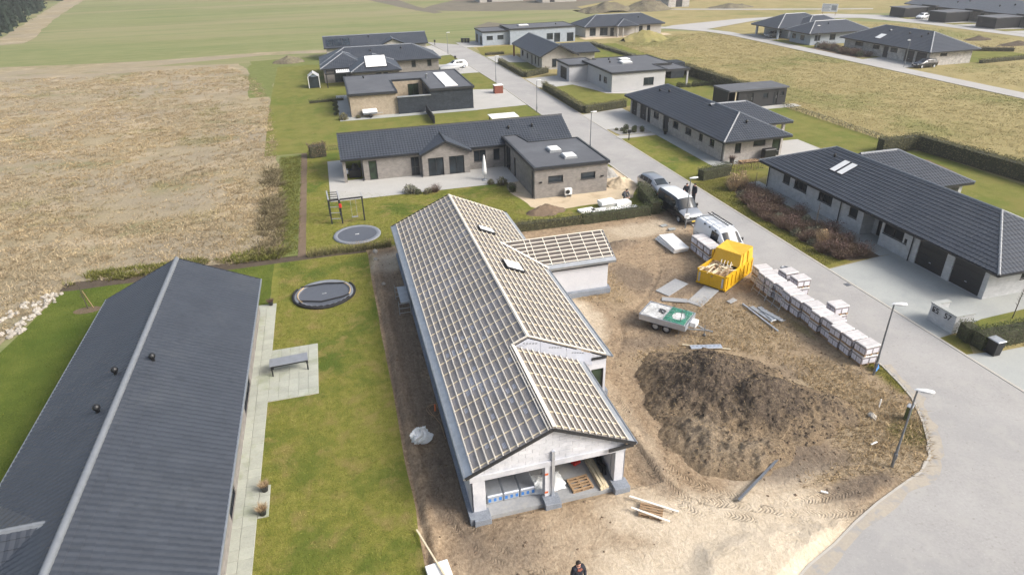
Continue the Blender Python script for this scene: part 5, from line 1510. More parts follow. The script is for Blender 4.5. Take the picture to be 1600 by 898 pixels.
pallet((8.35, 20.36, .125), R(4), 'empty wooden pallet on the slab of the open bay')
for i in range(5):
    m_ = MB(); x_ = 9.12 + (i % 3) * .14; z_ = .125 + (i // 3) * .11
    m_.bar((x_ + .05 + i * .01, 19.75 + i * .03, z_ + .05), (x_ + .02, 22.4, z_ + .05), .12, .1)
    tag(m_.build('roof_beam', MT['timber']), 'pale timber beam in the small stack beside the right pillar', 'timber', 'timber beams in the open bay')
m_ = MB(); m_.tube([(9.62, 20.6, .14), (9.7, 20.9, .4), (9.68, 21.2, .3), (9.66, 21.6, .6), (9.72, 21.9, .2)], .12, 8)
tag(m_.build('black_sack', MT['black_plastic']), 'black plastic sacking against the right wall of the open bay', 'sack')
tc = thing('tool_case', 'red tool case on the slab in the open bay', 'tool case', (8.65, 21.7, .125), R(20))
m_ = MB(); m_.box(-.2, .2, -.14, .14, 0, .16, bev=.03); m_.build('case', MT['red_plastic'], tc)
m_ = MB(); m_.tube([(-.07, 0, .16), (-.07, 0, .21), (.07, 0, .21), (.07, 0, .16)], .012, 6); m_.build('handle', MT['black_plastic'], tc)
# ================================================================== street lamps
def lamp(x, y, label, h=4.45, ang=0.0):
    t = thing('street_lamp', label, 'street lamp', (x, y, 0), ang, 'street lamps')
    m = MB(); m.tube([(0, 0, -.05), (0, 0, 1.2), (0, 0, 1.25), (0, 0, h)], [.065, .065, .05, .038], 10); m.build('pole', MT['post_galv'], t)
    m = MB()
    m.tube([(-.12, 0, h + .0), (.0, 0, h + .07), (.35, 0, h + .1), (.62, 0, h + .08), (.66, 0, h + .07)], [.03, .09, .13, .1, .02], 12)
    for i in range(len(m.v)): m.v[i] = (m.v[i][0], m.v[i][1] * 1.1, h + .07 + (m.v[i][2] - h - .07) * .45)
    hd = m.build('lamp_head', MT['white_paint'], t)
    m = MB(); m.box(.12, .5, -.09, .09, h + .0, h + .025); m.build('lens', MT['light_glass'], hd)
    m = MB(); m.box(-.075, .075, -.075, .075, .5, .85, bev=.02); m.build('service_door', MT['post_galv'], t)
    return t
lamp(27.17, 23.64, 'street lamp on the grass tip beside the last brick pallet', 4.5, R(-20))
lamp(22.65, 17.38, 'nearest street lamp, standing in dry grass at the street bend', 4.4, R(-35))
L3 = lamp(27.48, 45.74, 'street lamp with small sign, rising in front of the black van', 4.35, 0)
m = MB(); m.box(-.22, .22, -.09, -.075, .95, 1.35, bev=.005); m.build('sign', MT['white_paint'], L3)
m = MB(); m.box(-.16, .16, -.094, -.091, 1.05, 1.14); m.build('sign_print', MT['post_galv'], L3)
lamp(28.3, 69.9, 'street lamp rising behind the flat annex roof', 4.4)
lamp(28.1, 90.2, 'street lamp beside the white driveway of the slate-walled house', 4.4)
lamp(27.9, 113.4, 'street lamp by the small red-brown box up the street', 4.4)
lamp(26.0, 149, 'furthest street lamp on the left of the main street', 4.4)
lamp(101.3, 124.5, 'street lamp in front of the pale blue house on far street', 4.6, R(180))
lamp(101.2, 100.2, 'street lamp by the garage of the house on far street', 4.6, R(180))

# ================================================================== vehicles
def loft_vehicle(parent, stations, mat, parts=()):
    """stations: (y, [(x,z)...sill to roof centre]); mirrored. parts: (name, mat, i0, i1, j0, j1, offset, mirrored)"""
    k = len(stations[0][1]); n = len(stations)
    G = np.zeros((n, 2 * k - 1, 3))
    for i, (y, pr) in enumerate(stations):
        for j, (x, z) in enumerate(pr):
            G[i, j] = (x, y, z); G[i, 2 * k - 2 - j] = (-x, y, z)
    V = G.reshape(-1, 3); w = 2 * k - 1
    F = []
    for i in range(n - 1):
        for j in range(w - 1):
            F.append((i * w + j, i * w + j + 1, (i + 1) * w + j + 1, (i + 1) * w + j))
    m = MB(); m.add(V, F, 0, True)
    m.add(G[0], [tuple(range(w))], 0); m.add(G[-1], [tuple(reversed(range(w)))], 0)
    b = m.build('body', mat, parent)
    c = G.mean((0, 1))
    for nm, mt_, i0, i1, j0, j1, off, mir in parts:
        for side in ((0, 1) if mir else (0,)):
            ja, jb = (j0, j1) if side == 0 else (2 * k - 2 - j1, 2 * k - 2 - j0)
            A = [G[i0, ja], G[i0, jb], G[i1, jb], G[i1, ja]] if not (i1 - i0 > 1 or jb - ja > 1) else None
            m = MB()
            vs = []; idx = {}
            for i in range(i0, i1 + 1):
                for j in range(ja, jb + 1):
                    a = G[min(i + 1, n - 1), j] - G[max(i - 1, 0), j]; e = G[i, min(j + 1, w - 1)] - G[i, max(j - 1, 0)]
                    nr_ = np.cross(a, e); nl_ = np.linalg.norm(nr_); nr_ = nr_ / nl_ if nl_ > 1e-9 else np.array((0, 0, 1.))
                    if np.dot(nr_, G[i, j] - np.array((0, c[1] if abs(G[i, j, 1] - c[1]) < 9 else 0, .8))) < 0: nr_ = -nr_
                    q = G[i, j] + nr_ * off
                    # pull panel edges in a little so that a body-coloured rim stays
                    idx[i, j] = len(vs); vs.append(q)
            ctr = sum(vs) / len(vs)
            vs = [ctr + (q - ctr) * (1.0 if nm in ('roof_panel', 'bonnet') else .94) for q in vs]
            fs = [(idx[i, j], idx[i, j + 1], idx[i + 1, j + 1], idx[i + 1, j]) for i in range(i0, i1) for j in range(ja, jb)]
            m.add(vs, fs, 0, True); m.build(nm, mt_, parent)
    return b

def wheel(parent, x, y, r=.33, w=.22):
    s = 1 if x > 0 else -1
    m = MB(); m.lathe([(r * .62, w / 2), (r * .95, w / 2), (r, w / 2 - .03), (r, -w / 2 + .03), (r * .95, -w / 2), (r * .62, -w / 2)], 22, (x, y, r), axis='x')
    t = m.build('wheel', MT['rubber'], parent)
    m = MB(); m.lathe([(0, s * (w / 2 - .03)), (r * .3, s * (w / 2 - .02)), (r * .5, s * (w / 2 - .06)), (r * .63, s * (w / 2 - .01))], 14, (x, y, r), axis='x')
    m.build('rim', MT['alu'], t)

def van(name, label, loc, rz, paint, roof_paint, hood_paint, L=5.1, W=.96, Ht=1.97, rack=False, blank_side=False):
    v = thing(name, label, 'van', loc, rz)
    P = MT[paint]
    def st(y, hood, w=1.0, cut=None):
        """cut = (belt, shoulder, roof) heights"""
        b, s, r = cut
        return (y, [(.86 * w * W, .22), (.97 * w * W, .45), (1.0 * w * W, .8), (.985 * w * W, b), (.87 * w * W, s), (.74 * w * W, r - .03), (.4 * w * W, r + .01), (0, r + .02)])
    h = Ht
    S_ = [st(0, 0, .80, (.62, .66, .70)), st(.1, 0, .93, (.78, .82, .86)), st(.55, 0, .98, (.92, .98, 1.02)), st(1.0, 0, 1.0, (1.0, 1.10, 1.16)),
          st(1.72, 0, 1.0, (1.05, 1.72, h - .09)), st(2.05, 0, 1.0, (1.05, 1.74, h - .03)), st(2.75, 0, 1.0, (1.05, 1.75, h)), st(3.6, 0, 1.0, (1.05, 1.75, h)), st(4.75, 0, 1.0, (1.05, 1.74, h - .02)), st(L - .04, 0, .97, (1.04, 1.68, h - .08)), st(L, 0, .93, (1.0, 1.6, h - .16))]
    parts = [('windscreen', MT['glass'], 3, 4, 4, 10, .012, False), ('side_window', MT['glass'], 4, 6, 3, 4, .012, True),
             ('roof_panel', MT[roof_paint], 4, 10, 5, 9, .008, False), ('bonnet', MT[hood_paint], 0, 3, 3, 11, .006, False), ('rear_window', MT['glass'], 9, 10, 4, 10, .012, False)]
    if not blank_side: parts += [('side_window', MT['glass'], 6, 7, 3, 4, .012, True), ('side_window', MT['glass'], 7, 8, 3, 4, .012, True)]
    loft_vehicle(v, S_, P, parts)
    for x in (-W + .09, W - .09):
        for y in (.95, L - .95): wheel(v, x, y, .335, .2)
    for s in (-1, 1):
        m = MB(); m.box(s * .62 - .17, s * .62 + .17, -.015, .2, .62, .78, bev=.04); m.build('headlight', MT['light_glass'], v)
        m = MB(); m.box(s * (W + .13) - .09, s * (W + .13) + .09, 1.42, 1.52, 1.08, 1.36, bev=.03); m.bar((s * (W - .03), 1.47, 1.12), (s * (W + .1), 1.47, 1.18), .04); m.build('mirror', MT['black_plastic'], v)
        m = MB(); m.box(s * .82 - .06, s * .82 + .06, L - .03, L + .015, .8, 1.3, bev=.01); m.build('tail_light', MT['red_plastic'], v)
    m = MB(); m.box(-.88, .88, -.07, .2, .28, .5, bev=.05); m.build('bumper', MT['black_plastic'], v)
    m = MB(); m.box(-.55, .55, -.02, .12, .52, .66, bev=.02); m.build('grille', MT['black_plastic'], v)
    m = MB(); m.box(-.26, .26, -.082, -.072, .34, .45); m.build('number_plate', MT['plate_yellow'], v)
    if rack:
        m = MB()
        for s in (-.62, .62): m.tube([(s, 2.0, Ht + .12), (s, L - .25, Ht + .12)], .022, 6)
        for y in (2.1, 3.0, 3.9, L - .35): m.tube([(-.66, y, Ht - .02), (-.62, y, Ht + .14), (.62, y, Ht + .14), (.66, y, Ht - .02)], .02, 6)
        m.build('roof_rack', MT['alu'], v)
        lt = MB()
        for x in (.2, .55): lt.bar((x, 2.2, Ht + .19), (x, L - .1, Ht + .19), .04, .06)
        for k in range(9): lt.bar((.2, 2.4 + k * .28, Ht + .19), (.55, 2.4 + k * .28, Ht + .19), .03)
        lt.build('roof_ladder', MT['black_plastic'], v)
        m = MB()
        for y in (2.2, 3.0, 3.7): m.box(-W + .06, -W + .14, y, y + .12, 1.8, 1.9)
        m.build('rack_foot', MT['black_plastic'], v)
        m = MB(); m.box(-W - .012, -W + .02, 1.5, L - .6, .78, .83); m.box(W - .02, W + .012, 1.5, L - .6, .78, .83); m.build('side_strip', MT['post_galv'], v)
    return v

def car(name, label, loc, rz, paint, L=4.5, W=.9, Ht=1.5):
    v = thing(name, label, 'car', loc, rz)
    def st(y, w, b, s, r):
        return (y, [(.84 * w * W, .2), (.97 * w * W, .42), (1.0 * w * W, .68), (.96 * w * W, b), (.78 * w * W, s), (.62 * w * W, r), (.3 * w * W, r + .02), (0, r + .025)])
    S_ = [st(0, .76, .6, .62, .64), st(.12, .9, .68, .72, .74), st(.7, .98, .82, .88, .92), st(1.15, 1, .9, .97, 1.0), st(1.85, 1, .92, 1.3, 1.42), st(2.5, 1, .92, 1.36, Ht - .03), st(3.4, 1, .93, 1.36, Ht - .04), st(4.0, 1, .93, 1.3, 1.4), st(L - .12, .95, .92, 1.0, 1.04), st(L, .86, .85, .9, .93)]
    parts = [('windscreen', MT['glass'], 3, 4, 4, 10, .01, False), ('side_window', MT['glass'], 4, 5, 3, 4, .01, True), ('side_window', MT['glass'], 5, 6, 3, 4, .01, True), ('side_window', MT['glass'], 6, 7, 3, 4, .01, True), ('rear_window', MT['glass'], 7, 8, 4, 10, .01, False)]
    loft_vehicle(v, S_, MT[paint], parts)
    for x in (-W + .1, W - .1):
        for y in (.85, L - .85): wheel(v, x, y, .32, .2)
    for s in (-1, 1):
        m = MB(); m.box(s * .6 - .17, s * .6 + .17, .0, .24, .6, .72, bev=.04); m.build('headlight', MT['light_glass'], v)
        m = MB(); m.box(s * (W + .08) - .08, s * (W + .08) + .08, 1.38, 1.5, .95, 1.08, bev=.03); m.build('mirror', MT['black_plastic'], v)
        m = MB(); m.box(s * .68 - .12, s * .68 + .12, L - .1, L - .0, .7, .86, bev=.02); m.build('tail_light', MT['red_plastic'], v)
    m = MB(); m.box(-.7, .7, -.03, .15, .25, .42, bev=.04); m.build('bumper', MT['black_plastic'], v)
    m = MB(); m.box(-.25, .25, -.045, -.032, .46, .56); m.build('number_plate', MT['white_paint'], v)
    return v
van('van', 'black passenger van with white roof and silver bonnet at the kerb', (28.42, 46.0, .03), R(2), 'car_black', 'car_white', 'car_silver', 5.0)
van('van', 'white panel van with roof rack and ladder behind the yellow skip', (27.95, 38.35, .04), R(1.5), 'car_white', 'car_white', 'car_white', 5.2, rack=True, blank_side=True)
car('car', 'silver estate car parked behind the black van', (29.25, 52.4, .05), R(3), 'car_silver', 4.6)
car('car', 'white car parked in front of the hip-roofed house up the street', (22.1, 130.2, .03), R(-75), 'car_white', 4.4)
car('car', 'white car parked between the black carports of the row houses', (160.5, 158.2, .04), R(-70), 'car_white', 4.5)
car('car', 'dark car in the driveway of the whitewashed far-street house', (102.2, 98.9, .05), R(-90), 'car_black', 4.4)
car('car', 'grey car in the driveway of the house at the far street bend', (101.8, 143.2, .05), R(-88), 'car_silver', 4.3)

# ================================================================== brick pallets
def brick_pallet_meshes():
    out = {}
    m = MB()
    for y in (-.36, -.18, 0, .18, .36): m.box(-.52, .52, y - .05, y + .05, .1, .12)
    for x in (-.46, 0, .46): m.box(x - .05, x + .05, -.41, .41, 0, .098)
    out['base'] = m.mesh('pallet_base', MT['timber_old'])
    m = MB()
    m.box(-.52, .52, -.41, .41, .125, .58, bev=.015)
    out['bricks'] = m.mesh('brick_pack', MT['brick_pack'])
    m = MB()
    m.box(-.535, .535, -.425, .425, .54, .645, bev=.03)
    out['cap'] = m.mesh('wrap_cap', MT['wrap'])
    m = MB(); m.box(-.528, -.521, -.18, .18, .15, .48); out['label'] = m.mesh('label_sheet', MT['label_white'])
    m = MB(); m.box(-.19, .19, -.419, -.412, .15, .46); out['label_f'] = m.mesh('label_sheet', MT['label_white'])
    m = MB()
    for y in (-.2, .2): m.box(-.531, .531, y - .008, y + .008, .13, .648)
    out['strap'] = m.mesh('strap', MT['ridge_light'])
    return out
BP = brick_pallet_meshes()
def brick_pallet(x, y, z, label, group, rz=0.0, full=True):
    t = thing('brick_pallet', label, 'brick pallet', (x, y, z), rz, group)
    link('pallet_base', BP['base'], t); link('brick_pack', BP['bricks'], t)
    c = link('wrap_cap', BP['cap'], t)
    if full:
        for dy in (-.19, .19):
            l = link('label_sheet', BP['label'], t); l.location.y = dy * 1.05; l.scale = (1, .95, 1)
        for dx in (-.24, .24):
            l = link('label_sheet', BP['label_f'], t); l.location.x = dx
    link('strap', BP['strap'], t)
    return t
ORD = ['first', 'second', 'third', 'fourth', 'fifth', 'sixth', 'seventh', 'eighth', 'ninth', 'tenth', 'eleventh', 'twelfth']
GR = 'wrapped brick pallets along the kerb'
for i in range(12):
    y = 35.05 - i * .925
    jx = random.uniform(-.12, .12)
    for k, nm in ((0, 'lower'), (1, 'upper')):
        brick_pallet(27.45 + jx + random.uniform(-.02, .02), y + random.uniform(-.015, .015), .03 + k * .655, '%s wrapped brick pallet, %s column from the skip in the long kerb row' % (nm, ORD[i]), GR, R(random.uniform(-3.5, 3.5)))
for i, (x, y) in enumerate(((28.75, 34.0), (28.9, 32.9), (28.8, 29.1))):
    brick_pallet(x + .15, y, .05, 'lower brick pallet standing on the street side of the row, %s from the skip' % ORD[i], 'brick pallets on the street', R(random.uniform(-3, 3)))
    brick_pallet(x + .15, y, .705, 'upper brick pallet standing on the street side of the row, %s from the skip' % ORD[i], 'brick pallets on the street', R(random.uniform(-3, 3)))
brick_pallet(28.65, 35.1, .05, 'single low brick pallet tucked behind the row end nearest the skip', 'brick pallets on the street', R(2))
for i, y in enumerate((41.15, 40.2, 39.25)):
    for k, nm in ((0, 'lower'), (1, 'upper')):
        brick_pallet(26.15, y, .02 + k * .655, '%s wrapped brick pallet beside the white van, %s from the foam sheets' % (nm, ORD[i]), 'brick pallets beside the white van', R(random.uniform(-2, 2)))

# ================================================================== yellow skip
sk = thing('skip', 'yellow waste skip full of timber with tarpaulin over its back half', 'skip', (25.62, 36.62, 0), R(31.6))
m = MB()      # local x: length from front (-2) to back (+2), y: width
def skip_shell(m):
    L0, L1, W, z0, z1 = -2.05, 2.0, 1.05, .12, 1.18
    for s in (-1, 1):
        m.box(L0, L1, s * W - .03, s * W + .03, z0, z1)
        for x in np.arange(L0 + .3, L1, .62): m.box(x - .05, x + .05, s * (W + .055) - .03, s * (W + .055) + .03, z0, z1 - .05)
        m.box(L0 - .02, L1 + .02, s * (W + .02) - .07, s * (W + .02) + .07, z1 - .06, z1 + .03)
        m.box(L0, L1, s * (W + .04) - .05, s * (W + .04) + .05, z0 - .06, z0 + .06)
    m.box(L1 - .04, L1 + .03, -W, W, z0, z1); m.box(L0, L1, -W, W, z0 - .03, z0 + .03)
    for s in (-.7, .7): m.box(L0, L1, s - .06, s + .06, 0, z0)
skip_shell(m); m.build('shell', MT['skip_yellow'], sk)
for s in (-1, 1):
    m = MB(); m.box(-2.12, -2.055, (-1.04 if s < 0 else .01), (-.01 if s < 0 else 1.04), .14, 1.15); m.box(-2.15, -2.121, (-.98 if s < 0 else .07), (-.07 if s < 0 else .98), .6, .66)
    d = m.build('end_door', MT['skip_yellow'], sk)
    m = MB(); m.box(-2.16, -2.125, s * .88 - .06, s * .88 + .06, .3, 1.0); m.build('reflector_strip', MT['galv_sheet'], d)
m = MB()
Tz = 2.12
pts = [(-.1, 1.06, 1.16), (-.1, -1.06, 1.16), (2.02, -1.06, 1.16), (2.02, 1.06, 1.16), (.2, .98, Tz - .05), (.2, -.98, Tz - .1), (1.9, -1.0, Tz + .02), (1.9, 1.0, Tz - .02), (1.0, .1, Tz - .14)]
m.add(pts, [(0, 1, 5, 4), (1, 2, 6, 5), (2, 3, 7, 6), (3, 0, 4, 7), (4, 5, 8), (5, 6, 8), (6, 7, 8), (7, 4, 8)])
m.build('tarpaulin', MT['tarp_yellow'], sk)
m = MB(); m.box(.0, .75, 1.1, 1.16, 1.0, 1.85); m.build('open_flap', MT['skip_yellow'], sk)
m = MB()
for a, b in (((.32, -1.075, 1.2), (.5, -1.0, 2.06)), ((1.1, -1.08, 1.2), (1.1, -1.02, 2.08))): m.bar(a, b, .03, .1)
m.build('cover_rib', MT['skip_yellow'], sk)
m = MB()
m.box(-2.0, .1, -1.0, 1.0, .15, .95); m.build('fill', MT['timber_old'], sk)
ca_, sa_ = math.cos(R(31.6)), math.sin(R(31.6))
for i in range(46):
    x, y = random.uniform(-1.85, -.1), random.uniform(-.85, .85)
    L = random.uniform(.3, 1.1); a = random.uniform(0, PI); tl = random.uniform(-.22, .3)
    m = MB(); m.bar((-L / 2, 0, -L / 2 * tl), (L / 2, 0, L / 2 * tl), random.uniform(.05, .14), random.uniform(.02, .06))
    o = tag(m.build('wood_offcut', MT['timber' if i % 3 else 'timber_old']), 'waste wood offcut heaped in the open front of the yellow skip', 'wood', 'wood offcuts in the skip')
    o.location = (25.62 + ca_ * x - sa_ * y, 36.62 + sa_ * x + ca_ * y, random.uniform(1.0, 1.28)); o.rotation_euler = (0, 0, a)
for i in range(4):
    m = MB(); m.bar((0, 0, 0), (.03, .0, .62), .09, .022)
    o = tag(m.build('pallet_slat', MT['foam_white']), 'pale pallet slat standing upright in the skip', 'wood', 'upright slats in the skip')
    x, y = -.45, -.5 + i * .24
    o.location = (25.62 + ca_ * x - sa_ * y, 36.62 + sa_ * x + ca_ * y, 1.0); o.rotation_euler = (R(10), R(-8), R(31))
# galvanised road plates under the skip
for lab, c, rz, w, d in (('grey steel road plate on the mud in front of the skip, left one', (21.3, 36.3), 28, 2.4, 1.1), ('grey steel road plate on the mud in front of the skip, right one', (22.7, 34.5), 35, 2.8, 1.1), ('short grey steel road plate between trailer and skip', (20.6, 34.6), -30, 1.7, .5)):
    m = MB(); m.box(-w / 2, w / 2, -d / 2, d / 2, .02, .07, bev=.01)
    o = tag(m.build('road_plate', MT['slab']), lab, 'steel plate', 'road plates by the skip'); o.location = (*c, .02); o.rotation_euler = (R(1), R(-1.5), R(rz))

# ================================================================== trailer
tr_ = thing('trailer', 'two-axle aluminium trailer loaded with white sheets and a green net', 'trailer', (18.53, 31.8, 0), R(-48))
m = MB(); m.box(-1.5, 1.5, -.92, .92, .55, .62); m.build('bed', MT['galv_sheet'], tr_)
for s in (-1, 1):
    m = MB(); m.box(-1.5, 1.5, s * .93 - .02, s * .93 + .02, .55, .74); m.box(-1.5, 1.5, s * .93 - .022, s * .93 + .022, .755, .95); m.build('side_board', MT['alu'], tr_)
    m = MB(); m.box(s * 1.5 - .02, s * 1.5 + .02, -.92, .92, .55, .95); m.build('end_board', MT['alu'], tr_)
for s in (-1, 1):
    for x in (-.42, .3):
        m = MB(); m.lathe([(.18, .1), (.28, .1), (.3, .07), (.3, -.07), (.28, -.1), (.18, -.1)], 20, (x, s * .78, .3), axis='y'); w_ = m.build('wheel', MT['rubber'], tr_)
        m = MB(); m.lathe([(0, s * .07), (.1, s * .09), (.18, s * .07)], 12, (x, s * .78, .3), axis='y'); m.build('rim', MT['alu'], w_)
    m = MB(); m.box(-.82, .7, s * .96 - .03, s * .96 + .03, .5, .54); m.build('mudguard', MT['black_plastic'], tr_)
m = MB(); m.bar((1.4, .5, .5), (2.5, 0, .48), .07, .07); m.bar((1.4, -.5, .5), (2.5, 0, .48), .07, .07); m.bar((2.4, 0, .48), (2.95, 0, .5), .07, .08); m.build('drawbar', MT['galv_sheet'], tr_)
m = MB(); m.tube([(2.45, .0, .02), (2.45, 0, .8)], .03, 8); m.lathe([(.0, -.04), (.1, -.04), (.1, .04), (0, .04)], 12, (2.45, 0, .1), axis='y'); m.build('jockey_wheel', MT['post_galv'], tr_)
m = MB(); m.box(1.56, 1.95, -.3, .3, .6, .92, bev=.02); m.build('tool_box', MT['white_paint'], tr_)
for s, nm in ((1, 0), (-1, 1)):
    m = MB(); m.box(-1.54, -1.515, s * .7 - .12, s * .7 + .12, .58, .7); m.build('tail_light', MT['red_plastic'], tr_)
cT, sT = math.cos(R(-48)), math.sin(R(-48))
xs = np.linspace(-1.44, 1.42, 40); ys = np.linspace(-.87, .87, 26); X_, Y_ = np.meshgrid(xs, ys)
Z_ = .86 + .14 * fbm(X_, Y_, .5, 4, 71)
def sheet(nm, X_, Y_, Z_, mat, lab, cat):
    vid = np.arange(X_.size).reshape(X_.shape)
    me = mesh_np(nm, np.stack([18.53 + cT * X_ - sT * Y_, 31.8 + sT * X_ + cT * Y_, Z_], -1).reshape(-1, 3), np.stack([vid[:-1, :-1], vid[:-1, 1:], vid[1:, 1:], vid[1:, :-1]], -1).reshape(-1, 4), MT[mat], True)
    return tag(link(nm, me), lab, cat)
sheet('plastic_sheet', X_, Y_, Z_, 'sheet_dirty', 'white plastic sheeting covering the load of the trailer', 'plastic sheet')
gn = thing('cargo_net', 'green cargo net over the front of the trailer load', 'net')
mG = MB()
for i in range(15):
    for ax in (0, 1):
        pts = []
        for k in range(13):
            if ax == 0: x, y = .05 + i * .095, -.86 + k * .143
            else: x, y = .05 + k * .11, -.86 + i * .123
            z = .92 + .14 * float(fbm(x, y, .5, 4, 71)) - .03
            pts.append((18.53 + cT * (x + random.uniform(-.03, .03)) - sT * y, 31.8 + sT * x + cT * (y + random.uniform(-.03, .03)), z))
        run = []
        for k in range(13):                                     # thick and doubled round the rim, thin and open in the middle
            x, y = (.05 + i * .095, -.86 + k * .143) if ax == 0 else (.05 + k * .11, -.86 + i * .123)
            if (x - .78) ** 2 / .2 + y ** 2 / .3 > .75 or (k + i) % 4 == 0: run.append(pts[k])
            else:
                if len(run) > 1: mG.tube(run, random.uniform(.012, .03), 4)
                run = []
        if len(run) > 1: mG.tube(run, random.uniform(.012, .03), 4)
mG.build('mesh', MT['green_net'], gn)
ropes = thing('cargo_strap', 'tangle of black straps on the white load of the trailer', 'strap')
m = MB()
pts = [(18.53 + cT * (-.35 + .22 * math.cos(a * 1.3) * (1 - a / 30)) - sT * (.05 + .25 * math.sin(a)), 31.8 + sT * (-.35 + .25 * math.cos(a * 1.3)) + cT * (.05 + .25 * math.sin(a)), .97 + .02 * math.sin(a * 3)) for a in np.linspace(0, 14, 60)]
m.tube(pts, .018, 5); m.build('strap', MT['black_plastic'], ropes)
# marker stake, alu plank, beam, pipes, frames
def stick(name, label, cat, p, q, w, h, mat, group=None):
    m = MB(); m.bar(p, q, w, h); return tag(m.build(name, MT[mat]), label, cat, group)
m = MB(); m.tube([(18.75, 30.6, -.05), (18.8, 30.55, 1.85)], .022, 8); tag(m.build('marker_stake', MT['post_galv']), 'thin grey marker stake standing in front of the trailer', 'stake')
ap = thing('scaffold_plank', 'perforated aluminium scaffold plank lying on two timbers behind the mound', 'scaffold plank', (19.6, 28.75, .1), R(-14))
m = MB(); m.box(-.95, .95, -.2, .2, 0, .06, bev=.01); m.build('deck', MT['alu'], ap)
m = MB()
for k in range(7): m.box(-.85 + k * .26, -.72 + k * .26, .02, .07, .06, .064)
m.build('slot', MT['post_galv'], ap)
stick('timber_bearer', 'pale timber strip under the aluminium scaffold plank', 'timber', (18.4, 29.45, .07), (20.9, 28.15, .07), .09, .06, 'timber')
stick('steel_beam', 'long steel beam lying on the sand below the mound', 'steel beam', (14.66, 17.51, .12), (18.1, 19.35, .12), .1, .12, 'post_galv')
stick('scaffold_pole', 'long grey scaffold pole lying on the ground beside the brick pallets', 'scaffold pole', (24.66, 32.74, .08), (24.8, 29.07, .08), .1, .08, 'alu')
for i, (x, y, rz) in enumerate(((25.1, 31.2, 6), (25.35, 31.0, -4), (25.55, 30.6, 14))):
    m = MB(); m.box(-.16, .16, -1.05 + i * .2, 1.05 - i * .1, 0, .06, bev=.01)
    for k in range(4): m.box(-.2, .2, -.8 + k * .5, -.74 + k * .5, .06, .075)
    o = tag(m.build('scaffold_deck', MT['galv_sheet']), 'grey scaffold deck lying on the ground by the pallets, %s from the pole' % ORD[i], 'scaffold deck', 'scaffold parts by the pallets'); o.location = (x, y, .05 + i * .05); o.rotation_euler = (0, 0, R(rz))
for i, (x, y) in enumerate(((26.45, 33.6), (26.4, 32.0))):
    f = thing('leaning_scaffold', 'tubular scaffold frame leaning on the brick pallets, %s one from the skip' % ORD[i], 'scaffold frame', (x, y, 0), 0, 'scaffold frames on the pallets')
    m = MB()
    for z in (.15, .5, .85, 1.2): m.tube([(.02 + z * .3, -.75, z), (.02 + z * .3, .75, z)], .022, 6)
    m.build('rail', MT['galv_sheet'], f)
    for yy in (-.75, 0, .75):
        m = MB(); m.tube([(-.05, yy, 0), (.4, yy, 1.35)], .024, 6); m.build('upright', MT['galv_sheet'], f)
# boards and pallet in front of the bay
pallet((10.75, 18.05, .02), R(-33), 'wooden pallet lying under two loose boards on the sand', None, 'timber_old', 1.0, .7)
stick('loose_board', 'upper of two pale boards lying across the pallet on the sand', 'board', (10.18, 19.04, .19), (11.83, 17.62, .19), .1, .04, 'batten')
stick('loose_board', 'lower of two pale boards lying across the pallet on the sand', 'board', (9.98, 18.42, .19), (11.21, 17.25, .19), .1, .04, 'batten')
stick('loose_board', 'short pale board leaning near the wing of the unfinished house', 'board', (13.0, 33.05, .08), (13.75, 33.6, .14), .12, .04, 'timber')
stick('loose_plank', 'long pale plank lying across a white sheet at the bottom edge', 'plank', (.85, 19.9, .14), (1.62, 17.1, .3), .07, .05, 'timber')
m = MB(); m.box(-.46, .46, -.4, .4, 0, .16, bev=.02)
o = tag(m.build('foam_block', MT['foam_white']), 'white foam block by the ditch at the bottom edge', 'foam block'); o.location = (1.4, 17.6, .05); o.rotation_euler = (0, 0, R(6))
stick('surveyor_peg', 'white peg standing in the dry grass near the street bend', 'peg', (25.3, 21.15, 0), (25.3, 21.15, .55), .05, .05, 'white_paint')
# foam sheets by the van
for i in range(3):
    m = MB(); m.box(-.62, .62, -1.45, 1.45, 0, .14, bev=.015)
    o = tag(m.build('foam_sheet', MT['foam_white']), ['bottom', 'middle', 'top'][i] + ' white insulation board in the low stack beside the pallets', 'insulation board', 'insulation boards in a stack'); o.location = (24.6 + .06 * i, 42.8 - .08 * i, .05 + i * .145); o.rotation_euler = (0, 0, R(4 - 3 * i))
# wrapped bag by the house
rng = np.random.default_rng(5)
def blobmesh(name, r, mat, seed, rough_=.35, n=26, flat=.0):
    th = np.linspace(0, PI, n); phi = np.linspace(0, 2 * PI, 2 * n, endpoint=False)
    T, Ph = np.meshgrid(th, phi, indexing='ij')
    d = 1 + (fbm(T * 2.1 + 3 * np.cos(Ph), 2.2 * np.sin(Ph) + T, .9, 4, seed) - .5) * 2 * rough_
    X = np.sin(T) * np.cos(Ph) * d * r[0]; Y = np.sin(T) * np.sin(Ph) * d * r[1]; Z = np.cos(T) * d * r[2]
    Z = np.maximum(Z, -flat)
    V = np.stack([X, Y, Z], -1).reshape(-1, 3); k = 2 * n
    F = []
    for i in range(n - 1):
        for j in range(k): F.append((i * k + j, (i + 1) * k + j, (i + 1) * k + (j + 1) % k, i * k + (j + 1) % k))
    return mesh_np(name, V, np.array(F), MT[mat], False)
o = link('wrapped_bag', blobmesh('wrapped_bag', (.55, .42, .42), 'plastic_white', 3, .55, 24, .36)); o.location = (1.82, 25.45, .38)
tag(o, 'white plastic-wrapped bundle lying beside the unfinished house', 'bundle')
hs = thing('hose', 'pale hose lying in loops against the left wall of unfinished house', 'hose')
m = MB()
m.tube([(2.75 + .32 * math.cos(a) * (1 + .1 * math.sin(3 * a)) + .02 * a, 27.6 + .5 * math.sin(a), .12 + .03 * math.sin(2 * a)) for a in np.linspace(0, 9.5, 50)] + [(3.0, 26.4, .1), (3.05, 25.2, .1)], .018, 5)
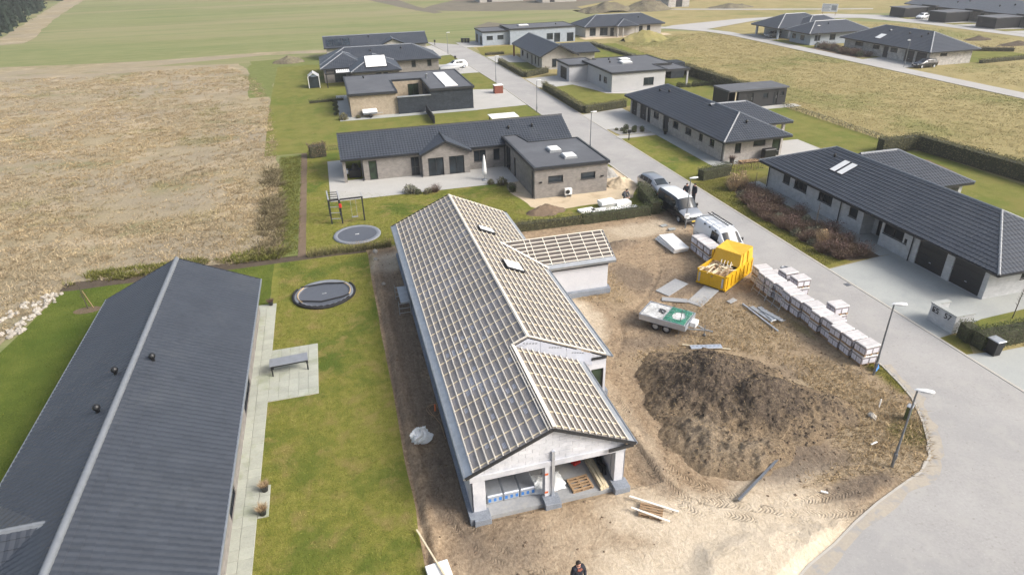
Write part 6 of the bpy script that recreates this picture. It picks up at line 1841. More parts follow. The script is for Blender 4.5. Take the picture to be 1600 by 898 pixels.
m.build('loops', MT['timber_old'], hs)
m = MB(); m.tube([(2.9, 27.5, .1), (2.95, 27.75, .35)], .05, 8); m.build('pipe_stub', MT['orange_plastic'], hs)
# small scaffold at the left wall
sf = thing('trestle', 'low scaffold trestle with grey deck at the left wall of unfinished house', 'trestle', (2.75, 39.3, 0))
m = MB(); m.box(-.3, .3, -1.15, 1.15, .95, 1.02, bev=.01); m.build('deck', MT['galv_sheet'], sf)
for yy in (-1.2, 1.2):
    m = MB()
    for xx in (-.45, .3): m.tube([(xx, yy, 0), (xx, yy, 1.15)], .022, 6)
    for z in (.25, .6, .95): m.tube([(-.45, yy, z), (.3, yy, z)], .018, 6)
    m.build('end_frame', MT['galv_sheet'], sf)

# ================================================================== bins, wall with house number, boxes
def bin_(x, y, label, s=1.0, rz=0):
    t = thing('waste_bin', label, 'bin', (x, y, 0), rz)
    m = MB()
    m.add([(-.24 * s, -.28 * s, 0.03), (.24 * s, -.28 * s, .03), (.24 * s, .28 * s, .03), (-.24 * s, .28 * s, .03), (-.29 * s, -.34 * s, .95 * s), (.29 * s, -.34 * s, .95 * s), (.29 * s, .34 * s, .95 * s), (-.29 * s, .34 * s, .95 * s)],
          [(3, 2, 1, 0), (4, 5, 6, 7), (0, 1, 5, 4), (1, 2, 6, 5), (2, 3, 7, 6), (3, 0, 4, 7)]); m.build('body', MT['black_plastic'], t)
    m = MB(); m.box(-.31 * s, .31 * s, -.36 * s, .38 * s, .95 * s, 1.02 * s, bev=.02); m.build('lid', MT['black_plastic'], t)
    for k in (-1, 1):
        m = MB(); m.lathe([(0, -.03), (.1, -.03), (.1, .03), (0, .03)], 12, (k * .25 * s, .3 * s, .1), axis='x'); m.build('wheel', MT['rubber'], t)
    return t
b1 = bin_(35.2, 23.35, 'black wheeled bin with pale lid against the hedge at the right edge', 1.0)
b1.children[1].data = b1.children[1].data.copy(); b1.children[1].data.materials[0] = MT['galv_sheet']
b2 = thing('cable_cabinet', 'small dark green cabinet with pale lid by the nearest street lamp', 'cabinet', (25.9, 19.95, 0), R(30))
m = MB(); m.box(-.16, .16, -.12, .12, 0, .85, bev=.01); m.build('body', MT['leaf_dark'], b2)
m = MB(); m.box(-.18, .18, -.14, .14, .85, .9, bev=.01); m.build('lid', MT['galv_sheet'], b2)
nw_ = thing('number_wall', 'low white brick wall with black number 57 beside the driveway', 'garden wall', (0, 0, 0))
m = MB(); m.box(34.72, 35.0, 25.75, 27.6, 0, 1.2); m.box(35.0, 36.1, 25.75, 26.0, 0, 1.198); m.box(35.0, 35.9, 27.35, 27.6, 0, 1.198); m.build('wall', MT['brick_white'], nw_)
m = MB(); m.box(34.68, 35.04, 25.71, 27.64, 1.2, 1.27); m.box(35.04, 36.14, 25.71, 26.04, 1.2, 1.268); m.box(35.04, 35.94, 27.31, 27.64, 1.2, 1.268); m.build('coping', MT['concrete_drive'], nw_)
def text(body, loc, rot, size, mat, parent, name='number'):
    cu = bpy.data.curves.new(name, 'FONT'); cu.body = body; cu.size = size; cu.extrude = .012; cu.align_x = 'CENTER'
    o = bpy.data.objects.new(name, cu); COL.objects.link(o)
    o.location = loc; o.rotation_euler = rot
    dg = bpy.context.evaluated_depsgraph_get()
    me = bpy.data.meshes.new_from_object(o.evaluated_get(dg))
    mw = o.matrix_world.copy()
    bpy.data.objects.remove(o); bpy.data.curves.remove(cu)
    mtx = Matrix.Translation(loc) @ (Matrix.Rotation(rot[2], 4, 'Z') @ Matrix.Rotation(rot[1], 4, 'Y') @ Matrix.Rotation(rot[0], 4, 'X'))
    me.transform(mtx); me.materials.clear(); me.materials.append(mat)
    return link(name, me, parent)
text('57', (34.70, 26.3, .74), (R(90), 0, R(-90)), .52, MT['black_plastic'], nw_)
em = MB()                                                       # blocky letter emblem to its left
for a, b, c, d in ((0, .05, 0, .34), (.05, .2, .29, .34), (.05, .2, .145, .195), (.05, .2, 0, .05), (.26, .31, .16, .34), (.31, .44, .29, .34), (.39, .44, 0, .2), (.26, .39, 0, .05), (.31, .39, .16, .2), (.08, .16, .05, .145)):
    em.box(34.69, 34.715, 27.42 - b, 27.42 - a, .74 + c, .74 + d)
em.build('emblem', MT['black_plastic'], nw_)
rb = thing('post_box', 'red-brown box with white top beside the street, up the left side', 'box', (26.2, 105.2, 0))
m = MB(); m.box(-.7, .7, -.55, .55, 0, 1.25, bev=.02); m.build('body', MT['rust_box'], rb)
m = MB(); m.box(-.75, .75, -.6, .6, 1.25, 1.33); m.build('lid', MT['foam_white'], rb)
mbx = thing('letter_box', 'black letter box on a post beside the front lawn', 'letter box', (34.4, 72.5, 0))
m = MB(); m.box(-.05, .05, -.05, .05, 0, 1.1); m.build('post', MT['black_plastic'], mbx)
m = MB(); m.box(-.18, .18, -.14, .14, .85, 1.25, bev=.03); m.build('box', MT['black_plastic'], mbx)
for i, (x, y) in enumerate(((32.6, 165.6), (33.3, 165.4), (34.0, 165.2))): bin_(x, y, 'black bin in the row by the blue-grey house, %s from the street' % ORD[i])
for i, (x, y) in enumerate(((25.5, 163.6), (25.4, 137.4))):
    t = thing('letter_box', 'dark letter box at the left kerb far up the street, %s' % ('beyond the white car' if i == 0 else 'beside the white car'), 'letter box', (x, y, 0))
    m = MB(); m.box(-.06, .06, -.06, .06, 0, .9); m.build('post', MT['black_plastic'], t)
    m = MB(); m.box(-.2, .2, -.16, .16, .8, 1.3, bev=.03); m.build('box', MT['black_plastic'], t)
m = MB(); m.box(-.25, .25, -.02, .02, 0, .45, bev=.01); o = tag(m.build('notice_board', MT['blue_sign']), 'small blue sheet at the foot of the lamp by the pallets', 'sign'); o.location = (27.65, 23.9, .05); o.rotation_euler = (R(-20), 0, R(30))
sg_ = thing('billboard', 'white construction site billboard standing behind the far-street houses', 'billboard', (146.7, 177.5, 0), R(-52))
m = MB(); m.box(-2.2, 2.2, -.04, .04, 1.0, 3.2); m.build('panel', MT['white_paint'], sg_)
m = MB()
for k in range(5): m.box(-2.0, -.2 if k % 2 else .2, -.05, -.042, 1.3 + k * .38, 1.42 + k * .38)
m.box(.5, 1.9, -.05, -.042, 1.4, 2.8); m.build('print', MT['ridge_light'], sg_)
for x in (-1.8, 1.8):
    m = MB(); m.box(x - .06, x + .06, .05, .15, 0, 3.3); m.build('post', MT['timber_old'], sg_)

# ================================================================== gardens: trampolines, table, pots, climbing frame
def trampoline(x, y, r, label, net):
    t = thing('trampoline', label, 'trampoline', (x, y, 0))
    m = MB(); m.lathe([(0.001, .06), (r * .83, .075)], 48); m.build('jumping_mat', MT['trampoline_mat'], t)
    m = MB(); m.lathe([(r * .82, .08), (r * .86, .12), (r * .97, .12), (r, .05), (r, .0)], 48); m.build('edge_pad', MT['trampoline_pad'], t)
    m = MB(); m.box(-.16, .16, -.05, .05, .078, .082); m.box(.06, .14, -.02, .1, .0785, .0825); m.build('print', MT['ridge_light'] if net else MT['white_paint'], t)
    if net:
        m = MB(); m.tube([(r * 1.0 * math.cos(a), r * 1.0 * math.sin(a), .1 + .03 * math.sin(5 * a)) for a in np.linspace(R(150), R(390), 60)], .09, 7); m.build('rolled_net', MT['net_black'], t)
        m = MB(); m.tube([(r * .93 * math.cos(a), r * .93 * math.sin(a), .14) for a in np.linspace(R(-150), R(-30), 30)], [.05 + .02 * math.sin(i * 2.1) for i in range(30)], 6); m.build('net_fold', MT['net_black'], t)
        m = MB(); m.tube([(-.75 * r, .62 * r, .15), (0, .66 * r, .19), (.72 * r, .52 * r, .15)], .05, 6); m.tube([(-.8 * r, -.35 * r, .15), (-.1 * r, -.62 * r, .17), (.6 * r, -.5 * r, .2), (.8 * r, -.35 * r, .15)], .05, 6); m.build('net_pole', MT['net_black'], t)
        m = MB(); m.tube([(r * .86 * math.cos(a), r * .86 * math.sin(a), .15) for a in np.linspace(R(-25), R(40), 14)], .045, 6); m.tube([(r * .86 * math.cos(a), r * .86 * math.sin(a), .15) for a in np.linspace(R(140), R(215), 14)], .045, 6); m.build('pole_sleeve', MT['leaf_straw'], t)
    return t
trampoline(-2.51, 42.85, 2.12, 'round trampoline with black net folded over its rim, on near lawn', True)
trampoline(.42, 53.0, 2.0, 'round trampoline with smooth grey rim beyond the thin hedge', False)
tt = thing('table', 'grey outdoor table with black legs on the square paved terrace', 'table', (-4.6, 33.85, .03), R(3))
m = MB(); m.box(-1.07, 1.07, -.42, .42, .68, .72, bev=.01); m.build('table_top', MT['trampoline_pad'], tt)
for a in (-1, 1):
    for b in (-1, 1):
        m = MB(); m.box(a * .98 - .035, a * .98 + .035, b * .36 - .035, b * .36 + .035, 0, .68); m.build('leg', MT['black_plastic'], tt)
m = MB(); m.box(-1.02, 1.02, -.4, -.37, .6, .68); m.box(-1.02, 1.02, .37, .4, .6, .68); m.build('apron', MT['black_plastic'], tt)
def tuft_np(n, r, h, rng, lean=.5, w=.012):
    a = rng.uniform(0, 2 * PI, n); rr = r * np.sqrt(rng.uniform(0, 1, n)); x, y = rr * np.cos(a), rr * np.sin(a)
    la = a + rng.uniform(-.7, .7, n); ln = rng.uniform(.1, lean, n) * h; hh = h * rng.uniform(.5, 1, n)
    b = rng.uniform(0, 2 * PI, n); bx, by = np.cos(b) * w, np.sin(b) * w
    V = np.stack([np.stack([x - bx, y - by, 0 * x], -1), np.stack([x + bx, y + by, 0 * x], -1), np.stack([x + np.cos(la) * ln, y + np.sin(la) * ln, hh], -1)], 1).reshape(-1, 3)
    return V, np.arange(3 * n).reshape(-1, 3)
def pot(x, y, label, mat='leaf_straw', s=1.0):
    t = thing('potted_plant', label, 'potted plant', (x, y, .03))
    m = MB(); m.lathe([(0, 0), (.13 * s, 0), (.19 * s, .34 * s), (.2 * s, .36 * s), (.17 * s, .36 * s), (.16 * s, .3 * s), (0, .3 * s)], 18); m.build('pot', MT['pot_black'], t)
    V, F = tuft_np(220, .17 * s, .3 * s, RNG, .9, .012); V[:, 2] += .3 * s
    link('foliage', mesh_np('foliage', V, F, MT[mat]), t)
    return t
pot(-5.5, 24.2, 'potted dry grass on the terrace edge, upper of two')
pot(-5.5, 22.75, 'potted dry grass on the terrace edge, lower of two')
pot(-6.1, 42.3, 'dark potted shrub at the far corner of the terrace', 'leaf_red', .9)
sw = thing('climbing_frame', 'black climbing frame with swing in the back garden', 'climbing frame', (0, 0, 0))
ps = [(-1.58, 56.2), (-.66, 56.0), (1.28, 56.2), (-1.68, 58.2), (-.76, 58.0)]
for x, y in ps:
    m = MB(); m.box(x - .06, x + .06, y - .06, y + .06, 0, 2.3 if y > 57 else 2.25); m.build('post', MT['wood_black'], sw)
m = MB(); m.bar((-1.65, 56.14, 2.2), (1.36, 56.2, 2.2), .1, .12); m.build('top_beam', MT['wood_black'], sw)
for a, b in (((-1.58, 56.1, 2.32), (-1.68, 58.4, 2.32)), ((-.66, 55.9, 2.32), (-.76, 58.2, 2.32))):
    m = MB(); m.bar(a, b, .12, .1); m.build('side_beam', MT['ridge_light'], sw)
m = MB(); m.bar((1.28, 56.2, 2.25), (1.24, 56.6, 2.5), .1, .1); m.build('beam_end', MT['ridge_light'], sw)
for k in range(4):
    m = MB(); y = 56.3 + k * .6; m.bar((-1.62, y, 2.28), (-.7, y - .1, 2.28), .05, .05); m.build('rung', MT['wood_black'], sw)
for k in range(3):
    m = MB(); m.bar((-1.55, 56.15, .5 + k * .55), (-.68, 56.0, .5 + k * .55), .05, .05); m.build('ladder_rung', MT['ridge_light'], sw)
m = MB(); m.box(-.78, -.54, 55.9, 56.0, 1.5, 1.9, bev=.04); m.build('climbing_hold', MT['red_plastic'], sw)
m = MB()
for x in (.25, .7): m.tube([(x, 56.16, 2.2), (x, 56.1, .5)], .012, 5)
m.build('swing_rope', MT['ridge_light'], sw)
m = MB(); m.box(.2, .75, 55.98, 56.22, .46, .5, bev=.01); m.build('swing_seat', MT['trampoline_pad'], sw)
# parasol, closed
pr = thing('parasol', 'closed white parasol standing on the back terrace', 'parasol', (14.1, 63.5, .03))
m = MB(); m.tube([(0, 0, 0), (0, 0, 2.6)], .03, 8); m.lathe([(0, 0), (.35, 0), (.35, .06), (0, .08)], 20); m.build('stand', MT['galv_sheet'], pr)
m = MB(); m.lathe([(.02, 2.65), (.09, 2.5), (.16, 1.9), (.24, 1.0), (.26, .62), (.1, .55)], 14); m.build('canopy', MT['foam_white'], pr)
# C: carport contents and terrace
bq = thing('barbecue', 'black covered barbecue inside the carport of the house behind', 'barbecue', (1.3, 69.0, 0))
m = MB(); m.box(-.7, .55, -.35, .35, .0, .85, bev=.05); m.lathe([(.001, .62), (.25, .55), (.36, .3), (.38, 0)], 16, (.0, 0, .85)); m.build('cover', MT['black_plastic'], bq)
m = MB(); m.box(-1.1, -.75, -.3, .3, .5, .9, bev=.02); m.build('side_table', MT['alu'], bq)
for i, (x, y, w_) in enumerate(((20.9, 51.9, 0), (22.0, 51.5, 0), (23.4, 51.3, 0), (24.9, 51.2, 0), (23.2, 52.6, 1), (24.6, 52.4, 1), (23.0, 52.3, 2))):
    m = MB(); m.box(-.75, .75, -.45, .45, 0, (.18, .4, .3)[w_], bev=.02)
    o = tag(m.build('foam_stack', MT['foam_white']), ['white foam slab lying at the hedge end nearest the dirt pile', 'second white foam slab behind the low hedge', 'third white foam slab behind the low hedge', 'white foam slab behind the hedge, closest to the street', 'thick white foam block in back row behind the hedge', 'thick white foam block in back row closest to the street', 'white foam block lying on the back row of blocks'][i], 'foam slab', 'foam slabs behind the hedge')
    o.location = (x, y, .42 if w_ == 2 else .02); o.rotation_euler = (0, 0, R((6, -3, 4, 2, -5, 3, 8)[i]))
wt = thing('garden_canopy', 'white flat canopy behind the ridge of the house with porch', 'canopy', (20.9, 81.6, 0))
m = MB(); m.box(-1.8, 1.8, -1.2, 1.2, 2.0, 2.1, bev=.03); m.build('top', MT['foam_white'], wt)
for a in (-1.6, 1.6):
    for b in (-1, 1):
        m = MB(); m.box(a - .05, a + .05, b - .05, b + .05, 0, 2.0); m.build('post', MT['black_plastic'], wt)
dt = thing('utility_trailer', 'small trailer with white lid parked beside the tan brick wall', 'trailer', (4.9, 95.9, .03), R(4))
m = MB(); m.box(-1.0, 1.0, -.6, .6, .45, .72, bev=.03); m.build('body', MT['ridge_grey'], dt)
m = MB(); m.add([(-1.02, -.62, .72), (1.02, -.62, .72), (1.02, .62, .72), (-1.02, .62, .72), (-1, -.35, 1.05), (1, -.35, 1.05), (1, .35, 1.05), (-1, .35, 1.05)], [(4, 5, 6, 7), (0, 1, 5, 4), (1, 2, 6, 5), (2, 3, 7, 6), (3, 0, 4, 7)]); m.build('lid', MT['foam_white'], dt)
for s in (-1, 1):
    m = MB(); m.lathe([(0, .08), (.28, .08), (.28, -.08), (0, -.08)], 16, (0, s * .7, .28), axis='y'); m.build('wheel', MT['rubber'], dt)
m = MB(); m.bar((1, 0, .45), (1.9, 0, .42), .06); m.build('drawbar', MT['galv_sheet'], dt)
fw = thing('garden_fence', 'dark low fence running from the slate wall to the ridge', 'fence')
for k in range(9):
    m = MB(); y = 88.6 + k * .78; m.box(12.92, 13.08, y, y + .72, .05, 1.1); m.build('fence_panel', MT['wood_black'], fw)
# E terrace: pergola and greenhouse
pg = thing('pergola', 'dark pergola with white lamellar roof behind the hip-roofed house', 'pergola', (2.2, 121.3, 0))
for a in (-2.6, 2.6):
    for b in (-1.6, 1.6):
        m = MB(); m.box(a - .08, a + .08, b - .08, b + .08, 0, 2.4); m.build('post', MT['black_plastic'], pg)
m = MB(); m.box(-2.75, 2.75, -1.75, -1.6, 2.2, 2.42); m.box(-2.75, 2.75, 1.6, 1.75, 2.2, 2.42); m.box(-2.75, -2.6, -1.6, 1.6, 2.2, 2.42); m.box(2.6, 2.75, -1.6, 1.6, 2.2, 2.42); m.build('frame', MT['black_plastic'], pg)
for k in range(10):
    m = MB(); m.box(-.9 + k * .34, -.62 + k * .34, -1.58, 1.58, 2.36, 2.42); m.build('lamella', MT['foam_white'], pg)
gh = thing('greenhouse', 'small white-framed greenhouse on the lawn beside the pergola', 'greenhouse', (-2.6, 121.8, 0))
m = MB()
for a in (-.9, .9):
    for b in (-1.2, 1.2): m.box(a - .05, a + .05, b - .05, b + .05, 0, 1.9)
for b in (-1.2, 0, 1.2): m.bar((-.9, b, 1.9), (0, b, 2.5), .06); m.bar((.9, b, 1.9), (0, b, 2.5), .06)
m.bar((0, -1.2, 2.5), (0, 1.2, 2.5), .08); m.build('frame', MT['white_paint'], gh)
m = MB(); m.box(-.88, .88, -1.18, 1.18, .05, 1.85); m.build('glazing', MT['glass'], gh)
m = MB(); m.quad((-.9, -1.2, 1.92), (-.9, 1.2, 1.92), (0, 1.2, 2.48), (0, -1.2, 2.48)); m.quad((.9, 1.2, 1.92), (.9, -1.2, 1.92), (0, -1.2, 2.48), (0, 1.2, 2.48)); m.build('roof_glazing', MT['ridge_light'], gh)
for i, (x, y, lab) in enumerate(((22.4, 126.6, 'low covered boat trailer on the driveway beside the white car'),)):
    t = thing('boat_trailer', lab, 'trailer', (x, y, 0), R(10))
    m = MB(); m.tube([(-2.2, 0, .75), (-1.4, 0, .7), (.8, 0, .72), (2.4, 0, .95)], [.45, .7, .65, .05], 12); m.build('cover', MT['ridge_light'], t)
    for s in (-1, 1):
        m = MB(); m.lathe([(0, .08), (.28, .08), (.28, -.08), (0, -.08)], 14, (-.4, s * .75, .28), axis='y'); m.build('wheel', MT['rubber'], t)
    m = MB(); m.bar((-2, 0, .3), (2.8, 0, .35), .08); m.build('frame', MT['galv_sheet'], t)
# R2 side: covered grill, bench, pots
gb = thing('barbecue', 'black covered barbecue against the gable of the pale brick house', 'barbecue', (45.6, 60.4, 0))
m = MB(); m.box(-.75, .75, -.35, .35, 0, 1.15, bev=.08); m.box(.75, 1.05, -.3, .3, .6, .9, bev=.04); m.build('cover', MT['black_plastic'], gb)
bn = thing('sun_bed', 'low wooden platform on the paving below the pale brick gable', 'platform', (42.9, 59.9, 0))
for k in range(5):
    m = MB(); m.box(-1.1, 1.1, -.4 + k * .17, -.26 + k * .17, .18, .22); m.build('slat', MT['timber_old'], bn)
for a in (-1, 1):
    m = MB(); m.box(a - .06, a + .06, -.4, .42, 0, .18); m.build('leg', MT['timber_old'], bn)
pot(41.0, 60.3, 'terracotta-toned potted plant at the corner of the pale brick house', 'leaf_red', 1.5)
pot(39.7, 73.3, 'pot with low plant beside the front door of pale brick house', 'leaf_grey', 1.2)

# ================================================================== people
def person(name, label, loc, rz, joints, radii, edges, clothes, hair=True, scale=1.0, holding=None):
    """one continuous skinned body; material per height band; head with hair as child"""
    t = thing(name, label, 'person', loc, rz)
    me = bpy.data.meshes.new('body')
    keys = list(joints)
    me.from_pydata([joints[k] for k in keys], [(keys.index(a), keys.index(b)) for a, b in edges], [])
    ob = bpy.data.objects.new('tmp', me); COL.objects.link(ob)
    md = ob.modifiers.new('skin', 'SKIN'); md.use_smooth_shade = True
    for i, k in enumerate(keys):
        r = radii[k]; me.skin_vertices[0].data[i].radius = r if isinstance(r, tuple) else (r, r)
        me.skin_vertices[0].data[i].use_root = (k == 'pelvis')
    sb = ob.modifiers.new('sub', 'SUBSURF'); sb.levels = 2; sb.render_levels = 2
    dg = bpy.context.evaluated_depsgraph_get()
    bm_ = bpy.data.meshes.new_from_object(ob.evaluated_get(dg))
    bpy.data.objects.remove(ob)
    bm_.materials.clear()
    mats = [MT[clothes['top']], MT[clothes['legs']], MT['skin'], MT['black_plastic']]
    for mt_ in mats: bm_.materials.append(mt_)
    hipz = joints['pelvis'][2]; hands = [Vector(joints[k]) for k in joints if k.startswith('hand')]; head = Vector(joints['head'])
    neck = Vector(joints['neck'])
    for p in bm_.polygons:
        c = p.center
        if (c - head).length < .155: p.material_index = 2
        elif any((c - h).length < .07 for h in hands): p.material_index = 2
        elif c.z < .1: p.material_index = 3
        elif c.z < hipz - .06: p.material_index = 1
        else: p.material_index = 0
    b = link('body', bm_, t)
    if hair:
        m = MB(); hx, hy, hz = joints['head']
        m.lathe([(.001, .125), (.05, .116), (.082, .085), (.099, .035), (.096, -.01), (.08, -.05)], 16, (hx, hy + .022, hz + .005))
        m.v = [(x, y, z + max(0, hy + .03 - y) * .75) for x, y, z in m.v]; m.build('hair', MT['hair'], t)
    # eyes, nose and mouth
    hx, hy, hz = joints['head']
    m = MB(); m.add([(hx - .014, hy - .098, hz - .02), (hx + .014, hy - .098, hz - .02), (hx, hy - .125, hz - .025), (hx, hy - .1, hz + .03)], [(0, 1, 2), (1, 3, 2), (3, 0, 2)]); m.build('nose', MT['skin'], t)
    m = MB()
    for s in (-.034, .034): m.box(hx + s - .012, hx + s + .012, hy - .1, hy - .088, hz + .012, hz + .024)
    m.build('eyes', MT['hair'], t)
    m = MB(); m.box(hx - .025, hx + .025, hy - .1, hy - .088, hz - .058, hz - .05); m.build('mouth', MT['rust_box'], t)
    return t
EDG = [('pelvis', 'chest'), ('chest', 'neck'), ('neck', 'head0'), ('head0', 'head'), ('head', 'head1'), ('chest', 'shl'), ('shl', 'ell'), ('ell', 'wrl'), ('wrl', 'hand_l'), ('chest', 'shr'), ('shr', 'elr'), ('elr', 'wrr'), ('wrr', 'hand_r'),
       ('pelvis', 'hipl'), ('hipl', 'knl'), ('knl', 'anl'), ('anl', 'tol'), ('pelvis', 'hipr'), ('hipr', 'knr'), ('knr', 'anr'), ('anr', 'tor')]
RAD = dict(pelvis=(.2, .15), chest=(.22, .16), neck=.065, head0=.072, head=.098, head1=.062, shl=.11, ell=.078, wrl=.052, hand_l=.045, shr=.11, elr=.078, wrr=.052, hand_r=.045, hipl=.125, knl=.095, anl=.065, tol=.055, hipr=.125, knr=.095, anr=.065, tor=.055)
def stand(hl=(-.2, -.22, 1.0), hr=(.2, -.22, 1.0), el=(-.3, .02, 1.12), er=(.3, .02, 1.12)):
    return dict(pelvis=(0, 0, .95), chest=(0, .01, 1.32), neck=(0, .01, 1.5), head0=(0, 0, 1.55), head=(0, -.01, 1.64), head1=(0, 0, 1.72),
                shl=(-.19, .01, 1.42), ell=el, wrl=tuple(.75 * a + .25 * b for a, b in zip(hl, el)), hand_l=hl, shr=(.19, .01, 1.42), elr=er, wrr=tuple(.75 * a + .25 * b for a, b in zip(hr, er)), hand_r=hr,
                hipl=(-.1, 0, .9), knl=(-.11, -.03, .5), anl=(-.12, .02, .09), tol=(-.13, -.14, .05), hipr=(.1, 0, .9), knr=(.11, -.02, .5), anr=(.12, .03, .09), tor=(.13, -.13, .05))
def fingers(t, hand, dirv):
    m = MB(); h = Vector(hand); d = Vector(dirv).normalized(); s = d.cross(Vector((0, 0, 1))).normalized()
    for k, L in enumerate((.07, .08, .085, .07)):
        o = h + s * ((k - 1.5) * .02)
        m.tube([o, o + d * L * .6 + Vector((0, 0, -.005)), o + d * L + Vector((0, 0, -.03))], [.011, .010, .007], 6)
    m.tube([h + s * .03, h + s * .055 + d * .03, h + s * .05 + d * .06], [.013, .011, .008], 6)
    m.build('fingers', MT['skin'], t)
J1 = stand((-.1, -.3, 1.05), (.14, -.3, 1.05), (-.28, -.02, 1.12), (.28, -.02, 1.12))
p1 = person('person', 'person in dark jacket holding a controller at the bottom edge', (6.32, 15.25, .02), R(8), J1, RAD, EDG, dict(top='jacket_navy', legs='trousers'))
fingers(p1, J1['hand_l'], (.3, -1, 0)); fingers(p1, J1['hand_r'], (-.3, -1, 0))
m = MB(); m.tube([(-.09, -.1, 1.45), (0, -.13, 1.42), (.09, -.1, 1.45)], .05, 8); m.build('scarf', MT['rust_box'], p1)
rc = thing('remote_controller', 'grey hand-held controller in the hands of the person in front', 'controller', (6.30, 14.93, 1.1), R(8))
m = MB(); m.box(-.1, .1, -.05, .05, 0, .03, bev=.01); m.build('casing', MT['galv_sheet'], rc)
m = MB(); m.box(-.05, .05, .02, .035, .03, .12); m.build('screen', MT['white_paint'], rc)
J2 = stand((-.16, -.2, 1.1), (.3, -.05, .82), (-.3, .02, 1.12), (.28, .03, 1.12))
p2 = person('person', 'person in dark clothes standing beside the silver car, arms bent', (30.55, 51.35, .04), R(-30), J2, RAD, EDG, dict(top='jacket_navy', legs='trousers')); fingers(p2, J2['hand_l'], (.4, -1, 0)); fingers(p2, J2['hand_r'], (0, -.3, -1))
J3 = stand((-.27, -.03, .82), (.27, -.03, .82), (-.27, .03, 1.12), (.27, .03, 1.12))
p3 = person('person', 'person in dark clothes standing by the kerb, right of another person', (31.2, 51.05, .04), R(-80), J3, RAD, EDG, dict(top='jacket_navy', legs='jacket_navy')); fingers(p3, J3['hand_l'], (0, -.3, -1)); fingers(p3, J3['hand_r'], (0, -.3, -1))
J4 = dict(pelvis=(0, .25, .55), chest=(0, -.02, .82), neck=(0, -.13, .97), head0=(0, -.17, 1.0), head=(0, -.22, 1.07), head1=(0, -.24, 1.14), shl=(-.19, -.08, .9), ell=(-.25, -.25, .68), wrl=(-.16, -.42, .5), hand_l=(-.13, -.47, .46),
          shr=(.19, -.08, .9), elr=(.25, -.25, .68), wrr=(.16, -.42, .5), hand_r=(.13, -.47, .46), hipl=(-.1, .24, .52), knl=(-.15, -.12, .5), anl=(-.14, .1, .09), tol=(-.15, -.06, .05), hipr=(.1, .24, .52), knr=(.15, -.12, .5), anr=(.14, .1, .09), tor=(.15, -.06, .05))
p4 = person('person', 'person in grey top crouching over the foam slabs behind the hedge', (25.3, 53.3, .02), R(10), J4, RAD, EDG, dict(top='jacket_grey', legs='trousers')); fingers(p4, J4['hand_l'], (0, -1, -.4)); fingers(p4, J4['hand_r'], (0, -1, -.4))

# ================================================================== scraps on the plot, drains in the street
for lab, x, y, w, d, rz, mt_ in (('small pale paving slab on the mud near the black van, left one', 25.9, 46.6, .6, .4, 10, 'concrete_drive'), ('small pale paving slab on the mud near the black van, right one', 26.2, 45.7, .6, .4, -8, 'concrete_drive'),
                                 ('white board scrap lying in the dry grass below the nearest lamp', 23.0, 18.9, .4, .08, 8, 'foam_white'), ('white scrap at the lower edge of the plot near the street', 18.6, 16.9, .3, .1, -40, 'foam_white'),
                                 ('pale scrap of board in front of the scaffold pole', 24.2, 33.3, .7, .35, 20, 'slab')):
    m = MB(); m.box(-w / 2, w / 2, -d / 2, d / 2, 0, .05, bev=.01)
    o = tag(m.build('scrap_board', MT[mt_]), lab, 'scrap', 'scraps on the plot'); o.location = (x, y, .06); o.rotation_euler = (R(2), R(-2), R(rz))
for lab, x, y in (('round manhole cover in the street opposite the brick pallets', 30.7, 36.6),):
    t = thing('manhole_cover', lab, 'manhole cover', (x, y, .035))
    m = MB(); m.lathe([(.31, .0), (.31, .012), (.26, .014), (.26, .008), (.001, .008)], 24); m.build('cover', MT['post_galv'], t)
for lab, x, y in (('square gully grate at the left kerb beside the black van', 30.2 - 1.65, 44.2), ('square gully grate at the right kerb by the double garage drive', 33.2, 33.0)):
    t = thing('gully_grate', lab, 'drain', (x, y, .036))
    for k in range(5):
        m = MB(); m.box(-.18, .18, -.18 + k * .08, -.13 + k * .08, 0, .012); m.build('bar', MT['post_galv'], t)
    m = MB(); m.box(-.2, .2, -.2, .2, -.03, .002); m.build('pit', MT['black_plastic'], t)
# ================================================================== paved terrace, laid slab by slab
base_t = patch('terrace', [(-6.95, 3), (-5.75, 3), (-5.75, 22.58), (-5.27, 22.58), (-5.27, 24.55), (-5.75, 24.55), (-5.75, 31.04), (-3.04, 31.04), (-3.04, 36.35), (-5.75, 36.35), (-5.75, 42.5), (-6.95, 42.5)], .004, 'kerb')
def pav_mesh(w, d):
    m = MB(); m.box(-w / 2, w / 2, -d / 2, d / 2, .0, .035, bev=.008); return m.mesh('paver', MT['paver'])
pm1, pm2, pm3 = pav_mesh(.585, .585), pav_mesh(.53, .572), pav_mesh(.46, .64)
def pav(me, x, y):
    o = link('paver', me, base_t); o.location = (x, y, .006 + random.uniform(0, .004)); o.rotation_euler = (random.uniform(-.004, .004), random.uniform(-.004, .004), 0)
y = 16.0
while y < 42.4:
    for x in (-6.65, -6.05): pav(pm1, x, y)
    y += .595
for i in range(5):
    for j in range(9): pav(pm2, -5.48 + i * .54, 31.36 + j * .582)
for j in range(3): pav(pm3, -5.5, 22.9 + j * .65)

# ================================================================== hedges
def leaf_quads(P, size, rng, flat=.0):
    """small random leaf faces at points P"""
    n = len(P)
    a = rng.normal(size=(n, 3)); a /= np.linalg.norm(a, axis=1)[:, None]
    b = rng.normal(size=(n, 3)); b -= (b * a).sum(1)[:, None] * a; b /= np.linalg.norm(b, axis=1)[:, None]
    s = size * rng.uniform(.6, 1.3, n)[:, None]
    V = np.stack([P - a * s, P + b * s * .55, P + a * s, P - b * s * .55], 1).reshape(-1, 3)
    return V, np.arange(4 * n).reshape(-1, 4)

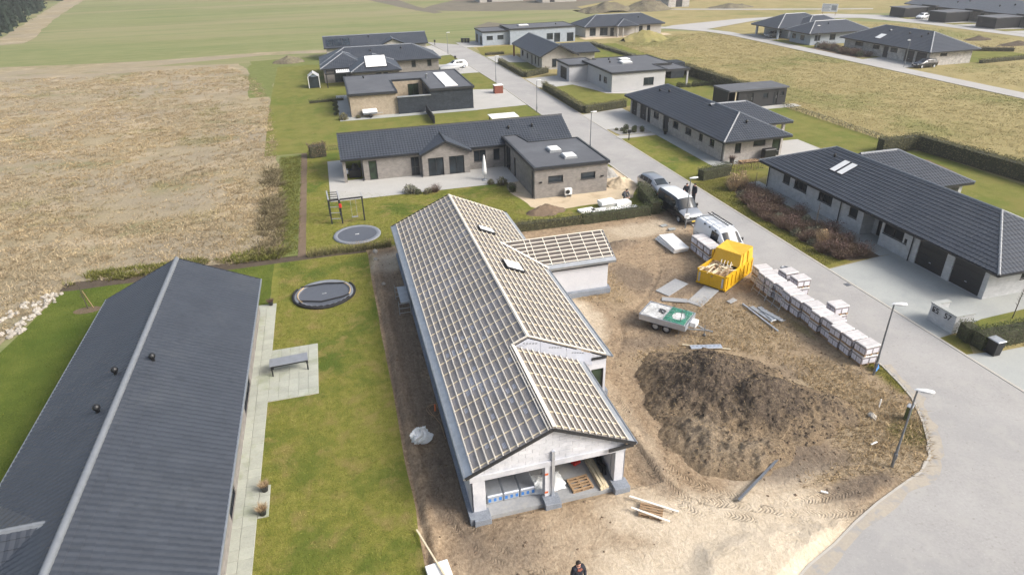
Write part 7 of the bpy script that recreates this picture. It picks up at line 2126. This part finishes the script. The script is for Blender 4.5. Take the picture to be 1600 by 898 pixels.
def hedge(label, p, q, w, h, leaf, dens=260, size=.05, twig='bark', fill=True, wob=.12, group='hedges', cat='hedge', see=False):
    p = Vector(p); q = Vector(q); L = (q - p).length; ang = math.atan2((q - p).y, (q - p).x)
    t = thing('hedge', label, cat, (*p, 0), ang, group)
    n = int(dens * L * (h + w * .5))
    u = RNG.uniform(0, L, n)
    hh = h * (1 + (fbm(u, u * 0, 1.1, 3, int(L * 7)) - .5) * wob * 2)
    ww = w * (1 + (fbm(u, u * 0 + 5, 1.3, 3, int(L * 5)) - .5) * wob * 3)
    # points on the shell, thinning inwards
    k = RNG.uniform(0, 1, n); side = np.where(RNG.uniform(0, 1, n) < .5, -1, 1)
    onTop = k < .36
    depth = RNG.normal(.0, .07, n)
    v = np.where(onTop, RNG.uniform(-1, 1, n) * ww / 2, side * (ww / 2 - depth))
    z = np.where(onTop, hh - depth, RNG.uniform(.03, 1, n) * hh)
    end = RNG.uniform(0, 1, n) < (w / (L + w)) * .5
    u = np.where(end, np.where(RNG.uniform(0, 1, n) < .5, depth, L - depth), u); v = np.where(end, RNG.uniform(-1, 1, n) * ww / 2, v)
    P = np.stack([u, v, z], -1) + RNG.normal(0, .018, (n, 3))
    V, F = leaf_quads(P, size, RNG)
    link('foliage', mesh_np('foliage', V, F, MT[leaf]), t)
    # stems
    ns = max(4, int(L * (9 if see else 4)))
    m = MB()
    for i in range(ns):
        x = (i + .5) / ns * L; y_ = random.uniform(-w * .3, w * .3)
        m.bar((x, y_, 0), (x + random.uniform(-.12, .12), y_ + random.uniform(-.08, .08), h * random.uniform(.75, 1.0)), .014 if see else .02)
    m.build('stems', MT[twig], t)['kind'] = 'stuff'
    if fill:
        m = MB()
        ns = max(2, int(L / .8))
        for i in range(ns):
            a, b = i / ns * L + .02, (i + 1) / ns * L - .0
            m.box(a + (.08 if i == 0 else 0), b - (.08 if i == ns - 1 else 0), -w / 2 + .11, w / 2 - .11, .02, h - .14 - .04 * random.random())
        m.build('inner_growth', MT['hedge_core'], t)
    return t
def thin_hedge(label, p, q, w, h, mat, n_per_m, group='thin twiggy hedges'):
    p = Vector(p); q = Vector(q); L = (q - p).length; ang = math.atan2((q - p).y, (q - p).x)
    t = thing('hedge', label, 'hedge', (*p, 0), ang, group)
    n = int(L * n_per_m)
    u = RNG.uniform(0, L, n); v = RNG.normal(0, w / 4, n); hh = h * RNG.uniform(.35, 1.05, n)
    dx, dy = RNG.normal(0, .09, n), RNG.normal(0, .06, n); b = RNG.uniform(0, PI, n); bx, by = np.cos(b) * .012, np.sin(b) * .012
    V = np.stack([np.stack([u - bx, v - by, 0 * u], -1), np.stack([u + bx, v + by, 0 * u], -1), np.stack([u + dx, v + dy, hh], -1)], 1).reshape(-1, 3)
    link('twigs', mesh_np('twigs', V, np.arange(3 * n).reshape(-1, 3), MT[mat]), t)
    P = np.stack([RNG.uniform(0, L, n), RNG.normal(0, w / 3.5, n), h * RNG.uniform(.1, 1, n)], -1)
    V, F = leaf_quads(P, .028, RNG); link('foliage', mesh_np('foliage', V, F, MT['leaf_straw' if mat == 'leaf_olive' else mat]), t)
    return t
thin_hedge('low see-through olive hedge between near lawn and smooth trampoline', (-3.7, 49.75), (3.0, 49.75), .5, .8, 'leaf_olive', 260)
hedge('olive-green hedge along the far edge of the building plot', (11.6, 49.55), (19.5, 49.4), .8, .85, 'leaf_olive', 300, .05)
hedge('green hedge in front of the white foam slabs', (19.4, 49.35), (26.0, 49.5), .8, .95, 'leaf_dark', 320, .05)
hedge('dense green hedge running from the black van towards the silver car', (26.5, 49.2), (27.4, 54.2), 1.0, 1.25, 'leaf_dark', 340, .05)
hedge('dark evergreen hedge block at the street corner of the second right house', (34.9, 56.4), (38.6, 57.1), 1.1, 1.15, 'leaf_dark', 360, .045)
hedge('brownish thin hedge continuing from the dark evergreen hedge block', (38.6, 57.2), (43.2, 57.9), .8, 1.0, 'leaf_brown', 240, .045, fill=False)
hedge('trimmed green hedge joining the low wall with the house number', (35.25, 25.55), (34.95, 24.5), .9, 1.15, 'leaf_dark', 420, .042)
hedge('trimmed green hedge along the right-edge driveway behind the bin', (34.75, 24.15), (44, 24.0), .95, 1.15, 'leaf_dark', 420, .042)
hedge('tall olive hedge at the back of the right-hand garden', (63.6, 58.2), (66.6, 24), 1.3, 1.7, 'leaf_olive', 150, .07)
hedge('tall olive hedge closing the far end of the right-hand garden', (58.6, 58.6), (63.6, 58.4), 1.2, 1.6, 'leaf_olive', 150, .07)
hedge('low scrubby hedge between second right garden and the meadow', (62.7, 58.5), (62.6, 81.5), .7, .5, 'leaf_grey', 140, .06, fill=False)
hedge('tall dark hedge between the flat grey house and the meadow', (62.2, 90), (62.0, 113), 1.2, 1.7, 'leaf_olive', 130, .075)
hedge('low hedge along the rear garden of the gable-fronted house', (62, 113.5), (60, 150), 1.0, .7, 'leaf_grey', 60, .09)
hedge('brown-green hedge along the street before the flat grey house', (34.3, 106), (34.2, 87.6), .9, 1.1, 'leaf_olive', 190, .06)
hedge('brown-green hedge along the driveway of the pale brick house', (34.3, 87.4), (41.3, 88.9), .9, 1.1, 'leaf_olive', 190, .06)
hedge('low grey-green street hedge before the gable-fronted house', (33.7, 133.5), (34.1, 116.8), .8, .9, 'leaf_olive', 120, .07)
hedge('low grey-green hedge below the gable of the gable-fronted house', (34.2, 116.6), (39.4, 119.6), .8, 1.0, 'leaf_olive', 140, .07)
hedge('low brown hedge in front of the blue-grey house', (33.2, 144.2), (37.5, 144.4), .8, .6, 'leaf_brown', 90, .07)
hedge('thin hedge on the garden boundary right of the far-street house', (116.6, 98.4), (134, 99.4), .9, .7, 'leaf_olive', 50, .1)
hedge('brownish hedge behind the lawn of the far-street house', (117, 117), (134, 106.6), 1.0, .8, 'leaf_brown', 50, .1)
hedge('dark low hedge strip behind the lawn of the slate-walled house', (-3.6, 108.2), (1.8, 108.8), .5, .5, 'leaf_dark', 140, .06)
hedge('brown hedge stub on the lawn edge by the meadow', (-3.5, 78.0), (-1.6, 78.3), 1.4, 1.5, 'leaf_brown', 170, .07)
hedge('thin olive hedge between the two back lawns', (-1.5, 80.1), (3.2, 80.3), .5, .6, 'leaf_olive', 150, .05, fill=False)

# ================================================================== shrubs
def shrub_mesh(kind, r, h, n, seed):
    rng = np.random.default_rng(seed)
    if kind == 'twig':
        V, F = tuft_np(n, r * .45, h, rng, 1.1, .012)
        P = np.stack([rng.normal(0, r * .5, n), rng.normal(0, r * .5, n), h * rng.uniform(.25, .95, n)], -1)
        V2, F2 = leaf_quads(P, .045, rng)
        return V, F, V2, F2
    if kind == 'grass':
        V, F = tuft_np(n, r * .5, h, rng, .55, .014)
        P = np.stack([rng.normal(0, r * .35, n // 2), rng.normal(0, r * .35, n // 2), h * rng.uniform(.7, 1.05, n // 2)], -1)
        V2, F2 = leaf_quads(P, .06, rng)
        return V, F, V2, F2
    V, F = tuft_np(n // 4, r * .4, h * .9, rng, .9, .014)
    d = rng.normal(size=(n, 3)); d /= np.linalg.norm(d, axis=1)[:, None]; d[:, 2] = np.abs(d[:, 2])
    rr = rng.uniform(.45, 1, n) ** .5
    rr = rr * (.75 + .5 * fbm(d[:, 0] * 2 + 5, d[:, 1] * 2 + d[:, 2] * 2, 1, 3, seed))
    P = d * rr[:, None] * np.array((r, r, h)); V2, F2 = leaf_quads(P, .05, rng)
    return V, F, V2, F2
def shrub_proto(name, kind, leaf, twig, r, h, n, seed):
    V, F, V2, F2 = shrub_mesh(kind, r, h, n, seed)
    return mesh_np('branches', V, F, MT[twig]), mesh_np('foliage', V2, F2, MT[leaf])
SH = {'twig_a': shrub_proto('s', 'twig', 'leaf_red', 'leaf_brown', .6, .95, 420, 1), 'twig_b': shrub_proto('s', 'twig', 'leaf_brown', 'leaf_red', .65, .8, 420, 2), 'dense': shrub_proto('s', 'dense', 'leaf_grey', 'bark', .5, .6, 520, 3),
      'grass': shrub_proto('s', 'grass', 'leaf_straw', 'leaf_straw', .5, 1.3, 420, 4), 'green': shrub_proto('s', 'dense', 'leaf_dark', 'bark', .45, .7, 560, 5), 'olive': shrub_proto('s', 'dense', 'leaf_olive', 'bark', .5, .7, 520, 6)}
def shrub(kind, x, y, label, s=1.0, group=None):
    t = thing('shrub', label, 'shrub', (x, y, 0), random.uniform(0, 6.28), group)
    t.scale = (s, s, s * random.uniform(.85, 1.15))
    link('branches', SH[kind][0], t); link('foliage', SH[kind][1], t)
    return t
bed = [(35.0, 37.4), (36.2, 36.2), (38.7, 36.0), (38.8, 51.6), (38.7, 54.0), (36.6, 53.2), (35.7, 50), (34.9, 45), (35.2, 41.9)]
cnt = 0
pts_used = []
while cnt < 62:
    x, y = random.uniform(34.9, 38.3), random.uniform(36.3, 54)
    if not inpoly(np.array([x]), np.array([y]), bed)[0] or any((x - a) ** 2 + (y - b) ** 2 < .45 for a, b in pts_used): continue
    pts_used.append((x, y)); cnt += 1
    k = ('twig_a', 'twig_b', 'twig_b', 'twig_a', 'dense')[cnt % 5]
    lab = {'twig_a': 'reddish leafless shrub in the long bed before the white brick house', 'twig_b': 'brown leafless shrub in the long bed before the white brick house', 'dense': 'grey-green low shrub in the long bed before the white brick house'}[k]
    shrub(k, x, y, lab, random.uniform(.75, 1.25), {'twig_a': 'reddish shrubs in the long bed', 'twig_b': 'brown shrubs in the long bed', 'dense': 'grey-green shrubs in the long bed'}[k])
shrub('grass', 36.3, 52.6, 'tall straw-coloured pampas grass at the upper end of the shrub bed, left', 1.15)
shrub('grass', 37.4, 52.9, 'tall straw-coloured pampas grass at the upper end of the shrub bed, right', 1.15)
shrub('grass', 36.0, 39.3, 'single straw-coloured grass clump low in the long shrub bed', .9)
for i, (x, y) in enumerate([(34.8, 77.2), (35.4, 76.6), (36.2, 77.3), (36.9, 76.4), (37.5, 77.4), (38.1, 76.6), (36.5, 75.6), (35.2, 75.4), (37.6, 75.5)]):
    shrub('green', x, y, 'small round evergreen in the gravel bed by the driveway', random.uniform(.55, .9), 'evergreens in the gravel bed')
for x, y, k, lab, s in ((6.2, 62.0, 'dense', 'tall pale shrub at the left corner of the back terrace', 1.5), (6.9, 61.5, 'green', 'dark low shrub at the left corner of the back terrace', .8), (7.8, 61.4, 'olive', 'olive shrub at the terrace edge, right of the tall pale shrub', .9), (8.6, 61.6, 'twig_a', 'reddish shrub at the terrace edge', .8),
                        (14.4, 62.0, 'olive', 'olive shrub at the foot of the closed parasol', .8), (15.4, 61.4, 'olive', 'larger olive shrub right of the closed parasol', 1.2), (16.1, 60.2, 'dense', 'pale shrub between terrace and sandy yard', 1.1), (15.9, 59.2, 'green', 'dark shrub at the corner of the sandy yard', .9),
                        (1.2, 95.4, 'olive', 'round olive shrub in a pot at the corner of the tan house', 1.4), (3.2, 95.6, 'olive', 'small shrub beside the white-lidded trailer', .8), (44.6, 90.6, 'dense', 'small dark clump in the middle of the street-side lawn', 1.4)):
    shrub(k, x, y, lab, s)
for i in range(9):
    shrub('green', 55.2 + i * .85 + random.uniform(-.2, .2), 98.6 + random.uniform(-.5, .7), 'dark evergreen in the border beside the flat grey house canopy', random.uniform(.9, 1.4), 'evergreens by the canopy')
for i in range(26):
    k = ('twig_b', 'green', 'dense', 'twig_a')[i % 4]
    shrub(k, random.uniform(101.6, 104.4), 112.4 + i * .55, {'twig_b': 'brown shrub in the far-street bed', 'green': 'evergreen shrub in the far-street bed', 'dense': 'pale shrub in the far-street bed', 'twig_a': 'reddish shrub in the far-street bed'}[k], random.uniform(1.1, 1.7), 'far-street bed ' + k.replace('_', ' '))
for i in range(7):
    shrub('green', .2 + (i % 2) * .3, 99 + i * 1.5, 'small dark plant in the row on the lawn by the tan house', .7, 'row of lawn plants')
# saplings
def sapling(x, y, h, label, lean=(0, 0), stake=False):
    t = thing('sapling', label, 'tree', (x, y, 0))
    m = MB(); m.tube([(0, 0, 0), (lean[0] * .5, lean[1] * .5, h * .5), (lean[0], lean[1], h)], [.035, .028, .012], 7); m.build('trunk', MT['bark'], t)
    m = MB()
    for i in range(26):
        z = random.uniform(.4, .98) * h; a = random.uniform(0, 6.28); L = random.uniform(.15, .5) * (1.2 - z / h)
        x0, y0 = lean[0] * z / h, lean[1] * z / h
        m.tube([(x0, y0, z), (x0 + math.cos(a) * L, y0 + math.sin(a) * L, z + L * 1.1)], [.009, .004], 4)
    m.build('crown', MT['bark'], t)
    if stake:
        m = MB(); m.tube([(.3, .1, 0), (.02, .02, 1.4)], .03, 6); m.build('stake', MT['timber_old'], t)
    return t
sapling(39.9, 26.1, 2.1, 'bare sapling on the lawn behind the numbered wall', (.12, .05))
sapling(37.1, 41.6, 2.6, 'bare young tree in the long bed by the white brick house')
sapling(-18.4, 45.7, 1.9, 'thin sapling tied to a leaning stake on the left lawn', (-.1, 0), True)
sapling(37.6, 51.0, 2.2, 'bare bush-like young tree near the pampas grass')
# ring of soil at sapling
patch('soil_ring', [(-18.4 + .9 * math.cos(a), 45.5 + .5 * math.sin(a)) for a in np.linspace(0, 6.28, 14)[:-1]], .004, 'soil', .05, .4)

# ================================================================== stones
def stone_meshes(k=5):
    out = []
    for i in range(k):
        me = blobmesh('stone', (.5, .4, .34), 'stone', 100 + i, .45, 7, .2); out.append(me)
    return out
SM = stone_meshes()
row = thing('stone_row', 'loose row of pale field stones along the left lawn edge', 'stones')
for i in range(86):
    t_ = random.random()
    x = -21.1 - 1.05 * t_ + random.gauss(0, .28) - .25; y = 49.0 - 6.2 * t_ + random.gauss(0, .12)
    o = link('stone', random.choice(SM), row); s = random.uniform(.16, .42); o.location = (x, y, .08 * s + .02); o.scale = (s, s, s); o.rotation_euler = (0, 0, random.uniform(0, 6.28))
row2 = thing('stone_row', 'smaller scatter of stones in the dry grass left of the stone row', 'stones')
for i in range(26):
    t_ = random.random()
    o = link('stone', random.choice(SM), row2); s = random.uniform(.18, .4); o.location = (-22.6 - 1.2 * t_ + random.gauss(0, .2), 48.2 - 3 * t_ + random.gauss(0, .2), .03); o.scale = (s, s, s)
for x, y, s, lab in ((-22.95, 41.2, .8, 'grey boulder at the left frame edge by the lawn'), (-15.2, 49.0, .5, 'dark stone on the soil strip behind the left lawn'), (22.4, 22.0, .75, 'pale boulder on the right flank of the soil mound'), (24.4, 20.6, .45, 'pale stone lying in the dry grass near the peg'),
                     (1.6, 48.9, .55, 'pale stone at the far left corner of the plot'), (1.5, 47.4, .45, 'second pale stone at the far left corner of the plot'), (1.7, 43.0, .4, 'pale stone in the ditch beside the lawn')):
    o = tag(link('boulder', random.choice(SM)), lab, 'stone'); o.location = (x, y, .08); o.scale = (s, s, s); o.rotation_euler = (0, 0, random.uniform(0, 6))
def heap(name, label, cat, x, y, rx, ry, h, mat, seed):
    xs = np.linspace(-1, 1, 40); X, Y = np.meshgrid(xs, xs)
    d = np.hypot(X + (fbm(X, Y, .6, 3, seed) - .5) * .6, Y + (fbm(X, Y, .6, 3, seed + 9) - .5) * .6)
    Z = h * np.clip(1 - d, 0, 1) ** .8 * (.6 + .8 * fbm(X, Y, .3, 4, seed + 3)) - .03
    vid = np.arange(X.size).reshape(X.shape)
    me = mesh_np(name, np.stack([x + X * rx, y + Y * ry, Z], -1).reshape(-1, 3), np.stack([vid[:-1, :-1], vid[:-1, 1:], vid[1:, 1:], vid[1:, :-1]], -1).reshape(-1, 4), MT[mat], True)
    return tag(link(name, me), label, cat)
heap('dirt_pile', 'low dark dirt pile on the sandy yard left of the foam slabs', 'dirt pile', 17.4, 53.0, 2.0, 1.1, .7, 'soil', 201)
heap('sand_pile', 'small pale sand pile at the street behind the flat annex', 'sand pile', 26.9, 57.6, 1.6, 1.5, .9, 'sand_yard', 205)
heap('gravel_pile', 'grey gravel pile behind the corner of the flat annex', 'gravel pile', 26.4, 61.6, 1.5, 1.8, .8, 'gravel', 208)
heap('brush_pile', 'brown brushwood heap at the meadow edge', 'brush pile', -7.6, 151.5, 3.4, 2.2, 1.5, 'heap_soil', 211)
heap('earth_heap', 'big brown earth heap on the skyline, left one', 'earth heap', 94, 222, 10, 7, 3.0, 'heap_soil', 214)
heap('earth_heap', 'big brown earth heap on the skyline, right one', 'earth heap', 107, 219, 10, 7, 3.2, 'heap_soil', 218)
heap('earth_heap', 'grass-grown heap behind the beige hip-roofed house drive', 'earth heap', 75, 152, 6, 4, 2.2, 'rough_grass', 221)
heap('earth_heap', 'small dark heap on the far right meadow, left one', 'earth heap', 142, 122, 3.6, 1.6, .8, 'dark_soil', 224)
heap('earth_heap', 'small dark heap on the far right meadow, right one', 'earth heap', 143, 113, 5.6, 1.5, .8, 'dark_soil', 227)
heap('earth_heap', 'low brown heap far off near the white hall', 'earth heap', 135, 212, 8, 4, 1.4, 'heap_soil', 230)

# ================================================================== grass and tussocks (uncountable)
def keep_out(x, y):
    return inpoly(x, y, [(-15.3, 0), (-6.3, 0), (-6.3, 42.6), (-15.3, 42.6)])
def blades(name, label, poly, n, h, w, mat, lean=.5, zoff=0, clump=None, mask=None, seed=1, near=None):
    rng = np.random.default_rng(seed)
    xs = [p[0] for p in poly]; ys = [p[1] for p in poly]
    X = rng.uniform(min(xs), max(xs), n * 3); Y = rng.uniform(min(ys), max(ys), n * 3)
    k = inpoly(X, Y, poly)
    if mask is not None: k &= mask(X, Y, rng)
    X, Y = X[k][:n], Y[k][:n]
    n = len(X)
    if clump:                                           # (blades per clump, radius)
        m_, r = clump
        X = np.repeat(X, m_) ; Y = np.repeat(Y, m_); S_ = np.repeat(rng.uniform(.55, 1.35, n), m_)
        a = rng.uniform(0, 2 * PI, len(X)); rr = r * np.sqrt(rng.uniform(0, 1, len(X))) * S_
        ox, oy = rr * np.cos(a), rr * np.sin(a); X = X + ox; Y = Y + oy
        dirx, diry = ox / r + rng.normal(0, .35, len(X)) + .35, oy / r + rng.normal(0, .35, len(X)) - .25
    else:
        S_ = np.ones(n); a = rng.uniform(0, 2 * PI, n); dirx, diry = np.cos(a), np.sin(a)
    N = len(X)
    hh = h * rng.uniform(.5, 1.2, N) * S_
    b = rng.uniform(0, PI, N); ww = w * rng.uniform(.6, 1.3, N); bx, by = np.cos(b) * ww, np.sin(b) * ww
    V = np.stack([np.stack([X - bx, Y - by, np.full(N, zoff)], -1), np.stack([X + bx, Y + by, np.full(N, zoff)], -1), np.stack([X + dirx * lean * hh, Y + diry * lean * hh, zoff + hh], -1)], 1).reshape(-1, 3)
    o = link(name, mesh_np(name, V, np.arange(3 * N).reshape(-1, 3), MT[mat]))
    return tag(o, label, 'grass', None, 'stuff')
blades('lawn_grass', 'short patchy grass of the near lawn', [(-5.7, 16), (.85, 16), (.85, 49.1), (-5.7, 49.1)], 70000, .05, .02, 'lawn_blade', .8, -.01,
       mask=lambda x, y, r: ~(((x < -3.0) & (y > 31) & (y < 36.4)) | ((x < -5.25) & (y > 22.5) & (y < 24.6)) | ((x + 2.51) ** 2 + (y - 42.85) ** 2 < 4.6)), seed=2)
blades('lawn_grass', 'short green grass of the lawn left of the long dark roof', [(-26, 20), (-15.6, 20), (-15.6, 42), (-6.4, 42.6), (-6.4, 49.1), (-20.7, 49.1), (-22.1, 41)], 36000, .05, .022, 'deep_blade', .8, -.01, seed=3)
blades('lawn_grass', 'short grass of the back garden behind the plot', [(-3.8, 50.2), (15.4, 50.2), (15.4, 61), (5.5, 61.6), (-1.6, 65.5), (-3.8, 79)], 48000, .05, .026, 'lawn_blade', .8, -.005, mask=lambda x, y, r: (x - .42) ** 2 + (y - 53) ** 2 > 4.1, seed=4)
meadow = [(-75, 36), (-25.5, 32), (-22.7, 42.5), (-21.2, 49.8), (-13, 50.5), (-5.6, 50.6), (-5.9, 60), (-7.4, 82), (-8.8, 100), (-11, 122), (-14, 136), (-20, 152), (-75, 150)]
blades('dry_tussocks', 'matted dry tussock grass covering the left meadow', meadow, 22000, .2, .034, 'straw_blade', 1.3, -.02, (15, .36),
       mask=lambda x, y, r: (r.uniform(0, 1, len(x)) < np.clip(62 / (y + 8), .12, 1) * np.clip(.15 + 2.6 * (fbm(x, y, 5, 4, 31) - .32), .12, 1)), seed=5)
rm = [(34.4, 105), (62.8, 88), (62.9, 58.6), (67.2, 40), (97, 40), (97, 158), (88, 160), (66, 156), (66, 113)]
blades('meadow_grass', 'rough yellow-green grass of the meadow between the two streets', [(63.5, 58.8), (67.6, 36), (97, 36), (97, 158), (86, 158), (66.5, 152), (63, 113), (62.9, 82)], 16000, .1, .045, 'field_blade', 1.4, -.02, (9, .5), seed=6)
blades('meadow_grass', 'rough grass of the meadow beyond the far street', [(101, 40), (150, 40), (150, 150), (134, 165), (119, 150), (117, 98), (105, 97)], 5200, .1, .06, 'field_blade', 1.4, -.02, (8, .5), mask=lambda x, y, r: (x > 134) | (y < 97) | (y > 122), seed=7)
blades('weed_growth', 'dark weedy growth between the meadow and the back garden', [(-7.7, 51), (-5.7, 50.8), (-6.0, 64), (-7.0, 77), (-8.4, 75), (-7.9, 62)], 300, .34, .04, 'weed_leaf', 1.2, -.02, (26, .42), mask=lambda x, y, r: fbm(x, y, 1.6, 4, 43) > r.uniform(.3, .65, len(x)), seed=8)
blades('weed_growth', 'green weeds along the meadow margin', [(-6.2, 50.6), (-4.5, 50.6), (-4.5, 79), (-6.8, 79)], 3600, .14, .03, 'green_blade', .9, -.01, (4, .2), seed=9)
blades('weed_growth', 'grass and weeds along the soil strip behind the left lawn', [(-21, 50), (-5.6, 50.2), (-5.6, 52), (-21, 52)], 420, .3, .04, 'green_blade', 1.0, -.02, (14, .3), mask=lambda x, y, r: fbm(x, y, 1.6, 3, 45) > .52, seed=10)
def strawmask(x, y, r):
    i = np.clip(((y - 7.5) / .085).astype(int), 0, straw.shape[0] - 1); j = np.clip(((x - .5) / .085).astype(int), 0, straw.shape[1] - 1)
    return (straw[i, j] > r.uniform(.25, 1.0, len(x))) & ~inb[i, j] & (((x - 18.2) / 4.8) ** 2 + ((y - 23.8) / 5.2) ** 2 > 1)
blades('dead_grass', 'flattened dead grass on the building plot', [(14, 15.5), (27.8, 15.5), (27.8, 40), (14, 40)], 9000, .16, .022, 'site_straw', 1.5, .0, (3, .12), mask=strawmask, seed=11)
def greenmask(x, y, r):
    i = np.clip(((y - 7.5) / .085).astype(int), 0, straw.shape[0] - 1); j = np.clip(((x - .5) / .085).astype(int), 0, straw.shape[1] - 1)
    return (green[i, j] > r.uniform(.2, .9, len(x))) & ~inb[i, j]
blades('verge_tufts', 'green grass tip between the plot and the street bend', [(23, 16.5), (28.3, 16.5), (28.3, 28), (23, 28)], 5000, .1, .015, 'green_blade', .7, .0, None, mask=greenmask, seed=12)
blades('verge_tufts', 'grass along the right kerb before the shrub bed', [(33.75, 36), (36, 36.5), (34.9, 38), (35, 42), (34.8, 45), (35.6, 50), (36.5, 53.3), (40, 55), (39, 56.2), (33.75, 55.8)], 12000, .07, .02, 'green_blade', .7, .0, None, seed=13)
rng = np.random.default_rng(21)
n = 7000
ii = rng.integers(0, MH.shape[0], n); jj = rng.integers(0, MH.shape[1], n); k = MH[ii, jj] > .12; ii, jj = ii[k], jj[k]
bx_, by_, bz_ = MX[ii, jj], MY[ii, jj], MH[ii, jj]; N = len(bx_)
a = rng.uniform(0, 6.28, N); b = rng.uniform(0, 3.14, N); L_r = rng.uniform(.08, .3, N)
V = np.stack([np.stack([bx_ - np.cos(b) * .012, by_ - np.sin(b) * .012, bz_], -1), np.stack([bx_ + np.cos(b) * .012, by_ + np.sin(b) * .012, bz_], -1), np.stack([bx_ + np.cos(a) * L_r, by_ + np.sin(a) * L_r, bz_ + rng.uniform(-.02, .1, N)], -1)], 1).reshape(-1, 3)
tag(link('mound_roots', mesh_np('mound_roots', V, np.arange(3 * N).reshape(-1, 3), MT['site_straw'])), 'dead roots and straw sticking out of the soil mound', 'roots', None, 'stuff')
# clods on the plot
rng = np.random.default_rng(33)
n = 2600
cx, cy = rng.uniform(1, 27.5, n), rng.uniform(14.5, 49, n)
i_ = ((cy - 7.5) / .085).astype(int); j_ = ((cx - .5) / .085).astype(int)
ok = ~inb[i_, j_] & ~slab_in[i_, j_] & (dark[i_, j_] + .3 - .3 * sand[i_, j_] > rng.uniform(0, 1, n)) & ~((cx > 12) & (cx < 16.9) & (cy > 37) & (cy < 42))
cx, cy, cz = cx[ok], cy[ok], H[i_, j_][ok]
N = len(cx); s = rng.uniform(.02, .09, N) ** 1.0
octa = np.array([(1, 0, 0), (0, 1, 0), (-1, 0, 0), (0, -1, 0), (0, 0, .8), (0, 0, -.5)], float)
ang = rng.uniform(0, 6.28, N); jitv = rng.uniform(.6, 1.3, (N, 6, 1))
V = octa[None] * jitv * s[:, None, None]
V = np.stack([V[..., 0] * np.cos(ang)[:, None] - V[..., 1] * np.sin(ang)[:, None] + cx[:, None], V[..., 0] * np.sin(ang)[:, None] + V[..., 1] * np.cos(ang)[:, None] + cy[:, None], V[..., 2] + cz[:, None]], -1)
fo = np.array([(0, 1, 4), (1, 2, 4), (2, 3, 4), (3, 0, 4), (1, 0, 5), (2, 1, 5), (3, 2, 5), (0, 3, 5)])
F = (fo[None] + (np.arange(N) * 6)[:, None, None]).reshape(-1, 3)
tag(link('soil_clods', mesh_np('soil_clods', V.reshape(-1, 3), F, MT['soil'])), 'clods of earth scattered over the building plot', 'clods', None, 'stuff')

def clods(name, label, cx, cy, cz, s, mat, seed):
    rng = np.random.default_rng(seed); N = len(cx)
    ang = rng.uniform(0, 6.28, N); V = octa[None] * rng.uniform(.55, 1.35, (N, 6, 1)) * s[:, None, None]
    V = np.stack([V[..., 0] * np.cos(ang)[:, None] - V[..., 1] * np.sin(ang)[:, None] + cx[:, None], V[..., 0] * np.sin(ang)[:, None] + V[..., 1] * np.cos(ang)[:, None] + cy[:, None], V[..., 2] + cz[:, None]], -1)
    F = (fo[None] + (np.arange(N) * 6)[:, None, None]).reshape(-1, 3)
    return tag(link(name, mesh_np(name, V.reshape(-1, 3), F, MT[mat])), label, 'clods', None, 'stuff')
rng = np.random.default_rng(91)
ii = rng.integers(2, MH.shape[0] - 2, 9000); jj = rng.integers(2, MH.shape[1] - 2, 9000)
pk = (MH[ii, jj] > -.02) & ((MH0[ii, jj] > sub[ii, jj]) | (rng.uniform(0, 1, 9000) < .35)) & (fbm(MX[ii, jj], MY[ii, jj], 1.2, 4, 99) > rng.uniform(.25, .75, 9000)); ii, jj = ii[pk], jj[pk]
sz = .02 + .1 * rng.uniform(0, 1, len(ii)) ** 3
dk = (MH0[ii, jj] > sub[ii, jj])
for m_, nm_, lb_ in ((dk, 'mound_clod', 'dark clods lying on the soil mound'), (~dk, 'soil', 'brown clods lying round the foot of the soil mound')):
    clods('soil_clods', lb_, MX[ii, jj][m_], MY[ii, jj][m_], np.maximum(MH[ii, jj][m_], 0), sz[m_], nm_, 92)

# ================================================================== wood in the far left corner
rng = np.random.default_rng(55)
VV, FF, nb_ = [], [], 0
wood = [(-330, 210), (-110, 203), (-87, 218), (-96, 262), (-110, 330), (-126, 420), (-330, 470)]
tx = rng.uniform(-330, -84, 5200); ty = rng.uniform(203, 470, 5200)
k = inpoly(tx, ty, wood); tx, ty = tx[k][:900], ty[k][:900]
for x, y in zip(tx, ty):
    h = rng.uniform(7, 12); r = h * .26; n = 150
    z = rng.uniform(.04, 1, n); rr = r * (1 - z) ** .8 * rng.uniform(.55, 1.1, n) + .1; a = rng.uniform(0, 6.28, n)
    P = np.stack([x + rr * np.cos(a), y + rr * np.sin(a), z * h], -1)
    V, F = leaf_quads(P, .5, rng); VV.append(V); FF.append(F + nb_); nb_ += len(V)
    c = np.array([(x + r * .5 * math.cos(t), y + r * .5 * math.sin(t), .0) for t in np.linspace(0, 6.28, 7)[:-1]] + [(x, y, h * .9)] * 2)
    VV.append(c); FF.append(np.array([(i, (i + 1) % 6, 6, 7) for i in range(6)]) + nb_); nb_ += 8
tag(link('conifer_wood', mesh_np('conifer_wood', np.concatenate(VV), np.concatenate(FF), MT['needle'])), 'dark conifer wood in the far left corner beyond the fields', 'wood', None, 'stuff')
# ================================================================== air
hz = MB(); hz.box(-920, 1020, -220, 1820, -1.2, 24.0)
hm = bpy.data.materials.new('haze_air'); hm.use_nodes = True
hn = hm.node_tree.nodes; hn.clear()
pv = hn.new('ShaderNodeVolumePrincipled'); mo = hn.new('ShaderNodeOutputMaterial')
pv.inputs['Color'].default_value = (.93, .95, .98, 1)
pv.inputs['Density'].default_value = .0004
pv.inputs['Anisotropy'].default_value = .2
hm.node_tree.links.new(pv.outputs[0], mo.inputs['Volume'])
ho = hz.build('haze', hm)
tag(ho, 'thin pale haze over the fields', 'haze', None, 'stuff')
